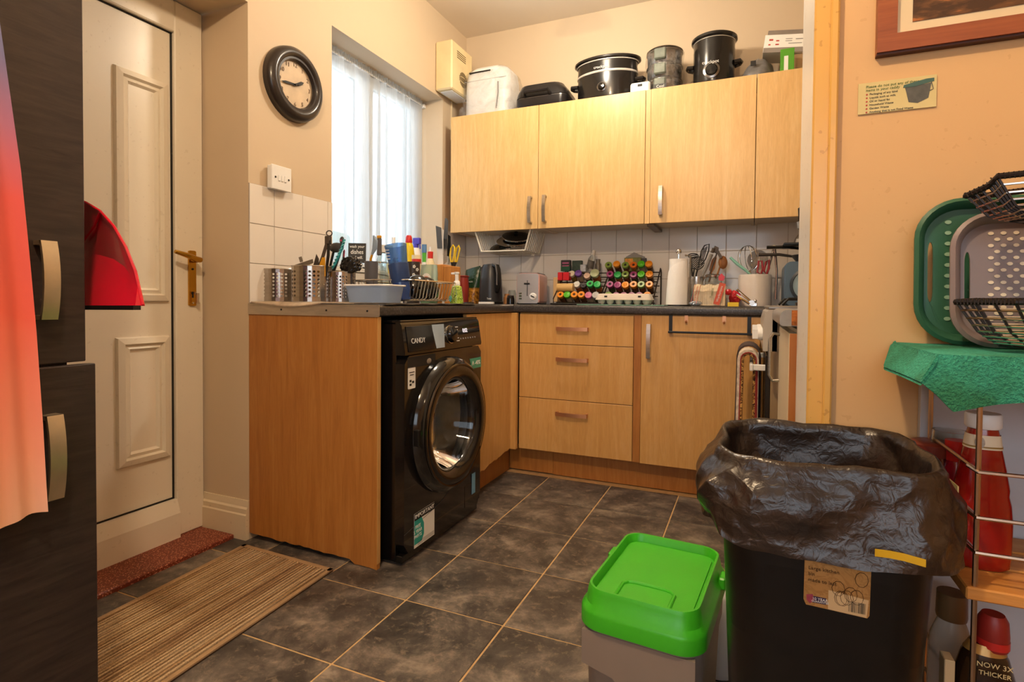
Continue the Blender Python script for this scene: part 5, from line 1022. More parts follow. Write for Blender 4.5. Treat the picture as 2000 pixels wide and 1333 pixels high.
# tray under racks, egg box, glass board
one('baking_tray',MB().box(PX(1080,-.45),PX(1176,-.45),-.50,-.30,.9105,.920,.003),M_black,'flat black tray under the left spice rack','tray',smooth=0)
one('glass_board',MB().box(PX(1127,-.55),PX(1298,-.55),-.56,-.315,.9105,.9145,.001),mat('green_glass','#9fd3bd',.08,trans=.4,var=.03),'pale green glass chopping board at the worktop edge','chopping board',smooth=0)
def eggbox():
    Y=-.43; x0,x1=PX(1167,Y),PX(1275,Y); cx=(x0+x1)/2; w=x1-x0; k=SZ(1,1220,Y); z0=.915
    Mp=mat('egg_pulp','#cfc2b4',.9,var=.06,bump=.5,bs=90); t=thing('egg_box','closed grey pulp egg box before the right spice rack','egg box',(cx,Y,z0))
    obj('lid',MB().ring(rings_z([(rrect(w,.125,.02,4,cx,Y),z0+k*9),(rrect(w*.99,.12,.02,4,cx,Y),z0+k*11),(rrect(w*.93,.10,.022,4,cx,Y),z0+k*19),(rrect(w*.9,.085,.02,4,cx,Y),z0+k*21)]),True,True,True),Mp,t,40)
    for i in range(6):
        for j in (0,1): obj('cup',MB().lathe([(w*.035,0),(w*.055,k*2),(w*.078,k*9)],(x0+w*(i+.5)/6*.96+w*.02,Y-.028+j*.056,z0),10),Mp,t,40)
    for s in (-.3,.3): obj('latch_hole',MB().box(cx+s*w-.007,cx+s*w+.007,Y-.0585,Y-.053,z0+k*14,z0+k*17),M_ink,t,0)
eggbox()
# ------------------------------------------------------------------ back worktop, right part
def kitchen_roll():
    Y=-.38; cx=PX(1324,Y); k=SZ(1,1324,Y); r=k*22
    t=thing('kitchen_roll','white kitchen roll on a chrome holder, one sheet hanging loose','kitchen roll',(cx,Y,.9105))
    obj('stand',MB().lathe([(0,0),(r*1.2,0),(r*1.2,.006),(0,.008)],(cx,Y,.9105),24),M_black,t); obj('spindle',MB().cyl((cx,Y,.915),(cx,Y,.9105+k*103),.005,n=10).ball((cx,Y,.9105+k*106),k*5.5),M_chrome,t); obj('side_bar',MB().tube([(cx+r*.95,Y+.03,.915),(cx+r*.95,Y+.03,.9105+k*98),(cx+r*.5,Y+.02,.9105+k*99)],.005,6),M_steel,t)
    Mp=mat('paper_towel','#f1efec',.95,var=.03,bump=.6,bs=130)
    obj('roll',MB().lathe([(.018,k*3),(r*.8,k*3),(r*.8,k*91),(.018,k*91),(.018,k*3)],(cx,Y,.9105),32),Mp,t,40)
    def sh(u,v):
        a=R(210)+R(120)*u; rr=r*(.83+.22*(1-v)**.6+.12*math.sin(u*5)*(1-v)); return (cx+rr*math.cos(a)*(1.08 if u<.5 else 1),Y+rr*math.sin(a),.9105+k*(2+6*u*0+(85-18*(1-u)**2)*v))
    obj('loose_sheet',MB().surf(sh,20,16),Mp,t,180)
kitchen_roll()
def pot(name,label,u0,u1,vt,Y,m,prof):
    x0,x1=PX(u0,Y),PX(u1,Y); cx=(x0+x1)/2; r=(x1-x0)/2; h=PZ((u0+u1)/2,vt,Y)-.9105; t=thing(name,label,'utensil pot',(cx,Y,.9105)); obj('pot',MB().lathe([(a*r,b*h) for a,b in prof],(cx,Y,.9105),36),m,t,40); return t,cx,r,h
pot('utensil_pot','dull steel utensil pot behind the bread, packed with black spoons',1344,1376,541,-.22,M_steel,[(0,.01),(.96,0),(1,.02),(1,1),(.95,1),(.93,.04),(0,.04)])
t,cx,r,h=pot('utensil_pot','white textured ceramic utensil pot holding sieves and whisks',1441,1507,537,-.27,mat('white_ceramic','#d8d0c8',.3,var=.05,bump=.4,bs=60),[(0,.01),(.95,0),(.99,.02),(1,.9),(.96,.99),(.9,1),(.88,.95),(.9,.06),(0,.06)])
G='utensils in the two pots'
def ut(name,label,cat,fn): 
    t=thing(name,label,cat,(0,0,0),G); fn(t); b=[Vector(v) for c in t.children for v in c.bound_box]; lo=min(b,key=lambda p:p.z)
    d=Vector((lo.x,lo.y,lo.z)); t.location=d
    for c in t.children: c.matrix_parent_inverse=Matrix.Translation(-d)
    return t
def poly(m,pix,Y,th=.003): return m.ring([[V(u,v,Y-th) for u,v in pix],[V(u,v,Y+th) for u,v in pix]],True,True,True)
Y=-.22
def slotted(t):
    o=[(1364,516),(1370,490),(1376,480),(1385,477),(1384,490),(1378,506),(1370,518)]; m=MB().tube([V(u,v,Y) for u,v in o],.0035,6,True)
    for s in (.25,.5,.75): m.tube([V(1366+13*s-3,513-4*s,Y),V(1372+12*s,487-7*s,Y)],.0025,5)
    obj('slotted_blade',m,Mk,t); obj('handle',MB().tube([V(1366,516,Y),V(1360,535,Y),V(1357,560,Y)],.004,6),Mk,t)
ut('slotted_turner','black slotted turner, tallest in the steel pot','spatula',slotted)
def skim(t):
    c=V(1361,514,Y-.02); m=MB(); nn=Vector((.25,-.9,.3)).normalized(); a=nn.orthogonal().normalized(); b=nn.cross(a); Rr=SZ(14,1361,Y)
    m.lathe([(Rr,0),(Rr*1.02,.003),(Rr*.96,.004)],c,24,nn)
    for i in range(-4,5):
        for s,q in ((a,b),(b,a)):
            h=math.sqrt(max(0,1-(i/4.6)**2))*Rr; p=c+s*(i*Rr/4.6)-nn*.004; m.tube([p-q*h,p+q*h],Rr*.055,5)
    obj('perforated_head',m,Mk,t); obj('handle',MB().tube([V(1356,524,Y-.02),V(1353,545,Y-.02),V(1355,560,Y-.02)],.004,6),Mk,t)
ut('skimmer','black perforated skimmer at the front of the steel pot','skimmer',skim)
ut('spatula','black oval slotted spoon leaning left in the steel pot','spoon',lambda t:(obj('rim',MB().tube([V(1354+10*math.cos(a),500+4.5*math.sin(a),Y+.02) for a in [2*PI*q/16 for q in range(16)]],.003,5,True).tube([V(1346,500,Y+.02),V(1362,498,Y+.02)],.003,5).tube([V(1349,503,Y+.02),V(1361,502,Y+.02)],.003,5),Mk,t),obj('handle',MB().tube([V(1350,504,Y+.02),V(1352,540,Y+.02)],.004,6),Mk,t)))
ut('peeler_handle','grey straight utensil handle slanting across the steel pot','utensil',lambda t:(obj('handle',MB().tube([V(1390,497,Y-.04),V(1381,520,Y-.04),V(1372,540,Y-.04)],[.008,.008,.006],8),mat('silver_grey','#8f8b86',.35,.5),t),obj('ferrule',MB().tube([V(1391,494,Y-.04),V(1394,485,Y-.04)],.008,8),Mbr,t)))
ut('potato_masher','dark pronged turner behind the wooden spoons','masher',lambda t:(obj('head',poly(poly(MB(),[(1393,487),(1396,480),(1404,484),(1403,497),(1395,494)],Y+.01),[(1399,492),(1403,488),(1411,502),(1406,506)],Y+.0),Mbr,t,0),obj('handle',MB().tube([V(1400,495,Y+.005),V(1385,540,Y+.005)],.004,6),Mbr,t)))
Mws=wood('spoon_wood','#7a4a24','#96602f','#a8713c',rough=.55)
ut('wooden_spoon','brown wooden spoon with oval bowl in the steel pot','spoon',lambda t:(obj('bowl',MB().ring([[V(u,v,Y+.02+dy) for u,v in ell(s*9,s*13,18,1412,513)] for s,dy in ((.3,-.010),(.8,-.007),(1,0),(.85,.006),(.3,.008))],True,True,True),Mws,t,60),obj('handle',MB().tube([V(1406,522,Y+.02),V(1398,545,Y+.02)],.005,6),Mws,t)))
ut('wooden_spatula','flat wooden spatula behind the grey handle','spatula',lambda t:(obj('blade',poly(MB(),[(1385,528),(1390,508),(1397,500),(1400,504),(1396,525),(1390,534)],Y+.03),Mws,t,0),obj('handle',MB().tube([V(1390,530,Y+.03),V(1384,552,Y+.03)],.005,6),Mws,t)))
# glass jar with clip lid
Y=-.27; x=PX(1391,Y); r=SZ(17,1391,Y); h=PZ(1391,536,Y)-.9105
t,x,y=bott('clip_jar','clear storage jar with steel lid behind the bread loaf','jar',1391,Y,[('jar',[(0,.002),(r,.004),(r,h*.8),(r*.8,h*.92),(r*.74,h*.92),(r*.93,h*.78),(r*.93,.01),(0,.01)],Mcl),('lid',[(r*.82,h*.9),(r*.85,h*.97),(r*.7,h),(0,h)],M_steel)]); obj('contents',MB().lathe([(0,.012),(r*.9,.012),(r*.9,h*.66),(0,h*.7)],(x,y,.9105),20),mat('brown_sugar','#a58a68',.9,var=.2,vs=60),t)
# loaf of bread in its bag
def bread():
    Y=-.40; x0,x1=PX(1352,Y),PX(1428,Y); k=SZ(1,1390,Y); cx=(x0+x1)/2; w=x1-x0; h=k*50
    t=thing('bread_loaf','sliced white loaf in a printed clear bag with red tie','bread',(cx,Y,.9105)); Mb=mat('soft_bread','#ecdab8',.9,var=.08,vs=20)
    n=14
    for i in range(n):
        xa=x0+w*.06+w*.80*i/n; xb=xa+w*.80/n*.94; s=.9+.1*math.sin(i*1.3)*.3
        pr=[(Y-.052,.914),(Y+.052,.914),(Y+.053,.914+h*.45*s),(Y+.058,.914+h*.62*s),(Y+.05,.914+h*.78*s),(Y+.028,.914+h*.90*s),(Y-.028,.914+h*.90*s),(Y-.05,.914+h*.78*s),(Y-.058,.914+h*.62*s),(Y-.053,.914+h*.45*s)]
        obj('slice',MB().prism(pr,xa,xb,'x'),Mb,t,0)
    def fn(u,v):
        a=u*2*PI; q=mnoise.noise(Vector((math.cos(a)*2,math.sin(a)*2,v*6))); s=1 if v<.78 else max(.12,1-(v-.78)*4.2); e=.55; ca,sa=math.cos(a),math.sin(a)
        return (x0+w*(.02+.98*v)+.003*q,Y+(.064+.004*q)*s*abs(ca)**e*(1 if ca>0 else -1),.9125+h*.48+(h*.48+.004*q)*s*abs(sa)**e*(1 if sa>0 else -1)+(h*.12*(v-.78)/.22 if v>.78 else 0))
    obj('clear_bag',MB().surf(fn,40,24,True),M_bag,t,180)
    Mo=mat('bread_print_orange','#c9512c',.4,var=.05); bx=x0+w*.72
    MB_=basis((bx,Y-.0685,.914+h*.45),(.28,0,1),(0,-1,0)); obj('brand_panel',MB(MB_).box(-h*.42,h*.42,-.014,.014,0,.0008),Mo,t,0); text('brand_text','Warburtons',.0155,MB_@Matrix.Translation((0,0,.0012)),M_paper,t)
    M2=basis((bx-.034,Y-.0685,.914+h*.48),(.12,0,1),(0,-1,0)); text('variety_text','Toastie',.016,M2,mat('print_green','#5f6b34',.5),t); M3=basis((x0+w*.12,Y-.0685,.914+h*.45),(.22,0,1),(0,-1,0)); text('side_text','Warburtons',.015,M3,Mo,t)
    for i in range(2): obj('orange_stripe',MB(M3).box(-h*.36,h*.36,.011+i*-.024,.013+i*-.024,0,.0006),Mo,t,0)
    obj('red_tie',MB().ball((x1-.012,Y-.03,.914+h*.52),.017,1.1,.9,.9,8,5),Mrd,t,0); obj('silver_end',crumple((x0+.02,Y-.055,.925),.018,8,1.6,.7,.6),mat('silver_film','#aab0b6',.25,.6,var=.2,vs=60),t,0)
bread()
t=thing('red_wrapper','crumpled red wrapper beside the bread loaf','wrapper',(PX(1435,-.36),-.36,.9105)); obj('film',crumple((PX(1435,-.34),-.34,.952),.034,12,.8,.7,1.1),Mrd,t,0)
t=thing('red_clip','red bag clip standing above the loaf','clip',V(1410,545,-.33)); obj('clip',poly(MB(),[(1403,541),(1409,534),(1416,541),(1413,549),(1404,548)],-.33,.008),Mrd,t,0)
t=thing('yellow_box','small bright yellow box beside the loaf','box',(PX(1432,-.47),-.47,.9105)); a,c=V(1421,602,-.49),V(1443,591,-.49); obj('box',MB().box(a.x,c.x,-.49,-.45,.9105,c.z,.001),mat('bright_yellow','#e3c11c',.4,var=.03),t,0)
t=thing('tin_opener','chrome butterfly tin opener lying before the ceramic pot','tin opener',V(1470,600,-.45),)
Yt=-.45
obj('handle',MB().tube([V(1439,566,Yt),V(1460,584,Yt),V(1467,590,Yt)],.0055,8),M_chrome,t); obj('handle',MB().tube([V(1438,576,Yt-.01),V(1455,588,Yt-.01),V(1464,594,Yt-.01)],.0055,8),M_chrome,t); obj('cutting_wheel',MB().cyl(V(1468,592,Yt-.012),V(1468,592,Yt+.006),.013,n=16),M_steel,t); obj('turn_key',MB().box(V(1466,592,Yt).x,V(1479,592,Yt).x,Yt-.004,Yt+.004,.9115,.9115+.018,.003).ball(V(1475,588,Yt),.008),M_chrome,t)
# sieves, whisk, pastry brush, scissors in the ceramic pot
Y=-.27
def sieve(t):
    c=V(1480,508,Y+.02); rr=SZ(19,1480,Y); nn=Vector((.15,-.95,-.2)); obj('rim',MB().lathe([(rr,0),(rr*1.03,.003),(rr,.006)],c,28,nn),M_steel,t); obj('mesh_bowl',MB().lathe([(rr*.98,.002),(rr*.85,-.02),(rr*.5,-.036),(0,-.042)],c,28,nn),mat('fine_mesh','#a39a90',.4,.6,var=.2,vs=200,alpha=.75),t); obj('handle',MB().tube([c+Vector((.02,0,-rr)),V(1488,560,Y+.02)],.004,6),M_steel,t)
ut('sieve','steel mesh sieve standing in the white ceramic pot','sieve',sieve)
def whisk(t):
    c0=V(1466,545,Y-.01); up=(V(1459,480,Y-.01)-c0); L=up.length; n=up.normalized(); a=Vector((0,1,0)).cross(n).normalized(); m=MB()
    for q in range(6):
        th=PI*q/6; d=a*math.cos(th)+n.cross(a)*math.sin(th); m.tube([c0+n*(L*.25)]+[c0+n*(L*(.25+.75*math.sin(PI*s/2) if s<1 else 0))+d*(SZ(20,1466,Y)*math.sin(PI*s)) for s in (.2,.4,.6,.8,.97)],.0012,4)
    def lp(dd,lw): return [c0+n*(L*(.62-.38*math.cos(2*PI*k/20)))+dd*(lw*math.sin(2*PI*k/20)) for k in range(20)]
    m=MB()
    for q in range(5): th=PI*q/5; m.tube(lp(a*math.cos(th)+n.cross(a)*math.sin(th),SZ(19,1466,Y)),.0013,4,True)
    obj('wire_loops',m,M_chrome,t,35,kind='stuff'); obj('handle',MB().tube([c0+n*(L*.25),c0],.006,8),M_steel,t)
ut('balloon_whisk','chrome balloon whisk above the white ceramic pot','whisk',whisk)
ut('pastry_brush','pale teal handled brush slanting out of the ceramic pot','brush',lambda t:obj('handle',MB().tube([V(1426,503,Y-.05),V(1440,516,Y-.05),V(1456,528,Y-.05),V(1469,540,Y-.05)],[.006,.008,.007,.005],8),mat('pale_teal_plastic','#7fb8ad',.4,var=.08),t))
ut('red_scissors','dark red scissor handles in the ceramic pot','scissors',lambda t:(obj('finger_loop',MB().tube([V(u,v,Y-.03) for u,v in ((1479,532),(1482,510),(1488,510),(1490,526),(1486,536))],.005,6,True),mat('maroon_plastic','#93242c',.4),t),obj('finger_loop',MB().tube([V(u,v,Y-.03) for u,v in ((1492,530),(1496,512),(1502,508),(1502,524),(1497,536))],.005,6,True),MATS['maroon_plastic'],t)))
ut('garlic_tongs','tall steel tongs with pale ring right of the ceramic pot','tongs',lambda t:(obj('arm',MB().tube([V(1511,487,Y-.02),V(1505,508,Y-.02),V(1497,538,Y-.02)],.006,6),M_steel,t),obj('arm',MB().tube([V(1513,487,Y-.02),V(1517,530,Y-.02),V(1515,585,Y-.02)],.006,6),M_steel,t),obj('ring',MB().tube([V(1512+4*math.cos(a),484+4*math.sin(a),Y-.02) for a in [2*PI*q/14 for q in range(14)]],.0025,6,True),M_pcream,t)))
# blue round-windowed appliance and pans at the right end
Y=-.42; x0=PX(1531,Y); k=SZ(1,1545,Y); h=k*88
Mbl=mat('steel_blue_enamel','#4d6478',.35,var=.08); t=thing('mini_oven','steel blue appliance with round window beside the door jamb','appliance',(x0+.15,-.25,.9185))
zb=.9135
obj('casing',MB().ring([[(x+x0+.16,y,z+zb+h/2) for x,z in rrect(.32,h,.03,5)] for y in (Y+.01,Y+.26)],True,True,True),Mbl,t,40); obj('front',MB().ring([[(x*s+x0+.16,y,z*s+zb+h/2) for x,z in rrect(.32,h,.03,5)] for y,s in ((Y+.01,1),(Y,.97))],True,False,True),Mbl,t,40)
c=(x0+.105,Y,zb+h*.47); ri=obj('window_ring',MB().lathe([(h*.40,0),(h*.40,.008),(h*.35,.010),(h*.33,.002)],c,36,(0,-1,0)),mat('ring_dark','#26313b',.3),t); obj('window_glass',MB().lathe([(h*.34,.004),(0,.006)],c,30,(0,-1,0)),mat('bluish_glass','#8fa9b8',.1,var=.1),ri); obj('foot_rail',MB().box(x0+.02,x0+.3,Y+.02,Y+.24,zb-.003,zb+.002),M_black,t,0)
zt=zb+h
def pan(label,x,y,z,r,hh,hd,m=M_black):
    t=thing('frying_pan',label,'pan',(x,y,z),'pans on the blue appliance'); obj('bowl',MB().lathe([(0,0),(r*.78,0),(r,hh),(r*.97,hh),(r*.75,.004),(0,.004)],(x,y,z),28),m,t,40); obj('handle',MB().tube([(x-r*.95,y-.01,z+hh*.9),(x-r-.05,y-.02,z+hh+.006),(x-r-.14,y-.03,z+hh+.006)],[.006,.007,.008],8),m,t)
xx=x0+.17; yy=Y+.13
pan('lowest dark frying pan on the blue appliance',xx,yy,zt+.001,.14,.035,0,mat('worn_pan','#4a4542',.35,.5)); pan('upper frying pan stacked on the blue appliance',xx+.02,yy,zt+.041,.125,.03,0)
one('griddle',MB().box(x0-.005,x0+.24,yy-.1,yy+.1,zt+.079,zt+.091,.004),mat('griddle_blue','#2e333a',.35,.4),'flat dark griddle plate on top of the stacked pans','griddle')
t=thing('moka_pot','steel coffee pot on the shelf beside the door jamb','coffee pot',(x0+.1,yy,zt+.0915)); c=(x0+.095,yy-.02,zt+.0915)
obj('base',MB().lathe([(0,0),(.055,0),(.05,.02),(.03,.05)],c,12),M_steel,t,0); obj('jug',MB().lathe([(.03,.05),(.045,.07),(.05,.10),(.0,.11)],c,12),M_steel,t,0); obj('handle',MB().tube([(c[0]-.03,c[1]-.02,c[2]+.105),(c[0]-.035,c[1]-.035,c[2]+.16),(c[0]-.0,c[1]-.035,c[2]+.185)],.006,6),M_black,t)
# oven glove and towels on the cooker handle
def glove():
    def lp(m):
        pass
    yg=-1.10; xh=XC-.047; zr=.728
    Mlea,nt,b=newmat('leopard_print'); f=noise(nt,coords(nt),90,3,.6,1.5); c=ramp(nt,f,[(.42,lin('#3a2012')),(.5,lin('#8a5a26')),(.58,lin('#d2a45a'))]); nt.links.new(c,b.inputs['Base Color']); setp(b,Roughness=.9)
    Mcr=mat('cream_floral','#cbbfae',.95,var=.35,vs=60); Mtr=mat('red_binding','#8e2f2a',.9); Mdk=mat('brown_towel','#4b3d3a',.95,var=.15,bump=.5,bs=150)
    t=thing('oven_glove','double oven glove with leopard lining and red binding on the cooker handle','oven glove',(xh,yg,.4))
    def fold(x_out,x_in,y0,y1,za,zb,th,nm,m):
        pts=[(x_out-.004,za)]+[(x_out+.006*0,zr-.03)]+[((x_out+x_in)/2+(x_out-x_in)/2*math.cos(a),zr+(x_in-x_out)/2*math.sin(a)) for a in [PI*k/8 for k in range(9)]]+[(x_in,zb)]
        ou=[(p[0],p[1]) for p in pts]; rg=[]
        for y in (y0,y1): rg.append([(x,y,z) for x,z in ou])
        m0=MB(); 
        inn=[]
        for i,(x,z) in enumerate(ou):
            a=Vector(ou[min(i+1,len(ou)-1)])-Vector(ou[max(i-1,0)]); n=Vector((a.y,-a.x)).normalized(); inn.append((x+n.x*th,z+n.y*th))
        loop=ou+inn[::-1]; m0.ring([[(x,y0,z) for x,z in loop],[(x,y1,z) for x,z in loop]],True,True,True); return obj(nm,m0,m,t,40)
    xo=PX(1437,yg); xi=PX(1486,yg)
    fold(xo+.010,xi-.004,yg-.07,yg+.07,.34,.40,.010,'outer_cover',Mcr); fold(xo+.019,xi-.010,yg-.074,yg-.066,.34,.40,.004,'binding',Mtr); fold(xo+.0235,xi-.015,yg-.069,yg+.069,.34,.40,.007,'lining',Mlea)
    obj('hanging_flap',MB().box(xi-.022,xi-.012,yg-.07,yg+.07,.38,.69,.003),Mlea,t,0); obj('flap_binding',MB().box(xi-.012,xi-.006,yg-.073,yg+.07,.38,.69,.002),Mtr,t,0)
    t2=thing('hand_towel','dark brown towel folded over the cooker handle behind the glove','towel',(xh,yg+.2,.4))
    t=t2; fold(xo+.004,xi+.006,yg+.08,yg+.30,.45,.46,.006,'towel',Mdk)
glove()
# ------------------------------------------------------------------ left foreground: hanging cloth, dustpan, doormat
def cloth_mat():
    m,nt,b=newmat('ombre_cloth'); tc=nt.nodes.new('ShaderNodeTexCoord'); sp=nt.nodes.new('ShaderNodeSeparateXYZ'); nt.links.new(tc.outputs['Object'],sp.inputs[0])
    n=noise(nt,coords(nt),3,3); ad=nt.nodes.new('ShaderNodeMath'); ad.operation='MULTIPLY_ADD'; ad.inputs[1].default_value=.18; nt.links.new(n,ad.inputs[0]); nt.links.new(sp.outputs[2],ad.inputs[2])
    mr=nt.nodes.new('ShaderNodeMapRange'); mr.inputs[1].default_value=.60; mr.inputs[2].default_value=1.48; nt.links.new(ad.outputs[0],mr.inputs[0])
    c=ramp(nt,mr.outputs[0],[(.0,lin('#efc0a0')),(.18,lin('#ee9f80')),(.45,lin('#e5624a')),(.66,lin('#d9584e')),(.80,lin('#a8687e')),(.93,lin('#6d6a88'))]); nt.links.new(c,b.inputs['Base Color']); setp(b,Roughness=.75,**{'Sheen Weight':.2}); addbump(nt,b,noise(nt,coords(nt),160,2),.1,.001); return m
def hanging_cloth():
    z1=2.19; z0=.530
    def fn(u,v):
        v_=v; z=z0+(z1-z0)*v_; yr=np.interp(z,[.53,.70,.87,1.0,1.14,1.37,2.2],[-2.706,-2.713,-2.722,-2.731,-2.742,-2.768,-2.86]); yl=-3.08
        y=yl+(yr-yl)*u; fold=.012*math.sin(u*19+v*1.2)+.008*math.sin(u*43+1); return (XK+.035+fold*(1-.4*v),y,z+(.012*math.sin(u*8) if v<.01 else 0))
    m=MB().surf(fn,70,30); m2=MB().surf(lambda u,v:Vector(fn(u,v))-Vector((.0015,0,0)),70,30); m.add(m2.v,m2.f)
    t=thing('ombre_cloth','red to peach ombre cloth hanging down the black cupboard front','cloth',(XK+.03,-2.85,z0)); obj('cloth',m,cloth_mat(),t,180)
hanging_cloth()
for y,w in ((-2.88,'far'),(-3.02,'near')): one('over_door_hook',MB().box(XK-.045,XK+.002-.018,y-.01,y+.01,2.2,2.2025).box(XK-.0195,XK-.0175,y-.01,y+.01,2.15,2.2025).tube([(XK-.018,y,2.16),(XK+.005,y,2.155),(XK+.012,y,2.175)],.003,6),M_steel,'steel hook over the black cupboard door holding the cloth, %s one'%w,'hook',smooth=0)
def dustpan():
    Y=-2.55; P=lambda u,v,y=Y:V(u,v,y)
    t=thing('dustpan','translucent red plastic dustpan hung beside the black cupboard','dustpan',P(230,600)); Mr=mat('red_translucent','#c8102a',.25,var=.06,coat=.3)
    arc=[(120,392),(150,390),(168,396),(195,412),(222,442),(245,482),(264,530),(279,596)]
    pan=[P(u,v) for u,v in arc]; base=[P(120,598)]+[P(u,598,Y-.015) for u in (140,165,195,222,245,264)]+[P(279,598)]
    mid=[(a+b)/2+Vector((0,.03*q,0)) for a,b,q in zip(pan,base,(1,1,1,.9,.7,.4,.15,0))]
    m=MB().ring([[p for p in pan],[p for p in mid],[p for p in base]],False); m.ring([[p+Vector((0,.004,0)) for p in pan],[p+Vector((0,.004,0)) for p in mid],[p+Vector((0,.004,0)) for p in base]],False)
    obj('pan',m,Mr,t,30)
    crease=[P(163,520,Y-.012),P(200,470,Y+.004)]; obj('rib',MB().tube([P(163,470,Y+.012),P(185,440,Y+.004),P(196,414)],.003,6),Mr,t)
    obj('rim',MB().tube(pan,.003,6),Mr,t); obj('rubber_lip',MB().ring([[b+Vector((0,-.004,.001)) for b in base],[b+Vector((0,-.004,-.008)) for b in base],[b+Vector((0,.006,-.008)) for b in base]],False),M_black,t,0)
    obj('handle',MB().tube([P(120,398),P(95,340),P(90,300)],.012,8),Mr,t)
dustpan()
def doormat():
    A=[U(487,1060,Z=.008),U(655,1107,Z=.008),U(325,1333,Z=.008)]; x0=.036; x1=.468; ya,yb=-1.79,-2.62
    sk=lambda x,y:(x+ (y-ya)*(-.045),y+(x-x0)*-.035,0)
    def corner(x,y,z): p=sk(x,y); return (p[0],p[1],z)
    t=thing('doormat','striped brown ribbed doormat in front of the white door','doormat',(.25,-2.2,0))
    def sl(x0,x1,y0,y1,z0,z1): 
        c=[corner(x,y,z) for z in (z0,z1) for y in (y0,y1) for x in (x0,x1)]; return c,[(0,2,3,1),(4,5,7,6),(0,1,5,4),(2,6,7,3),(0,4,6,2),(1,3,7,5)]
    obj('backing',MB().add(*sl(x0,x1,yb,ya,.0005,.005)),mat('mat_backing','#3d2817',.95,var=.2,vs=80),t,0)
    Mrib,nt,b=newmat('mat_rib_pile'); oi=noise(nt,coords(nt,(60,.2,0)),1,1,.5); f=noise(nt,coords(nt),320,3); c=ramp(nt,oi,[(.36,lin('#b89468')),(.46,lin('#dcc09a')),(.56,lin('#cfae82')),(.66,lin('#a98660'))]); mx=nt.nodes.new('ShaderNodeMix'); mx.data_type='RGBA'; mx.blend_type='MULTIPLY'; mx.inputs['Factor'].default_value=.6; nt.links.new(c,mx.inputs['A']); nt.links.new(ramp(nt,f,[(.35,(.45,.4,.35)),(.6,(1,1,1))]),mx.inputs['B']); nt.links.new(mx.outputs['Result'],b.inputs['Base Color']); setp(b,Roughness=1); addbump(nt,b,f,.8,.004)
    n=31; m=MB(); random.seed(2); w=(x1-x0-.03)/n
    for k in range(n):
        xa=x0+.015+k*w; xb=xa+w*random.uniform(.42,.60); h=random.uniform(.009,.0115); m.add(*sl(xa,xb,yb+.02,ya-.02,.004,h))
    r=obj('ribs',m,Mrib,t,0); r['kind']='stuff'
    Mbd=mat('mat_border','#a98a66',.95,var=.12,bump=.5,bs=250)
    for e,a in (('border',(x0,x0+.014,yb,ya)),('border',(x1-.014,x1,yb,ya)),('border',(x0,x1,ya-.018,ya)),('border',(x0,x1,yb,yb+.018))): obj(e,MB().add(*sl(*a,.004,.0095)),Mbd,t,0)
doormat()
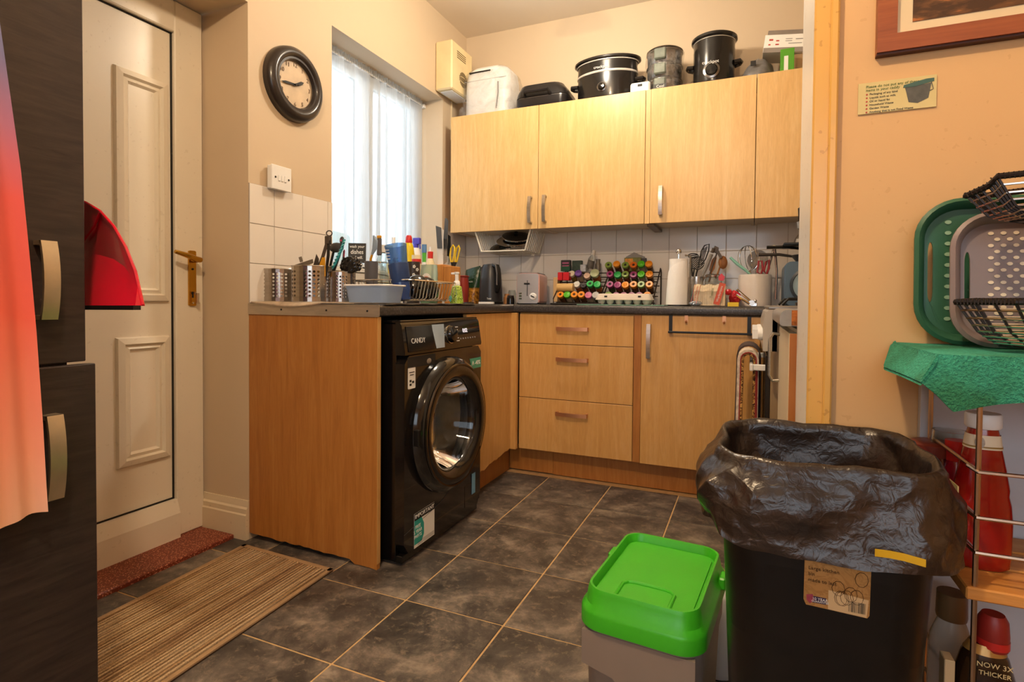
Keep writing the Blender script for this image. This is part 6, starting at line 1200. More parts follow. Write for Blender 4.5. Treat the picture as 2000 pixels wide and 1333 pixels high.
# ------------------------------------------------------------------ black bin with liner
BZ=.672; BX0,BX1,BY0,BY1=1.716,2.012,-2.385,-2.095
def bin_():
    cx,cy=(BX0+BX1)/2,(BY0+BY1)/2; w,d=BX1-BX0,BY1-BY0
    Mb=mat('bin_black','#0f0e0d',.34,var=.25,vs=30,rv=.1); t=thing('kitchen_bin','tall black plastic bin with paper label and a black liner','bin',(cx,cy,0))
    sp=[(rrect(w*.74,d*.74,.05,6,cx,cy),.0),(rrect(w*.78,d*.78,.055,6,cx,cy),.012),(rrect(w*.97,d*.97,.06,6,cx,cy),BZ-.03),(rrect(w,d,.06,6,cx,cy),BZ),(rrect(w*.985,d*.985,.058,6,cx,cy),BZ),(rrect(w*.76,d*.76,.052,6,cx,cy),.02)]
    obj('body',MB().ring(rings_z(sp),True,True,True),Mb,t,40)
    # label on the sloping front
    zl0,zl1=U(1630,1195,Y=BY0+.012).z,U(1630,1095,Y=BY0+.01).z; xa,xb=PX(1570,BY0+.008,1150),PX(1700,BY0+.008,1150)
    yl=lambda z:cy-d/2*(.78+.19*(z/(BZ-.03)))-.0012
    nrm=Vector((0,-1,.05)).normalized(); Lc=Vector(((xa+xb)/2,yl((zl0+zl1)/2),(zl0+zl1)/2)); ML=basis(Lc,(1,0,0),(0,-.99,-.075)); lw,lh=xb-xa,zl1-zl0
    pts=[(-lw/2,lh/2),(-lw/2,-lh*.36),(-lw*.46,-lh*.46),(lw*.47,-lh*.5),(lw/2,-lh*.44),(lw/2,lh/2)]
    Mk,nt,b=newmat('kraft_label'); f=noise(nt,coords(nt),40,3,.6,1.5); c=ramp(nt,f,[(.42,lin('#b98a4c')),(.5,lin('#a87a40')),(.56,lin('#bb8d50'))]); nt.links.new(c,b.inputs['Base Color']); setp(b,Roughness=.5)
    l=obj('label',MB(ML).prism(pts,0,.001),Mk,t,0)
    for k,s in enumerate(('Large kitchen','bin','made to last')): text('label_text',s,.0072,ML@Matrix.Translation((-lw*.44,lh*(.30-.12*k),.0014)),mat('brown_ink','#5d3c1a',.6,var=0),l,'LEFT')
    random.seed(4); m=MB(ML)
    for k in range(7):
        px,py=random.uniform(0,lw*.4),random.uniform(-.02,lh*.36); m.tube([(px+.008*math.cos(a),py+.011*math.sin(a),.0012) for a in [2*PI*q/10 for q in range(10)]],.0005,4,True)
    obj('line_drawing',m,MATS['brown_ink'],l,0,kind='stuff')
    obj('barcode_panel',MB(ML).prism([(-lw*.12,-lh*.08),(-lw*.12,-lh*.465),(lw*.46,-lh*.49),(lw*.48,-lh*.14)],.001,.0014),mat('label_cream','#dcbf8e',.5,var=.03),l,0)
    m=MB(ML)
    for k in range(13): x=lw*(.19+.02*k); m.box(x,x+lw*random.choice((.005,.009,.012)),-lh*.43,-lh*.22,.0014,.0017)
    obj('barcode',m,M_ink,l,0,kind='stuff'); obj('purple_badge',MB(ML).box(-lw*.40,-lw*.15,-lh*.39,-lh*.26,.001,.0014),mat('badge_purple','#3d2a4a',.5),l,0); text('badge_text','10 YEAR',.0055,ML@Matrix.Translation((-lw*.245,-lh*.305,.0018)),M_paper,l); text('badge_text','GUARANTEE',.0038,ML@Matrix.Translation((-lw*.245,-lh*.355,.0018)),M_paper,l)
    obj('badge_flag',MB(ML).prism([(-lw*.46,-lh*.25),(-lw*.36,-lh*.22),(-lw*.33,-lh*.34),(-lw*.40,-lh*.42),(-lw*.45,-lh*.36)],.0014,.0017),mat('badge_red','#a8465a',.5,var=.3,vs=90),l,0)
    # liner: inside wall, rim, crumpled overhang
    ang=lambda u:u*2*PI
    def rr(u,s,r=.07):
        pl=rrect(w*s,d*s,.065*s,10,0,0); n=len(pl); q=(u*n)%n; i=int(q); a=Vector(pl[i]); b2=Vector(pl[(i+1)%n]); return a.lerp(b2,q-i)
    def ridge(p,sc,off): return 1-abs(mnoise.noise(Vector((p[0]*sc[0]+p[2]*sc[3],p[1]*sc[1]-p[2]*sc[3]*.6,p[2]*sc[2]))+Vector((off,off*2,off*3))))*2
    def fn(u,v):
        if v<.40:
            k=v/.40; s_=.55+.35*k; z=.30+(BZ+.010-.30)*k; amp=.5
        elif v<.48:
            k=(v-.40)/.08; s_=.90+.105*k; z=BZ+.010+.010*math.sin(k*PI)+.006*k; amp=.35
        else:
            k=(v-.48)/.52; s_=1.005+.075*k**.8; z=BZ+.010-.108*k; amp=.35+.65*min(1,k*3)
        p=rr(u,s_); q=(p.x*.8,p.y*.8,z*.8)
        n1=mnoise.noise(Vector((p.x*7,p.y*7,z*6))); n2=ridge(q,(13,13,5,9),1.7); n3=ridge(q,(24,24,12,-14),4.1); n4=ridge(q,(48,48,40,10),8.3)
        ex=amp*(.017*n1+.016*max(-.6,n2)+.008*max(-.6,n3)+.002*n4)
        if v>.48: z+=-.018*k*n1+.016*k*mnoise.noise(Vector((u*9,3,1)))-.012*k*math.sin(u*2*PI+2)
        elif v>.3: z+=.012*mnoise.noise(Vector((p.x*9,p.y*9,5)))+.006*n3*amp
        if v>.48: ex+=.015*math.sin(min(1,k*1.1)*PI)*max(0,-p.x/(w/2))**3*(1 if p.y<0 else max(0,1-p.y*14))
        e=1+ex/max(.05,p.length); return (cx+p.x*e,cy+p.y*e,z+.004*n3*amp)
    m,nt,b=newmat('bin_liner_film'); v=coords(nt); f=noise(nt,v,9,3,.5,.5)
    def vor(sc,amt):
        nz=nt.nodes.new('ShaderNodeTexNoise'); nz.inputs['Scale'].default_value=7; nt.links.new(v,nz.inputs['Vector']); mxv=nt.nodes.new('ShaderNodeVectorMath'); mxv.operation='MULTIPLY_ADD'; mxv.inputs[1].default_value=(amt,amt,amt); nt.links.new(nz.outputs['Color'],mxv.inputs[0]); nt.links.new(v,mxv.inputs[2])
        vo=nt.nodes.new('ShaderNodeTexVoronoi'); vo.inputs['Scale'].default_value=sc; nt.links.new(mxv.outputs[0],vo.inputs['Vector']); return vo.outputs['Distance']
    g=noise(nt,v,60,3,.5,.8); f_=vor(12,.16); setp(b,**{'Base Color':(*lin('#1a1411'),1),'Roughness':.30,'Specular IOR Level':.55,'Coat Weight':.0}); 
    ad=nt.nodes.new('ShaderNodeMath'); ad.operation='MULTIPLY_ADD'; ad.inputs[1].default_value=.35; nt.links.new(g,ad.inputs[0]); nt.links.new(f_,ad.inputs[2]); addbump(nt,b,ad.outputs[0],.34,.016)
    nt.links.new(ramp(nt,f,[(.3,lin('#1a1310')),(.7,lin('#30241c'))]),b.inputs['Base Color'])
    obj('liner',MB().surf(fn,300,90,True),m,t,180)
    def flap(u,v):
        n=mnoise.noise(Vector((u*3,v*4,7))); a=(u-.5)*1.1
        return (BX0-.015-.05*v*math.cos(a)+.012*n,BY0+.03+.11*u-.01*v,BZ-.02-.05*v*(1-.5*v)-.10*v*v+.012*n)
    obj('yellow_tie',MB().ring([[(PX(1700,BY0-.025,1090)+.055*q,BY0-.052+.006*math.sin(q*3),U(1700,1082,Y=BY0-.045).z-.004*q+dz) for q in (0,.3,.6,1)] for dz in (0,.010)],False),mat('tie_yellow','#c9a21c',.5),t,60)
bin_()
# ------------------------------------------------------------------ green-lidded caddy
def caddy():
    zl=.335; c=[U(1150,1185,Z=zl),U(1407,1262,Z=zl),U(1238,1040,Z=zl),U(1402,1092,Z=zl)]
    w=.245; d=.345; fc=(c[0]+c[1])/2; cx,cy=1.586,-2.078; rz=R(-5)
    MT=Matrix.Translation((cx,cy,0))@Matrix.Rotation(rz,4,'Z')@Matrix.Diagonal((1,1,1.075,1)); G=mat('apple_green_plastic','#3fb222',.34,var=.03,bump=.08,bs=300); Gr=mat('warm_grey_plastic','#8a7d72',.42,var=.05)
    t=thing('food_caddy','grey caddy with bright apple green hinged lid beside the bin','caddy',(cx,cy,0))
    Rg=lambda ww,dd,r,z:[(x,y,z) for x,y in rrect(ww,dd,r,7)]
    obj('body',MB(MT).ring([Rg(w*.80,d*.80,.03,0),Rg(w*.84,d*.84,.035,.01),Rg(w*.90,d*.90,.04,.19),Rg(w*.945,d*.945,.045,.215),Rg(w*.955,d*.955,.045,.268)],True,True),Gr,t,40)
    l=obj('lid',MB(MT).ring([Rg(w*.97,d*.97,.05,.266),Rg(w,d,.052,.268),Rg(w*1.0,d*1.0,.052,.293),Rg(w*.98,d*.985,.05,.300),Rg(w*.925,d*.945,.046,.306),Rg(w*.895,d*.92,.042,.328),Rg(w*.875,d*.90,.04,.335),Rg(w*.84,d*.875,.036,.335),Rg(w*.825,d*.86,.033,.331),Rg(w*.80,d*.835,.028,.318),Rg(.02,.02,.008,.318)],True,False,True),G,t,40)
    # raised inner flap with U-shaped ridge and hinge catches
    u=[(-.05,-.07),(-.048,-.055),(-.035,-.045),(.035,-.045),(.048,-.055),(.05,-.07)]
    obj('flap',MB(MT).ring([Rg(w*.76,d*.79,.024,.3182),Rg(w*.76,d*.79,.024,.3215),Rg(.02,.02,.008,.3220)],True,False,True),G,l,40)
    obj('grip_ridge',MB(MT).tube([(x,y-.01,.322) for x,y in ((-.052,-.125),(-.052,-.07),(-.044,-.058),(-.03,-.054),(.03,-.054),(.044,-.058),(.052,-.07),(.052,-.125))],.004,8),G,l)
    for s in (-1,1):
        obj('clip',MB(MT).box(s*w*.5-.007,s*w*.5+.007,.055,.095,.292,.316,.003),G,l,0); obj('clip_slot',MB(MT).box(s*w*.5-.003+s*.0055,s*w*.5+.003+s*.0055,.062,.088,.299,.310),M_ink,l,0)
    obj('flap_gap',MB(MT).box(w*.36,w*.37,-.12,.10,.3185,.3205),mat('gap_shadow','#1f5a12',.6),l,0)
    # moulded band with shaped lower edge on the front
    obj('front_moulding',MB(MT).ring([[(x,-d*.47-.004,z) for x,z in ((-w*.44,.262),(-w*.44,.20),(-.045,.188),(-.03,.176),(.05,.17),(w*.44,.185),(w*.44,.262))],[(x*.97,-d*.43,z) for x,z in ((-w*.44,.262),(-w*.44,.19),(-.045,.178),(-.03,.166),(.05,.16),(w*.44,.175),(w*.44,.262))]],True,True,True),Gr,t,0)
    for s in (-1,1): obj('hinge',MB(MT).cyl((s*.07-.02,d*.5,.285),(s*.07+.02,d*.5,.285),.008,n=10),G,l)
caddy()
# white jug between caddy and bin
t=thing('white_jug','white plastic jug on the floor between caddy and bin','jug',(1.735,-2.42,0)); q=(1.712,-1.90,0)
q=U(1418,1240,Z=.10); q=Vector((1.695,-1.80,0))
obj('body',MB().lathe([(0,.002),(.052,.002),(.058,.015),(.058,.15),(.035,.20),(.014,.215),(.014,.235)],q,24),mat('white_jug_plastic','#d9dce0',.3,var=.04),t,40); obj('cap',MB().lathe([(.017,.225),(.017,.25),(0,.25)],q,16),MATS['yellow_plastic'],t)
t.location=q
for c_ in t.children: c_.matrix_parent_inverse=Matrix.Translation(-q)
# ------------------------------------------------------------------ right wall: leaflet, picture
def leaflet():
    y=YP0-.0015; a,b=U(1675,225,Y=y),U(1828,211,Y=y); tl=U(1676,165,Y=y); w=b.x-a.x; h=tl.z-a.z; M0=basis(((a.x+b.x)/2,y,(a.z+tl.z)/2),(1,0,.0),(0,-1,0))
    t=thing('waste_notice','laminated food waste notice taped to the apricot wall','notice',(a.x+w/2,y,a.z)); obj('card',MB(M0).box(-w/2,w/2,-h/2,h/2,0,.0015),mat('laminated_card','#d3c48c',.15,var=.05,coat=.4),t,0)
    g=mat('notice_green','#5f7034',.5,var=0); d=mat('notice_ink','#4a4334',.5,var=0)
    for k,s in enumerate(('Please do not put any of these','items in your caddy')): text('heading',s,.0068,M0@Matrix.Translation((-w*.40,h*(.36-.11*k),.0018)),g,t,'LEFT')
    for k,s in enumerate(('Packaging of any kind','Liquids such as milk','Oil or liquid fat','Household Waste','Garden Waste','Anything that is not Food Waste')):
        z=h*(.12-.115*k); text('list_line',s,.0052,M0@Matrix.Translation((-w*.35,z,.0018)),d,t,'LEFT'); obj('bullet',MB(M0).prism(ell(.0016,.0016,8,-w*.385,z),.0015,.002),mat('notice_red','#b0392e',.5,var=0),t,0)
    bx=w*.27; obj('bin_picture',MB(M0).prism([(bx-.020,h*.20),(bx+.020,h*.26),(bx+.016,-h*.20),(bx-.0,-h*.33),(bx-.014,-h*.27)],.0015,.002),mat('picture_grey','#55544c',.5,var=.2,vs=90),t,0); obj('bin_lid_picture',MB(M0).prism([(bx-.023,h*.20),(bx-.022,h*.28),(bx+.012,h*.40),(bx+.024,h*.40),(bx+.024,h*.30),(bx-.005,h*.20)],.002,.0024),mat('picture_teal','#3f5f55',.5),t,0)
    obj('bin_handle_picture',MB(M0).tube([(bx+.020,h*.28,.0022),(bx+.023,h*.06,.0022),(bx+.018,h*.02,.0022)],.0007,4),MATS['picture_grey'],t)
leaflet()
def picture():
    y=YP0; a=U(1713,103,Y=y-.02); x0=a.x; z0=a.z; W,Hh=.62,.46; f=U(1753,55,Y=y-.02).x-x0
    Mf=wood('mahogany_frame','#7a3c17','#934c20','#a45a2a',stretch=(.7,9,9),rough=.4); t=thing('framed_picture','wide brown wooden framed picture on the apricot wall','picture',(x0+W/2,y,z0))
    fw=f
    for nm,pl in (('frame_rail',[(x0,z0),(x0+W,z0),(x0+W-fw,z0+fw),(x0+fw,z0+fw)]),('frame_rail',[(x0,z0+Hh),(x0+W,z0+Hh),(x0+W-fw,z0+Hh-fw),(x0+fw,z0+Hh-fw)]),('frame_stile',[(x0,z0),(x0+fw,z0+fw),(x0+fw,z0+Hh-fw),(x0,z0+Hh)]),('frame_stile',[(x0+W,z0),(x0+W-fw,z0+fw),(x0+W-fw,z0+Hh-fw),(x0+W,z0+Hh)])): obj(nm,MB().prism(pl,y-.020,y-.001,'y'),Mf,t,0)
    obj('lower_lip',MB().box(x0,x0+W,y-.016,y-.001,z0-.004,z0),mat('frame_lip','#4f2410',.5),t,0)
    obj('mount',MB().box(x0+fw-.004,x0+W-fw+.004,y-.010,y-.006,z0+fw-.004,z0+Hh-fw+.004),mat('cream_mount','#dcc9a4',.7,var=.03),t,0)
    i=U(1783,25,Y=y-.011); Ms,nt,b=newmat('dusk_print'); f2=noise(nt,coords(nt,(1,1,3)),20,4); nt.links.new(ramp(nt,f2,[(.45,lin('#4a3320')),(.6,lin('#6d4a2c')),(.68,lin('#b06a34'))]),b.inputs['Base Color']); setp(b,Roughness=.25)
    mm=i.x-x0; obj('print',MB().box(x0+mm,x0+W-mm,y-.0112,y-.0098,z0+mm*.90,z0+Hh-mm),Ms,t,0)
picture()
# ------------------------------------------------------------------ shelf rack at the right
SY0,SY1=-2.30,YP0-.022; SX0=U(1908,1000,Y=SY0).x-.0; SX1=SX0+.62; SZT=U(1908,700,Y=SY0).z
def pine(name): return wood(name,'#b8742e','#cf8f45','#dca564',stretch=(.8,9,9),rough=.5)
Mpn=pine('honey_pine'); Mwr=mat('bronze_wire','#b8a38e',.3,1,var=.1)
one('wall_board',MB().box(U(1796,800,Y=YP0-.012).x,SX1+.1,YP0-.0175,YP0-.0005,.121,SZT-.03,.001),mat('pale_blue_board','#c3c8d0',.5,var=.06),'pale blue grey board standing on the wall behind the shelf rack','board',smooth=0)
ZS2=U(1908,1146,Y=SY0).z; ZS3=.17
def shelf_rack():
    t=thing('shelf_rack','wire and pine shelf rack against the apricot wall','shelf',(SX0+.3,-2.17,0))
    for z in (SZT-.022,ZS2-.018,ZS3-.018): obj('shelf_board',MB().box(SX0-.012,SX1,SY0-.008,SY0+.075,z,z+.018,.002),Mpn,t,0); obj('shelf_board',MB().box(SX0-.012,SX1,SY0+.082,SY0+.155,z,z+.018,.002),Mpn,t,0); obj('shelf_board',MB().box(SX0-.012,SX1,SY0+.162,SY1-.004,z,z+.018,.002),Mpn,t,0)
    for x in (SX0,SX1-.02):
        for y in (SY0,SY1-.01): obj('upright',MB().cyl((x,y,0),(x,y,SZT-.005),.0036,n=8),Mwr,t)
    for z0 in (ZS2,ZS3):
        for k,dz in enumerate((.05,.10,.165)):
            z=z0+dz; q=SX0+.07
            obj('side_rail',MB().tube([(SX0,SY1-.01,z),(SX0,SY0,z)],.0028,6),Mwr,t)
            obj('front_rail',MB().tube([(SX0-.006,SY0+.02,z+.002),(SX0-.002,SY0-.006,z),(SX0+(SX1-SX0 if k==2 else .058),SY0-.006,z)],.0028,6),Mwr,t)
        obj('front_post',MB().tube([(SX0+.056,SY0-.006,z0+.047),(SX0+.056,SY0-.006,z0+.165)],.003,6),Mwr,t)
    for k in range(2): obj('wire_guard',MB().tube([(SX0+.18,SY1-.012,ZS2+.03+.09*k),(SX1-.04,SY1-.012,ZS2+.03+.09*k)],.003,6),Mwr,t)
shelf_rack()
# folded towel over the top shelf
def shelf_towel():
    zt=SZT+.0005; xl=U(1748,680,Y=SY1).x
    def top(u,v):
        x=xl+(SX1+.02-xl)*u; y0=SY1+.018; y=y0+(SY0-.02-y0)*v; return (x,y,zt+.004+.0015*mnoise.noise(Vector((x*30,y*30,0))))
    m=slab(MB(),top,60,24,.004)
    FP=[U(u,v,Y=SY0-.026) for u,v in ((1797,746),(1828,772),(1857,803),(1900,798),(1950,791),(2000,786))]; xs_=[p.x for p in FP]+[SX1+.02]; zs_=[p.z for p in FP]+[FP[-1].z]
    def front(u,v):
        x=xs_[0]+(SX1+.02-xs_[0])*u**1.6; h=zt+.004-np.interp(x,xs_,zs_); xx=x+(max(0,xl-x)*(1-v) if x<xl else 0); z=zt+.004-h*v; y=SY0-.02-.010*math.sin(v*PI*.5)-.005*math.sin(x*60)*v; return (xx,y,z)
    m.surf(front,70,14); m.surf(lambda u,v:Vector(front(u,v))+Vector((0,.005,0)),70,14)
    ya_,yb_=SY1+.018,SY0-.02; PL=[(ya_,xl-.004,zt-.002),(-2.13,U(1724,716,Y=-2.13).x,U(1724,716,Y=-2.13).z),(-2.22,U(1760,730,Y=-2.22).x,U(1760,730,Y=-2.22).z),(yb_-.010,FP[0].x,FP[0].z)]
    def left(u,v):
        y=ya_+(yb_-ya_)*u; yy=[-p[0] for p in PL]; ex=np.interp(-y,yy,[p[1] for p in PL]); ez=np.interp(-y,yy,[p[2] for p in PL])
        return (xl+(ex-xl)*v+.006*math.sin(v*PI),y-.01*u*math.sin(v*PI/2),zt+.004+(ez-zt-.004)*v+.006*math.sin(v*PI))
    m.surf(left,24,10); m.surf(lambda u,v:Vector(left(u,v))-Vector((0,0,.005)),24,10)
    Mt,nt,b=newmat('teal_green_towelling'); f=noise(nt,coords(nt),260,3); g=noise(nt,coords(nt),6,3)
    c=ramp(nt,g,[(.40,lin('#2f7f5a')),(.58,lin('#3fae94'))]); mx=nt.nodes.new('ShaderNodeMix'); mx.data_type='RGBA'; mx.blend_type='MULTIPLY'; mx.inputs['Factor'].default_value=.5; nt.links.new(c,mx.inputs['A']); nt.links.new(ramp(nt,f,[(.35,(.4,.45,.4)),(.6,(1,1,1))]),mx.inputs['B']); nt.links.new(mx.outputs['Result'],b.inputs['Base Color']); setp(b,Roughness=1); addbump(nt,b,f,1,.006)
    one('shelf_towel',m,Mt,'teal green towel draped over the top of the shelf rack','towel',smooth=180)
shelf_towel()
ZTT=SZT+.0065
def tray(name,label,u0,vtop,vbot,Y0,tilt,W,col,r,slot_u,dots=False):
    x0=U(u0,550,Y=Y0).x; h=U(u0+80,vtop,Y=Y0).z-ZTT; Mt=mat(name+'_plastic',col,.4,var=.04)
    MT=Matrix.Translation((x0,Y0-.02,ZTT))@Matrix.Rotation(-tilt,4,'X'); t=thing(name,label,'tray',(x0+W/2,Y0-.02,ZTT))
    n=8; sw=.010; cut=[]
    def outline(i,y): return [(x+W/2,y,z+h/2) for x,z in rrect(W-2*i,h-2*i,max(.01,r-i),n)]
    hs=h*.42
    # floor with a hand hole near the left rim
    m=MB(MT); ro=outline(0,0); rm=outline(.006,-.004); rf=outline(.018,.014)
    m.ring([outline(0,.004),ro,rm,outline(.012,.0),rf],True)
    # floor panel as grid of polygons around the slot
    fx0,fx1,fz0,fz1=.018,W-.018,.018,h-.018; sx0,sx1,sz0,sz1=.023,.031,h/2-hs/2,h/2+hs/2
    inner=rf; N=len(inner); slot=[(sx1+(sx0-sx1)*.5+(sx1-sx0)/2*math.cos(a),0.014,h/2+hs/2*math.sin(a)) for a in [2*PI*k/N+PI/4*0 for k in range(N)]]
    # order slot points to match the outline angles
    slot=[]
    for p in inner:
        a=math.atan2(p[2]-h/2,p[0]-W/2); 
        q=max(-1,min(1,(p[2]-h/2)/(h/2-.018))); side=1 if p[0]>W/2 else -1
        ss=math.sqrt(max(0,1-min(1,abs(q))**6)); slot.append(((sx0+sx1)/2+side*(sx1-sx0)/2*max(.15,ss),.014,h/2+q*hs/2))
    m.ring([inner,slot],True); m.ring([slot,[(x,.018,z) for x,y,z in slot],[(x,.018,z) for x,y,z in inner]],True)
    obj('tray',m,Mt,t,40)
    if dots:
        d=MB(MT); 
        for i in range(20):
            for j in range(21):
                x=.058+i*.0165+(.00825 if j%2 else 0); z=.026+j*.0102
                if z<h-.025 and x<W-.05: d.prism([(x+.0040*math.cos(a),z+.0029*math.sin(a)) for a in [2*PI*k/10 for k in range(10)]],.0126,.0139,'y')
        obj('dot_print',d,mat('dot_cream','#e4d6bd',.5,var=.03),t,0,kind='stuff')
    else:
        for k in range(10): obj('dot_print',MB(MT).prism(ell(.005,.0035,10,.052,.045+k*.019),.0126,.0139,'y'),mat('dot_pale_green','#8fb49a',.5,var=.03),t,0)
tray('green_tray','bottle green serving tray leaning on the wall above the towel',1781,388,668,YP0-.035,R(3),.42,'#2f5f47',.07,0)
tray('grey_tray','taupe tray with cream polka dots leaning before the green tray',1851,413,668,YP0-.085,R(4),.40,'#86797a',.06,0,True)
# two-tier black wire basket
def wire_basket():
    Mw=mat('black_coated_wire','#231c1a',.35,.3,var=.2); t=thing('tiered_basket','black wire two-tier fruit basket on the shelf rack top','basket',(2.2,-2.2,ZTT))
    for (u,v,ud,vd,Yb,vb,nm) in ((1881,590,1940,592,-2.235,676,'lower'),(1897,378,1952,347,-2.235,430,'upper')):
        c=U(u,v,Y=Yb); c2=U(ud,vd,Y=Yb-.0); zb=U(u+50,vb,Y=Yb).z; W=.30; D=.12
        if nm=='lower': rim=[(c.x,Yb+.03,c.z),(c.x+.045,Yb-.05,c.z-.0),(c.x+W,Yb-.06,c.z+.004),(c.x+W,Yb+.05,c.z+.004),(c.x+.03,Yb+.05,c.z+.002)]
        else: rim=[(c.x,Yb+.02,c.z),(c2.x-.012,Yb-.0,c.z+.010),(c2.x-.006,Yb-.01,c2.z),(c.x+W,Yb-.05,c2.z+.008),(c.x+W,Yb+.055,c2.z+.008),(c.x+.03,Yb+.055,c.z+.004)]
        zb=max(zb,ZTT+.003) if nm=='lower' else zb
        rp=[Vector(p) for p in rim]; obj('rim',MB().tube(rp,.0048,8,True),Mw,t)
        coil=MB(); tot=rp+[rp[0]]
        for a,b in zip(tot[:-1],tot[1:]):
            L=(b-a).length; n=int(L/.0055); ax=(b-a).normalized(); o1=ax.orthogonal().normalized(); o2=ax.cross(o1)
            coil.tube([a+(b-a)*(k/(n*4))+ (o1*math.cos(k*PI/2)+o2*math.sin(k*PI/2))*.0052 for k in range(n*4+1)],.0012,4)
        obj('coiled_binding',coil,Mw,t,35,kind='stuff')
        base=[Vector((p.x*.72+(c.x+.19)*.28,p.y*.72+Yb*.28,zb)) for p in rp]; obj('base_ring',MB().tube(base,.003,6,True),Mw,t)
        nr=8
        for k in range(1,nr):
            s=k/nr; ringp=[a.lerp(b,s)+Vector((0,0,-.012*math.sin(s*PI))) for a,b in zip(rp,base)]; obj('hoop_wire',MB().tube(ringp,.0018,5,True),M_steel if k%1==0 else Mw,t)
        for a,b,a2,b2 in zip(rp,base,rp[1:]+rp[:1],base[1:]+base[:1]):
            for q in (0,.33,.66): p0_=a.lerp(a2,q); p1_=b.lerp(b2,q); obj('stay_wire',MB().tube([p0_,p0_.lerp(p1_,.5)+Vector((0,0,-.012)),p1_],.0022,5),Mw,t)
        for k in range(6): p0_=base[0].lerp(base[-1],k/5); p1_=base[1].lerp(base[2],k/5); obj('base_wire',MB().tube([p0_,p1_],.002,5),Mw,t)
        if nm=='upper': UP=(c.x,Yb,zb)
        else: LO=(c.x,Yb,zb)
    obj('post',MB().cyl((LO[0]+.17,LO[1]+.052,LO[2]),(LO[0]+.17,LO[1]+.052,UP[2]+.12),.005,n=8),Mw,t)
    o=one('orange',MB().ball((UP[0]+.12,UP[1]+.02,UP[2]+.045),.040,n=20,m=12),mat('orange_peel','#e07a1c',.45,var=.08,bump=.4,bs=120),'ripe orange in the upper wire basket','orange'); o2=one('orange',MB().ball((UP[0]+.20,UP[1]+.02,UP[2]+.05),.042,n=20,m=12),MATS['orange_peel'],'second orange at the frame edge of the upper wire basket','orange')
    one('green_apple',MB().ball((LO[0]+.13,LO[1]+.02,LO[2]+.042),.037,1,1,.92,n=20,m=12),mat('apple_green_skin','#7fae5c',.35,var=.12),'pale green apple in the lower wire basket','apple')
wire_basket()
# bottles on the shelves
def ketchup():
    Y=-2.215; z0=ZS2+.001; b=U(1912,1135,Y=Y); h=U(1908,806,Y=Y).z-z0; cx=U(1915,1000,Y=Y).x; k=SZ(1,1910,Y); Mk_=mat('ketchup_red','#93130d',.18,var=.06,coat=.5)
    t=thing('ketchup_bottle','large red ketchup bottle with white cap on the middle shelf','bottle',(cx,Y,z0)); n=8
    def oc(rx,ry,z): return [(cx+rx*math.cos(a)/max(abs(math.cos(a)),abs(math.sin(a)))**.35,Y+ry*math.sin(a)/max(abs(math.cos(a)),abs(math.sin(a)))**.35,z0+h*z) for a in [2*PI*(q+.5)/32 for q in range(32)]]
    obj('bottle',MB().ring([oc(k*40,k*30,0),oc(k*46,k*34,.02),oc(k*48,k*35,.08),oc(k*49,k*35,.30),oc(k*46,k*34,.42),oc(k*42,k*32,.48),oc(k*43,k*32,.52),oc(k*36,k*28,.66),oc(k*28,k*24,.80),oc(k*26,k*23,.86),oc(k*23,k*21,.90)],True,True,True),Mk_,t,50)
    obj('neck_label',MB().ring([[(x,y,z) for x,y,z in oc(k*30.5,k*26.5,.775)],[(x,y,z) for x,y,z in oc(k*26.8,k*23.8,.865)]],True),mat('neck_label_cream','#e8dcc0',.5,var=.06),t,50)
    obj('label_line',MB().ring([oc(k*30.7,k*26.7,.785),oc(k*30.2,k*26.4,.795)],True),mat('gold_line','#9a7a3a',.4),t); obj('neck_seal',MB(basis((cx-k*12,Y-k*25.5,z0+h*.82),(1,0,0),(0,-1,.1))).prism(ell(k*8,k*11,18),0,.0012),mat('grey_seal','#a8a49a',.5,var=.3,vs=200),t,0)
    obj('cap',MB().lathe([(k*27,h*.905),(k*29,h*.915),(k*29,h*.99),(k*27,h),(0,h)],(cx,Y,z0),32),M_pwhite,t,40)
    pr=[(-.045,.035),(.0,.05),(.022,.038),(.022,-.055),(0,-.065),(-.045,-.05)]
    obj('front_label',MB(basis((cx-k*47.5,Y-.004,z0+h*.27),(0,1,0),(-1,0,0))).prism([(-.03,-.062),(.02,-.062),(.02,.045),(.0,.062),(-.03,.045)],0,.0015),mat('label_ivory','#d8c48a',.5,var=.04),t,0)
    for s in (1,.8,.6): obj('label_border',MB(basis((cx-k*47.5-.0016,Y-.008,z0+h*.27),(0,1,0),(-1,0,0))).tube([(-.022*s,-.054*s,0),(.022*s,-.054*s,0),(.022*s,.04*s,0),(0,.054*s,0),(-.022*s,.04*s,0)],.0009,4,True),M_ink,t)
ketchup()
def sbottle(name,label,u,Y,z0,h,parts): 
    x=U(u,1000,Y=Y).x; t=thing(name,label,'bottle',(x,Y,z0))
    for pn,pr,m in parts: obj(pn,MB().lathe([(r,z*h) for r,z in pr],(x,Y,z0),26),m,t,40)
    return t,x
zk=ZS2+.001
sbottle('sauce_bottle','red sauce bottle with red cap behind the ketchup',1866,-2.125,zk,U(1864,852,Y=-2.09).z-zk,[('bottle',[(0,0),(.030,.01),(.030,.5),(.016,.78),(.014,.82)],mat('sauce_crimson','#a3182a',.2,coat=.4)),('cap',[(.016,.80),(.017,1),(0,1)],Mred)])
sbottle('storage_jar','clear glass storage jar behind the red sauce bottle',1852,-2.098,zk,U(1845,838,Y=-2.085).z-zk,[('jar',[(0,.01),(.03,.02),(.03,.82),(.026,.95),(.026,1),(.023,1),(.027,.82),(.027,.03),(0,.03)],Mcl)])
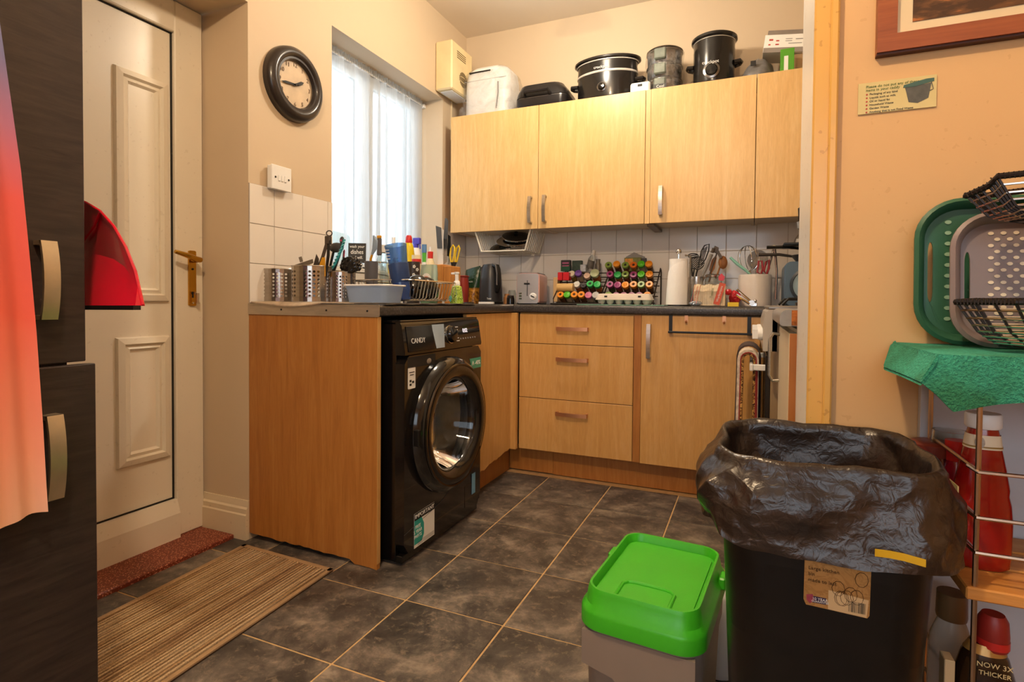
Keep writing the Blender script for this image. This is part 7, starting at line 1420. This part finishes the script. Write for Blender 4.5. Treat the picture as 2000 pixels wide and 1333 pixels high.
sbottle('jam_jar','dark red jam jar beside the black bin liner',1816,-2.098,zk,U(1816,862,Y=-2.098).z-zk,[('jar',[(0,0),(.034,.01),(.034,.8),(.03,.88)],mat('jam_dark_red','#5e1512',.15,coat=.5)),('lid',[(.033,.86),(.034,.98),(.03,1),(0,1)],mat('jam_lid','#7a3326',.35))])
one('brown_packet',crumple((SX0+.36,-2.17,ZS2+.10),.095,21,1.4,.8,1.0),mat('brown_paper','#8a5f36',.6,var=.3,vs=20,bump=.5,bs=30),'brown packet slumped on the middle shelf behind the ketchup','packet',smooth=0)
z3=ZS3+.001
def soy():
    Y=-2.235; h=U(1935,1198,Y=Y).z-z3; x=U(1925,1200,Y=Y).x; k=SZ(1,1930,Y); t=thing('syrup_bottle','dark bottle with red cap and black label on the lower shelf','bottle',(x,Y,z3))
    E=lambda a,b,z:[(x+a*math.cos(q),Y+b*math.sin(q),z3+h*z) for q in [2*PI*i/28 for i in range(28)]]
    obj('bottle',MB().ring([E(k*44,k*30,0),E(k*50,k*34,.03),E(k*52,k*35,.55),E(k*50,k*34,.66),E(k*38,k*28,.78),E(k*24,k*20,.84)],True,True,True),mat('dark_amber_plastic','#2a1a0e',.22,var=.2,coat=.4),t,50); obj('shoulder',MB().ring([E(k*35,k*26.6,.80),E(k*25,k*21,.845)],True),mat('gold_shoulder','#b98d4a',.25,.3,var=.15),t,50)
    obj('cap',MB().lathe([(k*24,h*.82),(k*26,h*.84),(k*26,h*.90),(k*24,h*.97),(k*18,h),(0,h)],(x+k*12,Y,z3),24),mat('dull_red_cap','#9a2a22',.4,var=.15),t,40); obj('cap_collar',MB().lathe([(k*26.6,h*.835),(k*26.6,h*.875)],(x+k*12,Y,z3),24),Mred,t)
    for s,z,b in ((.0105,.765,'NOW 3X'),(.0095,.725,'THICKER')): text('label_text',b,s,basis((x+k*6,Y-k*(32 if z>.74 else 34),z3+h*z),(1,.0,0),(0,-1,0)),mat('cream_print','#e0d09a',.5,var=0),t)
    obj('cream_label',MB(basis((x-k*4,Y-k*36.5,z3+h*.36),(1,0,0),(0,-1,0))).prism(ell(k*34,h*.16,24),0,.0012),mat('cream_label','#d9c9ae',.5,var=.1,vs=40),t,0)
soy()
sbottle('water_bottle','clear plastic bottle with brown cap beside the bin',1864,-2.14,z3,U(1864,1158,Y=-2.14).z-z3,[('bottle',[(0,0),(.030,.01),(.031,.55),(.029,.72),(.018,.84),(.015,.86)],mat('cloudy_clear_plastic','#d6cdbf',.2,trans=.6,var=.1,ior=1.2)),('cap',[(.021,.84),(.022,.86),(.021,1),(0,1)],mat('brown_cap','#6d4f30',.4))])
one('small_carton',MB().box(U(1842,1320,Y=-2.27).x,U(1863,1320,Y=-2.27).x,-2.275,-2.25,z3,U(1850,1290,Y=-2.275).z,.001),mat('cream_carton','#cdb68c',.5,var=.06),'slim cream carton beside the water bottle','carton',smooth=0)
